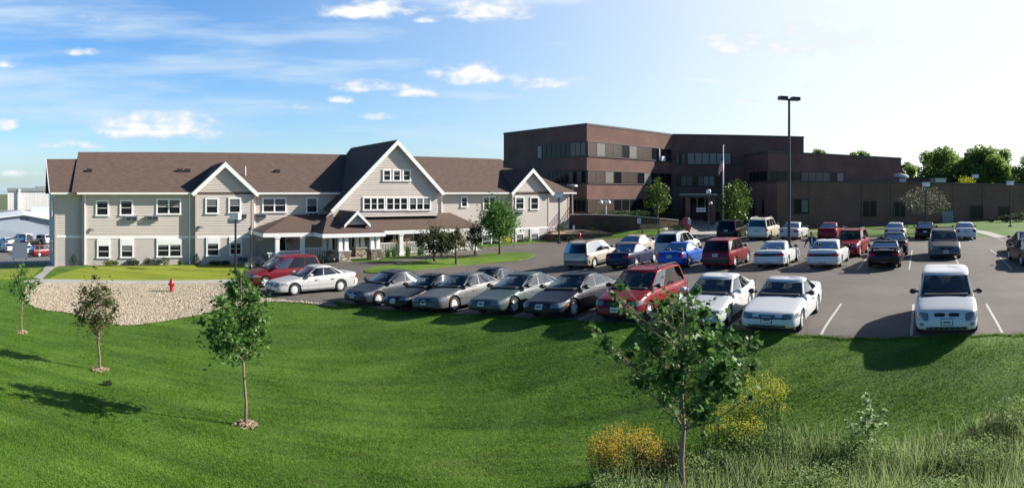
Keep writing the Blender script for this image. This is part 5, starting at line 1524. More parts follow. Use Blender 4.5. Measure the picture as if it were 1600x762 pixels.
park('van', 958, N1 + .1, P_RED, 'red minivan with roof bars nosing the lawn behind the nearest tree', 'minivan', False, G1, lights='wide', rails=True, spokes=5, scale=.95)
park('lowsedan', 843, N1 + .1, P_SLATE, 'dark slate sedan with five spoke wheels beside the red minivan', 'car', False, G1, lights='wide', spokes=5, bumpstrip=False)
park('lowsedan', 752, N1 + .1, P_TEAL, 'grey green sedan with star wheels nosing the lawn beside the dark slate one', 'car', False, G1, lights='wide', grille='slim', spokes=5)
park('sedan', 660, N1 + .1, P_PEWTER, 'pewter sedan with chrome grille and many-holed wheel covers', 'car', False, G1, lights='wide', grille='chrome', spokes=10, bumpstrip=True)
park('compact', 614, N1 + .2, P_CHAR, 'charcoal sedan squeezed between the pewter and the dark grey sedans', 'car', False, G1, lights='thin', grille='slim', spokes=5)
park('arched', 549, N1 + .3, P_GREY, 'dark grey sedan with chrome-framed grille at the left end of the row', 'car', False, G1, lights='wide', grille='chrome', spokes=9)
o = onD(487, 35.2); car('bigsedan', o.x, o.y, HB + math.pi - .13, P_SILVER, 'silver sedan seen side on beside the gravel bed', 'car', G1, lights='wide', grille='chrome', spokes=12, bumpstrip=True, bright_trim=True, mirror=P_SILVER)
o = onD(441, 38.6); car('van', o.x, o.y, HB + math.pi - .17, P_MAROON, 'dark red minivan behind the silver sedan near the porch', 'minivan', G1, lights='wide', grille='chrome', spokes=5, mirror=TRIM)
o = onD(765, 30.8); car('compact', o.x, o.y, HB + math.pi + .05, P_SLATE, 'dark blue grey sedan crossing the aisle behind the front row', 'car', None, lights='thin')
# second row, tails towards us
park('van', 898, 34.2, P_BEIGE, 'silver beige minivan with dark rear glass at the left end of the second row', 'minivan', True, G2, lights='wide', spokes=5, cladding=P_PEWTER, rails=TRIM)
park('compact', 965, 34.0, P_NAVY, 'navy sedan between the beige minivan and the bright blue sedan', 'car', True, G2, lights='mid', spokes=5)
park('compact', 1046, 34.0, P_BLUE, 'bright blue sedan with its back to us', 'car', True, G2, lights='wide', spokes=5)
park('suv', 1119, 34.0, P_MAROON, 'dark red sport utility with black lower cladding', 'sport utility', True, G2, cladding=TRIM, spokes=6)
park('coupe', 1200, 34.2, P_WHITE, 'white coupe with wide red tail lamps beside the dark red sport utility', 'coupe', True, G2, lights='mid', spokes=6, fascia='dark_rear')
park('bigsedan', 1286, 34.1, P_WHITE, 'white sedan with chrome sills, back towards us, right of the white coupe', 'car', True, G2, lights='mid', spokes=7, fascia='dark_rear', bright_trim=True)
park('coupe', 1381, 34.0, P_BLACK, 'black sedan with a rear spoiler beside the empty stall', 'car', True, G2, lights='mid', spokes=5, spoiler=True)
# the row that meets it nose to nose
park('sedan', 976, 40.6, P_BEIGE, 'pale beige sedan behind the navy one', 'car', True, G3, lights='wide')
park('van', 1041, 40.2, P_SILVER, 'silver minivan with sun glint behind the bright blue sedan', 'minivan', True, G3, lights='wide', spokes=5, rails=TRIM)
park('suv', 1324, 39.6, P_RED, 'red estate car facing us behind the white sedan', 'estate car', False, G3, rails=TRIM, lights='wide', spokes=6, grille='chrome', dh=-.12)
park('compact', 1397, 40.4, P_GREY, 'dark grey sedan just behind the black spoilered one', 'car', True, G3, lights='mid')
park('van', 1477, 38.2, P_PEWTER, 'grey minivan facing us in the middle of the car park', 'minivan', False, G3, lights='wide', grille='split', spokes=5, rails=TRIM)
# far row by the brick wing
park('van', 1133, 54.0, P_BLACK, 'black minivan at the left end of the far row by the entrance', 'minivan', True, G4)
park('bigsuv', 1183, 53.6, P_TAN, 'large pale tan sport utility left of the tall lamp mast', 'sport utility', True, G4, rails=P_TAN, spokes=6)
park('bigsedan', 1233, 54.0, P_SILVER, 'silver sedan partly behind the tall lamp mast', 'car', True, G4, lights='mid')
park('sedan', 1292, 54.2, P_RED, 'bright red sedan in the far row by the brick wing', 'car', True, G4, lights='mid')
park('sedan', 1398, 54.6, P_SILVER, 'silver sedan in the far row behind the dark grey one', 'car', True, G4, lights='wide')
park('bigsedan', 1446, 55.0, P_CHAR, 'charcoal sedan in the far row under the flowering tree', 'car', True, G4, lights='wide')
park('bigsedan', 1510, 55.0, P_WHITE, 'white saloon in the far row next to the blue grey door', 'car', True, G4, lights='wide')
park('sedan', 1612, 40.0, P_CHAR, 'dark sedan cut by the right edge, farther one', 'car', True, 'cars at the right edge', dh=.1)
park('sedan', 1620, 34.4, P_BLACK, 'black sedan cut by the right edge, nearer one', 'car', True, 'cars at the right edge', dh=.1)
# the neighbour's lot, far left
GN = "cars in the neighbour's lot"
for (kind, px, py_, D, hd_, pm, lb, ct, sc) in (
        ('sedan', 42, 0, 98, 2.5, P_WHITE, 'white sedan parked just left of the house corner', 'car', 1),
        ('suv', 70, 0, 92, 1.2, P_MAROON, 'dark red car half hidden by the house corner', 'car', 1),
        ('sedan', 10, 0, 104, 2.7, P_SILVER, 'silver sedan at the left edge in the neighbouring lot', 'car', 1),
        ('bigsuv', 66, 0, 122, 2.9, P_SILVER, 'silver pickup-sized car before the warehouse', 'car', 1),
        ('suv', 50, 0, 120, 1.4, P_CHAR, 'dark sport utility between the silver car and the white van', 'sport utility', 1),
        ('bigsuv', 34, 0, 124, 3.0, P_WHITE, 'white van standing before the warehouse', 'van', 1.1),
        ('sedan', 8, 0, 122, 2.9, P_WHITE, 'white sedan far off before the warehouse at the left edge', 'car', 1)):
    o = onD(px, D); car(kind, o.x, o.y, hd_, pm, lb, ct, GN, scale=sc)
# ------------------------------------------------------------------ trees and plants
def leaf_mat(name, cols, rough=.5, trans=.35, spec=.4): return mat(name, cols[0], rough, island=cols, trans=trans, spec=spec)
LF_MAPLE = leaf_mat('maple leaves', [(.05, .115, .03), (.08, .175, .04), (.11, .22, .055), (.17, .29, .08)], .5, .42, .35)
LF_MID = leaf_mat('young tree leaves', [(.06, .14, .03), (.09, .20, .042), (.13, .25, .055), (.18, .30, .09)], .55, .45)
LF_RED = leaf_mat('reddening leaves', [(.06, .12, .03), (.095, .16, .045), (.13, .17, .055), (.18, .13, .06), (.24, .13, .08)], .5, .42)
LF_OLIVE = leaf_mat('olive leaves', [(.05, .075, .025), (.075, .105, .03), (.11, .125, .045), (.12, .09, .045)], .5, .4)
LF_BRIGHT = leaf_mat('bright tree leaves', [(.05, .10, .015), (.085, .15, .02), (.12, .19, .03)], .5, .4)
LF_DARK = leaf_mat('dark tree leaves', [(.025, .055, .018), (.04, .08, .022), (.06, .10, .03)], .55, .4)
LF_CRAB = leaf_mat('pale crab apple leaves', [(0.06, 0.072, 0.036), (0.144, 0.144, 0.096), (0.312, 0.288, 0.216), (0.096, 0.096, 0.048)], .6, .3)
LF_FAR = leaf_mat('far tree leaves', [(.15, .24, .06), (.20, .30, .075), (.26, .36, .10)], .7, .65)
LF_SHRUB = leaf_mat('shrub leaves', [(.018, .045, .014), (.03, .07, .02), (.05, .09, .03)], .6, .2)
LF_GOLD = leaf_mat('goldenrod flowers', [(.62, .40, .02), (.72, .50, .04), (.55, .40, .05), (.30, .28, .05)], .7, .45)
LF_YEL = leaf_mat('yellow green flowers', [(.60, .58, .05), (.48, .52, .06), (.70, .62, .08)], .7, .45)
LF_STEM = leaf_mat('goldenrod leaves', [(.10, .17, .05), (.14, .23, .07), (.20, .28, .10)], .65, .55)
LF_DRY = leaf_mat('dry stems', [(0.105, 0.068, 0.045), (0.18, 0.105, 0.068), (0.075, 0.075, 0.045)], .8, .2)
LF_WILD = leaf_mat('wild grass blades', [(.22, .31, .09), (.30, .38, .14), (.38, .42, .22), (.17, .25, .08)], .7, .55)
LF_SAP = leaf_mat('cottonwood leaves', [(.26, .38, .15), (.34, .46, .20), (.52, .58, .38)], .5, .5, .4)
MAPLE = [(0, -.5), (.12, -.28), (.42, -.34), (.34, -.08), (.56, .14), (.26, .16), (.17, .34), (0, .62), (-.17, .34), (-.26, .16), (-.56, .14), (-.34, -.08), (-.42, -.34), (-.12, -.28)]
OVAL = [(0, -.5), (.24, -.18), (.22, .15), (0, .5), (-.22, .15), (-.24, -.18)]
DIAM = [(0, -.5), (.3, 0), (0, .5), (-.3, 0)]
SLIM = [(0, -.5), (.09, 0), (0, .5), (-.09, 0)]
def leaves_np(centers, size, template, droop=.5, up=.0, jitter=.3, rng=NR):
    n = len(centers); k = len(template)
    T = np.array(template)
    C = np.asarray(centers, float)
    # normal: biased upwards, leaves hang a little
    nrm = rng.normal(0, 1, (n, 3)); nrm[:, 2] = np.abs(nrm[:, 2]) + droop; nrm /= np.linalg.norm(nrm, axis=1)[:, None]
    d = rng.normal(0, 1, (n, 3)); d[:, 2] += up; d -= (d * nrm).sum(1)[:, None] * nrm; d /= np.linalg.norm(d, axis=1)[:, None] + 1e-9
    e = np.cross(nrm, d)
    s = size * rng.uniform(1 - jitter, 1 + jitter, n)
    bend = (T[:, 0] ** 2 + T[:, 1] ** 2) * -.35
    V = C[:, None] + s[:, None, None] * (T[None, :, 0:1] * e[:, None] + T[None, :, 1:2] * d[:, None] + bend[None, :, None] * nrm[:, None])
    return V.reshape(-1, 3), (n, k)
def gauss_ball(c, r, n, rng=NR, flat=1.0, shell=.0):
    p = rng.normal(0, 1, (n, 3)); p /= np.linalg.norm(p, axis=1)[:, None] + 1e-9
    rad = np.abs(rng.normal(0, .58, n)) if shell else rng.random(n) ** (1 / 2.2); p *= np.minimum(rad, 1.6)[:, None] * r; p[:, 2] *= flat
    return p + np.array(c)
def tree(name, base, label, cat, blobs, trunk_top, r0, leafm, leaf, size, per, group=None, bark=BARK, lean=(0, 0), limbs=True, ring=None, droop=.5, clear=.25):
    """blobs: (point, radius) list - each is fed by a limb from the trunk"""
    base = Vector(base); t = thing(name, base - Vector((0, 0, .05)), label, cat, group)
    tm = MB(); n = 7
    P = [base + Vector((lean[0] * (k / n) ** 1.3, lean[1] * (k / n) ** 1.3, (trunk_top - base.z) * k / n)) + Vector((rnd.gauss(0, .012), rnd.gauss(0, .012), 0)) * (trunk_top - base.z) * .4 * (0 < k < n) for k in range(n + 1)]
    P[0] = base - Vector((0, 0, .15))
    tm.tube(P, [r0 * 1.25] + [r0 * (1 - .8 * k / n) for k in range(1, n + 1)], 9)
    for (c, r) in blobs:
        c = Vector(c)
        if not limbs: continue
        hgt = max(clear, min(.95, ((c.z - r * .3) - base.z) / (trunk_top - base.z) - .16 - .22 * math.hypot(c.x - base.x, c.y - base.y) / max(.5, trunk_top - base.z)))
        i = min(n - 1, int(hgt * n)); f = hgt * n - i; a = P[i] + (P[i + 1] - P[i]) * f
        mid = a + (c - a) * .5 + Vector((0, 0, -.06 * (c - a).length))
        ra = max(r0 * .16, r0 * .5 * (1 - hgt))
        tm.tube([a, mid, c], [ra, ra * .6, ra * .22], 5, cap=False)
        for _ in range(5):
            q = c + Vector((rnd.gauss(0, .5), rnd.gauss(0, .5), rnd.gauss(0, .45))) * r; m2 = mid + (c - mid) * rnd.uniform(.2, .9)
            tm.tube([m2, (m2 + q) / 2 + Vector((0, 0, .03)), q], [ra * .3, ra * .2, ra * .08], 4, cap=False)
    obj('trunk', tm, bark, t, smooth=True)
    C = []
    for (c, r) in blobs:
        k = max(6, int(per * r ** 2.3))
        C.append(gauss_ball(c, r, k, shell=1.0 if size < .2 else 0.0))
    C = np.concatenate(C)
    V, nk = leaves_np(C, size, leaf, droop)
    V = V - np.array(t.location)
    np_obj('crown', V, nk, leafm, t)
    if ring: mulch_ring(base, ring, label)
    return t
def mulch_ring(base, r, lab):
    n = 16; mb = MB(); pts = [(base[0] + r * (1 + rnd.uniform(-.15, .15)) * math.cos(6.283 * k / n), base[1] + r * (1 + rnd.uniform(-.15, .15)) * math.sin(6.283 * k / n)) for k in range(n)]
    for k in range(n):
        a, b = pts[k], pts[(k + 1) % n]
        mb.add([(a[0], a[1], zt(*a) - .02), (b[0], b[1], zt(*b) - .02), (base[0] * .6 + b[0] * .4, base[1] * .6 + b[1] * .4, zt(base[0], base[1]) + .06), (base[0] * .6 + a[0] * .4, base[1] * .6 + a[1] * .4, zt(base[0], base[1]) + .06)], [(0, 1, 2, 3)])
        mb.add([(base[0] * .6 + a[0] * .4, base[1] * .6 + a[1] * .4, zt(base[0], base[1]) + .06), (base[0] * .6 + b[0] * .4, base[1] * .6 + b[1] * .4, zt(base[0], base[1]) + .06), (base[0], base[1], zt(base[0], base[1]) + .08)], [(0, 1, 2)])
    for k in range(60):
        a = rnd.random() * 6.28; d = r * math.sqrt(rnd.random()); c = (base[0] + d * math.cos(a), base[1] + d * math.sin(a)); mb.cbox((*c, zt(*c) + .07 * (1 - d / r) + .02), (.12, .035, .02), rnd.random() * 3, 0, Matrix.Rotation(rnd.gauss(0, .4), 3, 'Y'))
    o = obj('mulch_ring', mb, MULCH); o['kind'] = 'structure'
def pix_blobs(lst, D, spread=.5):
    """crown masses listed by bearing, height and size, given depths of their own"""
    out = []
    for (px, py, rp) in lst:
        d = D + rnd.uniform(-spread, spread); p = at(px, d, zpy(py, D) * 1.0); out.append((p, rp * D / 1000))
    return out
# nearest maple
B = at(1066, 11.0); B.z = zt(B.x, B.y)
nb = pix_blobs([(1062, 505, 52), (1020, 535, 40), (1108, 522, 42), (1148, 545, 34), (1176, 568, 20), (1000, 588, 32), (1050, 585, 52), (1112, 585, 46), (1090, 444, 14), (1078, 462, 12), (945, 532, 22), (922, 524, 13), (965, 545, 10),
                (1046, 640, 34), (1095, 632, 36), (1142, 602, 32), (1070, 678, 15), (985, 562, 18), (1180, 530, 13), (1172, 600, 12), (1036, 480, 26), (1100, 485, 28), (985, 500, 14), (1130, 560, 38), (1075, 550, 46), (1030, 560, 40)], 11.0, .75)
nb += pix_blobs([(972, 445, 15), (968, 470, 15), (985, 480, 12), (1000, 492, 11), (1042, 470, 13), (1052, 458, 9), (958, 458, 7)], 10.6, .2)
tree('maple_tree', B, 'nearest young maple with dark glossy leaves and reaching side branches', 'tree', nb, -1.9, .058, LF_MAPLE, MAPLE, .105, 1600, 'young lawn trees', clear=.42)
# three young trees down the lawn
B = on(383, 664); D = math.hypot(B.x, B.y)
bl = pix_blobs([(378, 440, 20), (365, 462, 28), (392, 470, 28), (350, 495, 30), (385, 505, 36), (405, 520, 22), (360, 530, 34), (330, 515, 18), (315, 508, 12), (385, 545, 26), (405, 490, 20), (420, 528, 10), (345, 468, 16), (370, 425, 10), (380, 562, 12), (340, 540, 16)], D, .45)
tree('young_tree', B, 'slim leafy young tree on a bare pole trunk in the middle of the left lawn', 'tree', bl, zpy(425, D), .042, LF_MID, MAPLE, .10, 2500, 'young lawn trees', lean=(-.12, 0), ring=.32, clear=.42)
B = on(156, 578); D = math.hypot(B.x, B.y)
bl = pix_blobs([(150, 462, 26), (135, 478, 24), (168, 475, 22), (128, 500, 16), (150, 500, 28), (172, 500, 16), (148, 435, 9), (147, 418, 5), (163, 450, 12), (132, 456, 12), (150, 522, 10), (120, 490, 10), (180, 480, 10)], D, .4)
tree('young_tree', B, 'young tree with reddening leaves standing before the gravel bed', 'tree', bl, zpy(430, D), .040, LF_RED, OVAL, .095, 3000, 'young lawn trees', lean=(-.1, 0), ring=.3, clear=.36)
B = on(34, 520); D = math.hypot(B.x, B.y)
bl = pix_blobs([(36, 425, 14), (28, 440, 18), (48, 445, 16), (36, 462, 16), (18, 455, 10), (60, 440, 8), (33, 415, 7), (44, 472, 8)], D, .4)
tree('young_tree', B, 'smallest young tree at the left edge of the lawn', 'tree', bl, zpy(420, D), .035, LF_MID, OVAL, .10, 1900, 'young lawn trees', ring=.27, clear=.36)
# four trees on the drive island
for (px, py, blobs, top, lm, lb, sz) in (
        (678, 409.5, [(665, 372, 14), (680, 365, 14), (692, 372, 14), (672, 385, 12), (688, 387, 12), (655, 380, 8), (700, 382, 9)], 362, LF_OLIVE, 'dark spreading crab apple at the left of the drive island', .14),
        (712, 414, [(706, 372, 12), (716, 370, 11), (722, 382, 10), (704, 386, 10), (714, 362, 8)], 362, LF_OLIVE, 'small round crab apple second along the drive island', .13),
        (742.5, 400, [(738, 362, 11), (748, 360, 9), (742, 375, 10), (732, 372, 7), (750, 374, 8)], 355, LF_OLIVE, 'thin crab apple beside the fuller island tree', .13),
        (780.5, 399, [(778, 322, 12), (772, 335, 18), (788, 335, 17), (765, 350, 15), (782, 350, 20), (796, 348, 13), (778, 362, 14), (792, 360, 10), (757, 345, 8)], 316, LF_MID, 'tall round leafy tree at the right end of the drive island', .16)):
    B = on(px, py); D = math.hypot(B.x, B.y); B.z += .05
    tree('island_tree', B, lb, 'tree', pix_blobs([(q[0], q[1], q[2] * 1.32) for q in blobs], D, .7), zpy(top, D), .075, lm, OVAL, sz * 1.15, 1250, 'trees on the drive island', bark=BARK_D, ring=.5)
# two street trees before the brick building and the crab apple
for (px, D, blobs, top, lm, lb, per) in (
        (1027, 66, [(1027, 286, 10), (1020, 300, 14), (1034, 298, 14), (1015, 315, 12), (1030, 315, 16), (1042, 312, 9), (1028, 326, 10)], 285, LF_BRIGHT, 'bright green tree by the retaining wall left of the entrance', 60),
        (1147, 63, [(1150, 290, 13), (1140, 302, 18), (1160, 300, 17), (1130, 318, 15), (1150, 320, 22), (1166, 316, 12), (1140, 334, 16), (1158, 334, 14)], 288, LF_BRIGHT, 'large round green tree right of the entrance before the flagpole', 50)):
    B = onD(px, D)
    tree('street_tree', B, lb, 'tree', pix_blobs(blobs, D, 1.0), zpy(top + 6, D), .12, lm, OVAL, .26, per * 4, 'trees before the brick building', bark=BARK_D)
B = onD(1446, 66)
tree('crab_apple_tree', B, 'wide crab apple with pale grey leaves before the brick wing', 'tree', pix_blobs([(1425, 308, 12), (1440, 304, 14), (1455, 304, 14), (1470, 310, 13), (1480, 322, 8), (1420, 318, 10), (1450, 318, 18), (1435, 322, 14), (1466, 324, 12), (1410, 310, 6)], 66, 1.4), zpy(315, 66), .12, LF_CRAB, OVAL, .20, 260, None, bark=BARK_D, clear=.3)
# trees behind the roofs
def big_tree(px, D, top, w, lb, lm=LF_FAR, n=24, zb=-5):
    cz = zpy(top, D); R_ = w * D / 1000 / 2; base = at(px, D, zb); blobs = []
    Hc = min(cz - zb - 2, R_ * 2.0)
    for k in range(n):
        a = rnd.random() * 6.28; q = rnd.random(); f = math.sqrt(rnd.random())
        zz = cz - Hc * .14 - q * Hc * .74; prof = R_ * (.62 + .38 * math.sin(math.pi * min(1, q * .9 + .1))) * .95
        blobs.append((Vector((base.x + math.cos(a) * f * prof, base.y + math.sin(a) * f * prof, zz)), R_ * rnd.uniform(.24, .36)))
    blobs.append((Vector((base.x, base.y, cz - R_ * .3)), R_ * .32))
    tree('background_tree', base, lb, 'tree', blobs, cz - R_ * .5, .35, lm, OVAL, .5, 170, 'trees beyond the brick building', bark=BARK_D, limbs=True)
big_tree(1468, 112, 231, 104, 'broad leafy tree rising behind the flat roof, left one of the pair', n=34)
big_tree(1545, 112, 228, 100, 'broad leafy tree rising behind the flat roof, right one of the pair', n=34)
big_tree(1606, 108, 240, 84, 'tree cut by the right edge behind the flat roof', LF_FAR, 18)
big_tree(1506, 120, 248, 80, 'lower tree filling the gap between the pair behind the flat roof', n=24)
big_tree(1430, 118, 256, 50, 'lower tree at the left foot of the pair behind the flat roof', n=20)
big_tree(1277, 125, 232, 44, 'tree top peeping over the brick roof beside the lamp mast')
big_tree(1346, 125, 234, 42, 'tree top peeping over the middle of the stepped roof')
big_tree(1416, 135, 252, 34, 'pale tree top in the gap right of the two storey block', LF_BRIGHT)
# clipped shrubs along the house and on the wall
def shrub(px, D, r, hgt, lb, lm=LF_SHRUB, grp='shrubs along the house', cone=False, size=.09, z=None):
    b = at(px, D); b.z = zt(b.x, b.y) if z is None else z
    t = thing('shrub', b, lb, 'shrub', grp)
    mb = MB(); mb.tube([b - Vector((0, 0, .05)), b + Vector((0, 0, hgt * .5))], [.03, .015], 5); obj('stem', mb, BARK_D, t)
    n = int(520 * r / .5)
    p = NR.normal(0, 1, (n, 3)); p /= np.linalg.norm(p, axis=1)[:, None]; p *= (NR.random(n) ** .33)[:, None]
    zz = (p[:, 2] * .5 + .5); k = (1 - zz * .85) * 1.25 if cone else 1.0
    C = np.stack([b.x + p[:, 0] * r * k, b.y + p[:, 1] * r * k, b.z + zz * hgt], -1)
    V, nk = leaves_np(C, size, DIAM, .4); np_obj('foliage', V - np.array(t.location), nk, lm, t)
HD = lambda px: (PF - .75) / math.cos(bear(px) + HT)
for (px, r, h_, lb, lm, cone) in ((115, .42, .95, 'pointed evergreen at the left corner of the house', LF_SHRUB, True), (170, .5, .45, 'low pale bush under the first ground floor window', LF_BRIGHT, False), (180, .3, .4, 'small bright plant under the second window', LF_BRIGHT, False),
        (207, .42, .62, 'round clipped shrub under the ground floor air conditioner', LF_SHRUB, False), (231, .36, .62, 'round clipped shrub left of the double window', LF_SHRUB, False), (258, .36, .66, 'round clipped shrub under the double window', LF_SHRUB, False),
        (282, .25, .4, 'sparse little bush before the downspout', LF_BRIGHT, False), (307, .40, .95, 'cone shaped evergreen at the first gable corner', LF_SHRUB, True), (336, .5, .35, 'low spreading shrub under the gable window', LF_DARK, False), (352, .4, .35, 'low dark bush in the gable shade', LF_DARK, False)):
    shrub(px, HD(px), r, h_, lb, lm, cone=cone)
for (px, r, h_, lb, lm) in ((790, .55, .7, 'yellow flowering bush left of the second gable', LF_YEL), (824, .4, .5, 'rust coloured bush between the gable windows', LF_RED), (852, .55, .5, 'spreading juniper at the corner of the second gable', LF_SHRUB)):
    shrub(px, HD(px), r, h_, lb, lm)
for (px, D, r, h_, lb, z) in ((878, 63.4, .5, .9, 'clipped shrub in the planter nearest the house', -3.95), (927, 63.4, .7, 1.05, 'round dark shrub in the middle of the planter', -3.9), (951, 63.8, .65, 1.1, 'round dark shrub at the right end of the planter', -3.9), (893, 60.2, .45, .5, 'low bush at the foot of the planter wall', None), (870, 60.0, .5, .4, 'juniper below the planter wall', None)):
    shrub(px, D, r, h_, lb, LF_DARK, 'shrubs by the retaining wall', z=z)
for k, (px, D) in enumerate(((950, 67.5), (975, 68.2), (1000, 69), (1044, 70))):
    shrub(px, D, 1.3, .75, ('dark hedge clump behind the retaining wall near the house', 'dark hedge clump behind the retaining wall under the lit brick', 'dark hedge clump behind the retaining wall by the green tree', 'dark hedge clump at the entrance end of the retaining wall')[k], LF_DARK, 'shrubs behind the retaining wall', size=.14, z=-2.7)
for (px, D, r, h_, lb) in ((1571, 84, .9, 1.0, 'bush under the right hand wing window'), (1592, 85, 1.2, 1.3, 'big bush at the right edge against the wing'), (1549, 84, .5, .6, 'small bush beside the wing downpipe')):
    shrub(px, D, r, h_, lb, LF_SHRUB, 'shrubs by the brick wing', size=.16)
for (px, D, lb) in ((1180, 67.5, 'shrub right of the big round tree'), (1060, 62.5, 'low planting by the entrance walk')):
    shrub(px, D, 1.0, .8, lb, LF_DARK, 'shrubs by the entrance', size=.14)
# feather grasses and flowers at the porch rail
def grass_clump(px, D, hgt, plume, lb, n=160):
    b = onD(px, D); t = thing('feather_grass', b, lb, 'ornamental grass', 'ornamental grasses by the porch rail')
    a = NR.random(n) * 6.28; rr = NR.random(n) * .16; sp = NR.normal(0, .16, (n, 2)); hh = hgt * NR.uniform(.6, 1, n)
    V = np.zeros((n, 3, 3)); bx_, by_ = b.x + rr * np.cos(a), b.y + rr * np.sin(a)
    V[:, 0] = np.stack([bx_ - .012, by_, np.full(n, b.z)], -1); V[:, 1] = np.stack([bx_ + .012, by_, np.full(n, b.z)], -1); V[:, 2] = np.stack([bx_ + sp[:, 0] * hh, by_ + sp[:, 1] * hh, b.z + hh], -1)
    np_obj('blades', V.reshape(-1, 3) - np.array(b), (n, 3), LF_MID, t)
    if plume:
        m = 90; C = np.stack([b.x + NR.normal(0, .12, m), b.y + NR.normal(0, .12, m), b.z + hgt * NR.uniform(.85, 1.35, m)], -1)
        V, nk = leaves_np(C, .16, SLIM, .0, 5); np_obj('plumes', V - np.array(b), nk, mat('straw plumes', (.45, .30, .14), .8, trans=.3), t)
PD = lambda px: (PE - .5) / math.cos(bear(px) + HT)
for (px, pl_, lb) in ((616, 1, 'straw plumed feather grass right of the porch piers'), (637, 1, 'straw plumed feather grass between the porch posts'), (655, 0, 'green ornamental grass behind the dark crab apple'), (606, 0, 'leafy clump at the foot of the right front pier')):
    grass_clump(px, PD(px), 1.0 if pl_ else .7, pl_, lb)
for (px, D) in ((497, 46.2), ):
    shrub(px, D, .7, .6, 'leafy bush at the left of the stone piers', LF_SHRUB, 'shrubs along the house')

# goldenrod, wild grass, sapling at lower right
def forbs(name, px, D, rad, hgt, n, lb, cat, flower, stemm, leafm, grp=None, tilt=.12):
    b = onD(px, D); t = thing(name, b, lb, cat, grp)
    st = MB(); fl, lf = [], []
    for _ in range(n):
        a = rnd.random() * 6.28; d = rad * math.sqrt(rnd.random()); x, y = b.x + d * math.cos(a), b.y + d * math.sin(a); z = zt(x, y)
        h_ = hgt * rnd.uniform(.72, 1.05) * (1 - .25 * (d / rad) ** 2); q = Vector((x + math.cos(a) * h_ * tilt + rnd.gauss(0, .06), y + math.sin(a) * h_ * tilt + rnd.gauss(0, .06), z + h_)); p0 = Vector((x, y, z - .03))
        mid = (p0 + q) / 2 + Vector((rnd.gauss(0, .03), rnd.gauss(0, .03), 0))
        st.tube([p0, mid, q], [.007, .006, .004], 3, cap=False)
        for k in range(16):
            f = rnd.uniform(.15, .97); p = p0 + (q - p0) * f; lf.append((p.x + rnd.gauss(0, .05), p.y + rnd.gauss(0, .05), p.z))
        if flower is not None and d < rad * .97:
            for k in range(32):
                u = rnd.random(); fl.append((q.x + rnd.gauss(0, .045 + .05 * (1 - u)), q.y + rnd.gauss(0, .045 + .05 * (1 - u)), q.z - .16 * (1 - u) + .06 * u))
    obj('stems', st, stemm, t)
    V, nk = leaves_np(np.array(lf), .10, SLIM, .3, .6); np_obj('foliage', V - np.array(b), nk, leafm, t)
    if fl: V, nk = leaves_np(np.array(fl), .034, DIAM, .6); np_obj('flowers', V - np.array(b), nk, flower, t)
    return t
forbs('goldenrod', 975, 12.5, .62, 1.15, 150, 'goldenrod clump with deep yellow flowers left of the nearest tree', 'wildflower', LF_GOLD, LF_DRY, LF_STEM, 'goldenrod clumps')
forbs('weed_clump', 1036, 12.3, .5, 1.0, 110, 'dry brown weed clump behind the nearest trunk', 'weeds', None, LF_DRY, LF_DRY, 'weed clumps')
forbs('goldenrod', 1186, 13.7, .42, 1.75, 100, 'tall pale yellow goldenrod right of the nearest tree', 'wildflower', LF_YEL, LF_STEM, LF_STEM, 'goldenrod clumps')
forbs('goldenrod', 1140, 13.0, .5, 1.3, 110, 'goldenrod clump with few yellow heads just right of the nearest trunk', 'wildflower', LF_YEL, LF_STEM, LF_STEM, 'goldenrod clumps')
forbs('weed_clump', 1106, 12.0, .6, 1.0, 150, 'dark leafy weeds at the right foot of the nearest tree', 'weeds', None, LF_STEM, LF_STEM, 'weed clumps')
forbs('weed_clump', 1000, 11.5, .7, .85, 170, 'low dark weeds at the left foot of the nearest tree', 'weeds', None, LF_DRY, LF_STEM, 'weed clumps')
for (px, D, r_, h_, lb) in ((1165, 12.2, .7, 1.15, 'leafy weed clump between the nearest tree and the wild grass'), (1235, 12.4, .75, 1.1, 'bushy green weed clump left of the sapling'), (1300, 12.1, .7, .85, 'bushy green weed clump just before the sapling'), (1420, 12.3, .7, .7, 'low leafy clump right of the sapling'), (1490, 12.4, .6, .85, 'bright leafy clump near the right edge of the wild grass'), (1570, 12.8, .7, .95, 'brownish weed clump at the far right of the wild grass')):
    forbs('weed_clump', px, D, r_, h_, 150, lb, 'weeds', None, LF_STEM, LF_BRIGHT if 'bright' in lb else (LF_DRY if 'brown' in lb else LF_STEM), 'weed clumps')
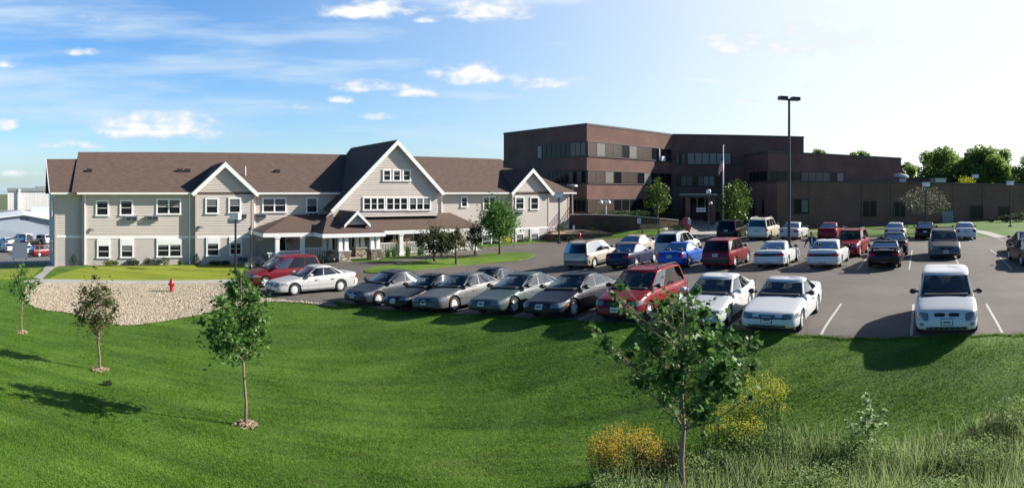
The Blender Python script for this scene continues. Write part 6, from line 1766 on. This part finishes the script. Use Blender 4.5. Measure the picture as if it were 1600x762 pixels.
# wild grass: one mass nobody could count
WG = [at(*q)[:2] for q in ((1150, 13.2), (1215, 13.0), (1300, 12.8), (1420, 12.7), (1500, 12.9), (1580, 13.6), (1660, 14.0), (1700, 12), (1700, 8), (1300, 9.2), (1120, 9.8), (900, 10.2), (930, 11.2), (1080, 11.6))]
def wild(n):
    xs = [p[0] for p in WG]; ys = [p[1] for p in WG]
    x = NR.uniform(min(xs), max(xs), n); y = NR.uniform(min(ys), max(ys), n); k = in_polys(x, y, [WG]); x, y = x[k], y[k]; n = len(x)
    clump = np.sin(x * 2.3 + 1) * np.cos(y * 2.9 + x) * .5 + .5
    h = NR.uniform(.45, 1.15, n) * (.6 + .5 * clump); a = NR.random(n) * 6.28; w = .006
    z = ztv(x, y); lx, ly = NR.normal(0, .22, n) * h, NR.normal(0, .22, n) * h
    V = np.empty((n, 2, 4, 3)); ca, sa = np.cos(a) * w, np.sin(a) * w
    m = np.stack([x + lx * .35, y + ly * .35, z + h * .6], -1); tp = np.stack([x + lx, y + ly, z + h], -1); o_ = np.stack([ca, sa, np.zeros(n)], -1); b0 = np.stack([x, y, z - .03], -1)
    V[:, 0, 0] = b0 - o_; V[:, 0, 1] = b0 + o_; V[:, 0, 2] = m + o_ * .8; V[:, 0, 3] = m - o_ * .8
    V[:, 1, 0] = m - o_ * .8; V[:, 1, 1] = m + o_ * .8; V[:, 1, 2] = tp + o_ * .15; V[:, 1, 3] = tp - o_ * .15
    return V.reshape(-1, 3), (2 * n, 4)
V, nk = wild(34000)
o = np_obj('wild_grass', V, nk, LF_WILD); tag(o, 'tall uncut wild grass along the bottom right', 'wild grass', None, 'stuff')
n = 150000
xs = [p[0] for p in WG]; ys = [p[1] for p in WG]; x = NR.uniform(min(xs), max(xs), n); y = NR.uniform(min(ys), max(ys), n); k = in_polys(x, y, [WG]); x, y = x[k], y[k]
heap = .22 + .75 * np.clip(np.sin(x * 2.1 + 1) * np.cos(y * 2.6 + x * .7) * .5 + .5, 0, 1) ** .8 + .12 * np.sin(x * 7 + y * 5)
C = np.stack([x, y, ztv(x, y) + NR.random(len(x)) ** .45 * heap], -1); V, nk = leaves_np(C, .05, OVAL, .5)
LF_WEED = leaf_mat('leafy weeds', [(.17, .26, .07), (.23, .33, .10), (.30, .39, .15), (.13, .20, .06)], .65, .55)
o = np_obj('weeds', V, nk, LF_WEED); tag(o, 'broad leaved weeds growing among the wild grass', 'weeds', None, 'stuff')
B = onD(1352, 12.6); D = 12.6
tree('sapling', B, 'small pale leaved sapling standing up out of the wild grass', 'sapling', pix_blobs([(1355, 616, 7), (1356, 630, 10), (1358, 645, 12), (1350, 660, 14), (1372, 652, 10), (1382, 645, 7), (1366, 668, 12), (1322, 655, 6), (1330, 668, 7), (1340, 678, 8), (1356, 682, 14), (1385, 660, 6)], D, .15), zpy(612, D), .016, LF_SAP, OVAL, .085, 9000, None, lean=(.03, 0), clear=.05)
B = on(170, 602); 
shrub(168, math.hypot(B.x, B.y), .16, .16, 'little weed tuft in the lawn below the reddening tree', LF_DARK, None, size=.06)
# roof weeds
b = at(1510, 80.5, TOP1)
t = thing('roof_weeds', b, 'yellow green weeds growing on the flat roof by the lamp', 'weeds'); n = 300
C = np.stack([b.x + NR.normal(0, .7, n), b.y + NR.normal(0, .2, n), b.z + np.abs(NR.normal(0, .35, n))], -1); V, nk = leaves_np(C, .25, SLIM, .2, 2); np_obj('foliage', V - np.array(b), nk, LF_YEL, t)
# rockery by the drive
for k, (px, py, s, lb) in enumerate(((404, 413, .75, 'largest pale boulder by the left end of the porch'), (396, 415, .5, 'mid sized boulder leaning on the largest one'), (410, 411.5, .55, 'boulder nearest the porch corner post'), (390, 418, .42, 'small boulder at the lawn side of the pile'), (415, 415, .4, 'small boulder at the drive side of the pile'))):
    p = on(px, py); bm = bmesh.new(); bmesh.ops.create_icosphere(bm, subdivisions=3, radius=s)
    for v in bm.verts:
        f = 1 + .16 * math.sin(v.co.x * 5 / s + k) * math.cos(v.co.y * 4 / s + k * 2) + .1 * math.sin(v.co.z * 6 / s + k); v.co *= f; v.co.z *= .66
    me = bpy.data.meshes.new('boulder'); bm.to_mesh(me); bm.free(); me.materials.append(mat('boulder stone', (.42, .38, .31), .9, var=.25, scale=3, bump=.5)); me.shade_smooth()
    o = bpy.data.objects.new('boulder', me); COL.objects.link(o); o.location = p + Vector((0, 0, s * .35)); o.rotation_euler = (0, 0, k); tag(o, lb, 'boulder', 'boulders by the porch')
p = on(398, 410); mb = MB()
C = np.stack([p.x + NR.normal(0, .6, 220), p.y + NR.normal(0, .3, 220), p.z + NR.uniform(.2, .75, 220)], -1); V, nk = leaves_np(C, .1, DIAM, .5)
t = thing('flower_bed', p, 'red and yellow flowers planted among the boulders', 'flowers'); np_obj('foliage', V - np.array(p), nk, FLOWER, t)

# ------------------------------------------------------------------ lamps, mast, flag, signs
def box_lamp(px, D, ytop, lb, zb=None, s=.42, black=False):
    b = at(px, D); b.z = zt(b.x, b.y) if zb is None else zb; zt_ = zpy(ytop, D)
    t = thing('lamp_post', b, lb, 'lamp post', 'box headed lamp posts')
    m = MB(); m.tube([b - Vector((0, 0, .1)), (b.x, b.y, zt_ - s)], .075, 10); m.box(b.x - .17, b.x + .17, b.y - .17, b.y + .17, b.z - .05, b.z + .12); obj('pole', m, BLACK, t, smooth=40)
    m = MB(); m.box(b.x - s, b.x + s, b.y - s * .8, b.y + s * .8, zt_ - s * 1.5, zt_ - .12); hd_ = obj('lamp_head', m, LAMP, t)
    m = MB(); m.box(b.x - s * 1.08, b.x + s * 1.08, b.y - s * .9, b.y + s * .9, zt_ - .118, zt_ - .02); obj('cap', m, mat('lamp cap', (.5, .5, .5), .5), hd_)
    return t
box_lamp(368, 44.5, 332, 'black post with a white box lamp on the front lawn', s=.32)
b = at(368, 44.5); 
box_lamp(873.5, 58.5, 300, 'black post with a white box lamp at the right end of the house', s=.34)
box_lamp(1447, 64, 284, 'black post with a white box lamp before the crab apple', s=.30)
box_lamp(1524, 90, 272, 'white box lamp rising above the flat roof of the wing', s=.36, zb=TOP1)
box_lamp(1578.5, 74, 282, 'box lamp post in front of the wing at the right', s=.34)
# lantern
b = onD(391.5, 45); t = thing('lantern_post', b, 'black traditional lantern post beside the porch', 'lamp post')
zt_ = zpy(354, 45)
m = MB(); m.lathe([(.12, -.05), (.12, .25), (.06, .4), (.045, zt_ - b.z - .7), (.07, zt_ - b.z - .62), (.04, zt_ - b.z - .55)], 10, b); obj('pole', m, BLACK, t, smooth=40)
m = MB(); m.lathe([(.09, zt_ - b.z - .55), (.17, zt_ - b.z - .2)], 6, b); obj('glass', m, mat('lantern glass', (.3, .3, .28), .2), t)
m = MB(); m.lathe([(.21, zt_ - b.z - .2), (.12, zt_ - b.z - .08), (.03, zt_ - b.z + .03), (.01, zt_ - b.z + .12)], 6, b); obj('roof', m, BLACK, t)
# globe-ish lamps by the entrance
b = onD(1107, 64); t = thing('lamp_post', b, 'dark post with a white round lamp by the entrance sign', 'lamp post', None); zt_ = zpy(296, 64)
m = MB(); m.tube([b, (b.x, b.y, zt_ - .3)], .08, 8); obj('pole', m, BLACK, t)
m = MB(); m.lathe([(.02, -.42), (.22, -.38), (.26, -.15), (.2, .0), (.02, .02)], 12, (b.x, b.y, zt_)); obj('lamp_head', m, LAMP, t, smooth=True)
m = MB(); m.lathe([(.02, -.3), (.17, -.26), (.2, -.1), (.02, .02)], 12, (b.x + .12, b.y - .3, zpy(315, 64))); m.tube([(b.x, b.y, zpy(315, 64) - .1), (b.x + .12, b.y - .3, zpy(315, 64) - .1)], .03, 6); obj('side_lamp', m, LAMP, t, smooth=True)
b = onD(947, 66.2); b.z = -2.5
t = thing('twin_lamp', b, 'white twin headed lamp behind the retaining wall', 'lamp post')
m = MB(); m.tube([b, (b.x, b.y, zpy(313, 66.2))], .06, 8); m.tube([(b.x - .6, b.y, zpy(318, 66.2)), (b.x - .5, b.y, zpy(314, 66.2)), (b.x + .2, b.y, zpy(314, 66.2))], .04, 6); obj('pole', m, LAMP, t)
for s in (-.55, .25):
    m = MB(); m.lathe([(.25, -.22), (.2, .0), (.03, .1)], 10, (b.x + s, b.y, zpy(314, 66.2))); obj('lamp_head', m, LAMP, t, smooth=True)
# disc lamp above the house end
p = at(894, 66.5, zpy(291, 66.5)); m = MB(); m.lathe([(.02, .22), (.55, .12), (.62, 0), (.3, -.2), (.02, -.22)], 14, p); m.tube([(p.x, p.y, p.z), (p.x + .1, p.y, -4)], .07, 8)
tag(obj('lamp_post', m, METAL_GREY, smooth=40), 'grey saucer lamp showing just above the right end of the house eave', 'lamp post')
# tall mast
b = onD(1233, 41.5); t = thing('lamp_mast', b, 'tall dark lamp mast with two flat heads in the car park', 'lamp mast'); zt_ = zpy(153, 41.5)
NAVYM = mat('dark blue mast steel', (.02, .028, .045), .5, .1)
m = MB(); m.tube([b, (b.x, b.y, zt_ - .05)], [.115, .075], 12); obj('pole', m, NAVYM, t, smooth=40)
m = MB(); m.lathe([(.30, -.05), (.30, .65), (.27, .7), (.01, .7)], 18, b); obj('base', m, CONCRETE, t, smooth=40)
m = MB(); m.box(b.x - .35, b.x + .35, b.y - .05, b.y + .05, zt_ - .17, zt_ - .07); obj('arm', m, BLACK, t)
for s in (-1, 1):
    m = MB(); m.box(*sorted((b.x + s * .16, b.x + s * .72)), b.y - .22, b.y + .22, zt_ - .14, zt_ + .08); hd_ = obj('lamp_head', m, BLACK, t)
    m = MB(); m.box(*sorted((b.x + s * .22, b.x + s * .66)), b.y - .17, b.y + .17, zt_ - .155, zt_ - .141); obj('lens', m, LAMP, hd_)
# flag
b = onD(1130, 67); t = thing('flagpole', b, 'pale flagpole in front of the brick building', 'flagpole'); zt_ = zpy(229, 67)
m = MB(); m.tube([b, (b.x, b.y, zt_)], [.09, .05], 10); obj('pole', m, LAMP, t, smooth=True)
m = MB(); m.lathe([(.01, -.12), (.12, 0), (.01, .12)], 10, (b.x, b.y, zt_ + .1)); obj('finial', m, METAL_GREY, t, smooth=True)
fm = MB(); nu, nv = 26, 14
F_R, F_W, F_B = mat('flag red', (.45, .03, .04), .8, trans=.2), mat('flag white', (.7, .7, .7), .8, trans=.2), mat('flag blue', (.03, .05, .20), .8, trans=.2)
Ht, Lf = 1.7, 2.9; ztop = zpy(237, 67)
def fp(u, v):      # limp cloth: the fly end hangs down in folds
    drop = u ** .8
    return (b.x - .07 - .42 * math.sin(u * 1.5) * (.55 + .45 * math.sin(v * 2)) - .04 * math.sin(u * 19), b.y - .1 * math.sin(u * 14 + v * 2), ztop - v * Ht * (1 - .45 * u) - drop * 1.55)
for i in range(nv - 1):
    for j in range(nu):
        a = [fp(j / nu, i / 13), fp((j + 1) / nu, i / 13), fp((j + 1) / nu, (i + 1) / 13), fp(j / nu, (i + 1) / 13)]
        fm.add(a, [(0, 1, 2, 3)], 2 if (i < 7 and j < nu * .4) else (0 if i % 2 == 0 else 1))
st_ = MB()
o = obj('flag', fm, [F_R, F_W, F_B]); tag(o, 'limp striped flag with a blue corner hanging from the pole', 'flag')
# hydrant
b = on(268, 457); t = thing('fire_hydrant', b, 'red fire hydrant standing in the gravel bed', 'fire hydrant')
s = .95
m = MB(); m.lathe([(.16, -.05), (.16, .05), (.115, .07), (.11, .50), (.14, .52), (.14, .56), (.12, .58), (.11, .68), (.06, .76), (.01, .78)], 16, b); obj('barrel', m, RED_PAINT, t, smooth=40)
for (dx, dy, r_) in ((-.2, 0, .06), (.2, 0, .06), (.05, -.2, .075)):
    m = MB(); m.tube([(b.x, b.y, b.z + .45), (b.x + dx, b.y + dy, b.z + .45)], r_, 10); obj('outlet', m, RED_PAINT, t)
m = MB(); m.lathe([(.035, .77), (.035, .85), (.005, .85)], 6, b); obj('nut', m, RED_PAINT, t)
b = onD(905.5, 60.1); t = thing('fire_hydrant', b, 'small red hydrant by the low planter wall', 'fire hydrant')
m = MB(); m.lathe([(.16, -.05), (.14, .08), (.12, .5), (.15, .54), (.12, .68), (.01, .8)], 12, b); obj('barrel', m, RED_PAINT, t, smooth=40)
m = MB(); m.tube([(b.x - .22, b.y, b.z + .45), (b.x + .22, b.y, b.z + .45)], .06, 8); obj('outlet', m, RED_PAINT, t)
# signs on posts
def sign(px, D, py0, py1, wpx, lb, lines=3, post=BLACK, face_m=WHITE):
    b = onD(px, D); t = thing('parking_sign', b, lb, 'sign', 'small white signs by the entrance'); w = wpx * D / 2000; z0, z1 = zpy(py1, D), zpy(py0, D)
    m = MB(); m.tube([b, (b.x, b.y, z1)], .03, 6); obj('post', m, post, t)
    m = MB(); m.box(b.x - w, b.x + w, b.y - .06, b.y - .035, z0, z1); pn = obj('panel', m, face_m, t)
    if lines:
        m = MB()
        for k in range(lines): zz = z1 - (z1 - z0) * (k + .8) / (lines + .6); m.box(b.x - w * .6, b.x + w * .6, b.y - .066, b.y - .061, zz - .03, zz + .03)
        obj('lettering', m, PLATE_INK, pn)
sign(998.5, 62.5, 341, 349, 5.5, 'small white sign with dark lettering before the retaining wall')
sign(1077, 62, 342, 350, 5, 'small white sign beside the red drop box')
sign(896.5, 60.5, 352, 363, 3.2, 'narrow white sign by the lamp post at the house end', 0)
sign(1120, 58.5, 348, 356, 4.5, 'small white sign left of the black minivan')
p = at(1095.5, 69.8); t = thing('entrance_sign', (p.x, p.y, -2.6), 'white lettered sign hanging under the entrance canopy', 'sign')
m = MB(); m.box(p.x - .52, p.x + .52, p.y - .03, p.y + .03, -2.15, -1.72); pn = obj('panel', m, WHITE, t)
m = MB()
for x0, x1 in ((-.42, -.3), (-.27, -.18), (-.15, -.06), (.04, .12), (.15, .25), (.28, .40)): m.box(p.x + x0, p.x + x1, p.y - .037, p.y - .031, -2.02, -1.85)
obj('lettering', m, PLATE_INK, pn)
m = MB()
for s in (-.45, .45): m = MB(); m.tube([(p.x + s, p.y, -1.73), (p.x + s, p.y, -.65)], .015, 5); obj('hanger', m, METAL_GREY, t)
# red drop box
b = onD(1072.5, 62.8); t = thing('drop_box', b, 'red drop box on a stand beside the entrance walk', 'drop box'); m = MB(); m.box(b.x - .3, b.x + .3, b.y - .25, b.y + .25, b.z - .05, b.z + .35); obj('stand', m, mat('red drop box paint', (.42, .04, .06), .5), t)
m = MB(); m.box(b.x - .36, b.x + .36, b.y - .32, b.y + .32, b.z + .352, b.z + 1.25); m.lathe([(.36, 1.25), (.3, 1.42), (.01, 1.5)], 10, b); obj('cabinet', m, mat('red drop box paint', (.42, .04, .06), .5), t)
# bench
b = onD(1016, 61); t = thing('wooden_bench', b, 'brown wooden bench on the grass slope by the retaining wall', 'bench')
for k in range(3):
    m = MB(); m.box(b.x - .95, b.x + .95, b.y - .42 + k * .15, b.y - .29 + k * .15, b.z + .43, b.z + .47); obj('seat_board', m, WOOD, t)
for k in range(3):
    m = MB(); m.box(b.x - .95, b.x + .95, b.y + .05 + k * .03, b.y + .08 + k * .03, b.z + .55 + k * .17, b.z + .69 + k * .17); obj('back_board', m, WOOD, t)
for s in (-.8, .8):
    m = MB(); m.box(b.x + s - .05, b.x + s + .05, b.y - .4, b.y - .32, b.z - .1, b.z + .43); m.box(b.x + s - .05, b.x + s + .05, b.y + .13, b.y + .2, b.z - .1, b.z + 1.0); obj('leg', m, WOOD, t)
b = onD(1045, 61.5); m = MB(); m.box(b.x - .06, b.x + .06, b.y - .06, b.y + .06, b.z - .1, b.z + 1.0); m.box(b.x - .3, b.x + .12, b.y - .08, b.y + .08, b.z + 1.0, b.z + 1.1)
tag(obj('wooden_post', m, WOOD), 'short wooden post with a cross piece right of the bench', 'post')
# blue board in the neighbour lot
b = onD(31, 80); t = thing('notice_board', b, 'blue grey billboard on posts in front of the left car park', 'billboard'); D = math.hypot(b.x, b.y); z1, z0 = zpy(379, D), zpy(404, D)
dd = Vector((math.cos(bear(31)), -math.sin(bear(31)))); F = (Vector(b[:2]), dd, Vector((dd.y, -dd.x)), 0)
m = MB(); fbox(m, F, -.95, .95, z0, z1, -.08, .08); obj('panel', m, mat('blue grey board', (.09, .12, .16), .6), t)
for q0, q1 in ((-.85, -.7), (.7, .85)): m = MB(); fbox(m, F, q0, q1, b.z - .2, z0, -.06, .06); obj('post', m, BLACK, t)

# ------------------------------------------------------------------ the walking person
def person(px, D, lb):
    b = onD(px, D); t = thing('person', b, lb, 'person'); t.rotation_euler = (0, 0, R(-25))
    def skin(name, V, E, rad, m, par, sub=2, scale=1.0):
        me = bpy.data.meshes.new(name); me.from_pydata(V, E, []); me.materials.append(m); o = bpy.data.objects.new(name, me); COL.objects.link(o); o.parent = par
        sk = o.modifiers.new('skin', 'SKIN'); sk.use_smooth_shade = True
        for i, r_ in enumerate(rad): me.skin_vertices[0].data[i].radius = (r_, r_) if not isinstance(r_, tuple) else r_
        me.skin_vertices[0].data[0].use_root = True
        s_ = o.modifiers.new('sub', 'SUBSURF'); s_.levels = sub; s_.render_levels = sub
        return o
    V = [(0, 0, .95), (0, 0, 1.12), (0, 0, 1.34), (0, -.01, 1.46), (0, -.02, 1.53), (0, -.03, 1.63), (0, -.02, 1.70),
         (.10, 0, .90), (.11, -.16, .50), (.11, -.14, .09), (.12, -.28, .04), (-.10, 0, .90), (-.11, .10, .50), (-.11, .26, .12), (-.12, .15, .04),
         (.19, 0, 1.40), (.27, .02, 1.14), (.30, -.10, .92), (.31, -.14, .84), (-.19, 0, 1.40), (-.31, .04, 1.16), (-.42, .02, .94), (-.46, 0, .87)]
    E = [(0, 1), (1, 2), (2, 3), (3, 4), (4, 5), (5, 6), (0, 7), (7, 8), (8, 9), (9, 10), (0, 11), (11, 12), (12, 13), (13, 14), (2, 15), (15, 16), (16, 17), (17, 18), (2, 19), (19, 20), (20, 21), (21, 22)]
    rad = [(.15, .11), (.13, .10), (.16, .11), .06, .055, (.085, .10), (.07, .085), .085, .062, .045, .035, .085, .062, .045, .035, .06, .045, .037, .04, .06, .045, .037, .04]
    for hi_, sx in ((18, 1), (22, -1)):
        bx_, by_, bz_ = V[hi_]
        for k in range(5):
            V.append((bx_ + (k - 2) * .018, by_ - .01, bz_ - .09 + abs(k - 2) * .008 + (.03 if k == 0 else 0))); E.append((hi_, len(V) - 1)); rad.append(.009)
    SKINM = mat('skin', (.42, .25, .18), .6)
    skin('body', V, E, rad, SKINM, t)
    Vj = [(0, 0, .92), (0, 0, 1.12), (0, 0, 1.36), (0, -.005, 1.46), (.19, 0, 1.40), (.27, .02, 1.14), (.30, -.09, .94), (-.19, 0, 1.40), (-.31, .04, 1.16), (-.41, .02, .96)]
    skin('jacket', Vj, [(0, 1), (1, 2), (2, 3), (2, 4), (4, 5), (5, 6), (2, 7), (7, 8), (8, 9)], [(.18, .135), (.165, .13), (.185, .135), .07, .075, .062, .054, .075, .062, .054], mat('dark navy jacket', (.018, .022, .045), .8), t)
    skin('blouse', [(0, -.085, .98), (0, -.085, 1.15), (0, -.06, 1.38)], [(0, 1), (1, 2)], [(.06, .07), (.06, .07), (.05, .05)], mat('light blue shirt', (.25, .42, .70), .8), t)
    Vt = [(0, 0, .94), (.10, 0, .88), (.11, -.16, .50), (.11, -.14, .12), (-.10, 0, .88), (-.11, .10, .50), (-.11, .25, .15)]
    skin('trousers', Vt, [(0, 1), (1, 2), (2, 3), (0, 4), (4, 5), (5, 6)], [(.17, .125), .105, .082, .07, .105, .082, .07], mat('white trousers', (.62, .64, .68), .8), t)
    hm = MB(); hm.lathe([(.01, 1.765), (.07, 1.75), (.105, 1.69), (.11, 1.62), (.095, 1.52), (.07, 1.47)], 14, (0, .015, 0))
    hm2 = MB(); hm2.v = hm.v; keep = [f for f in hm.f if not (sum(hm.v[i][1] for i in f) / 4 < -.035 and sum(hm.v[i][2] for i in f) / 4 < 1.70)]; hm2.f = keep; hm2.m = [0] * len(keep)
    obj('hair', hm2, mat('auburn hair', (.20, .055, .03), .6), t, world=False, smooth=True)
    for s in (-1, 1): f = MB(); f.lathe([(.001, -.012), (.012, 0), (.001, .012)], 8, (s * .034, -.118, 1.64), axis='Y'); obj('eye', f, TRIM, t, world=False)
    f = MB(); f.add([(0, -.155, 1.60), (.016, -.12, 1.595), (-.016, -.12, 1.595), (0, -.12, 1.64)], [(0, 1, 2), (0, 3, 1), (0, 2, 3)]); obj('nose', f, SKINM, t, world=False); f = MB(); f.box(-.025, .025, -.125, -.115, 1.56, 1.567); obj('mouth', f, SKINM, t, world=False)
    for s, (x, y, z) in ((1, (.12, -.22, .03)), (-1, (-.12, .20, .05))):
        m = MB(); m.box(x - .05, x + .05, y - .14, y + .12, z - .03, z + .05); obj('shoe', m, TRIM, t, world=False)
person(1268.5, 39.2, 'person in dark jacket, light blue shirt and white trousers walking through the car park')
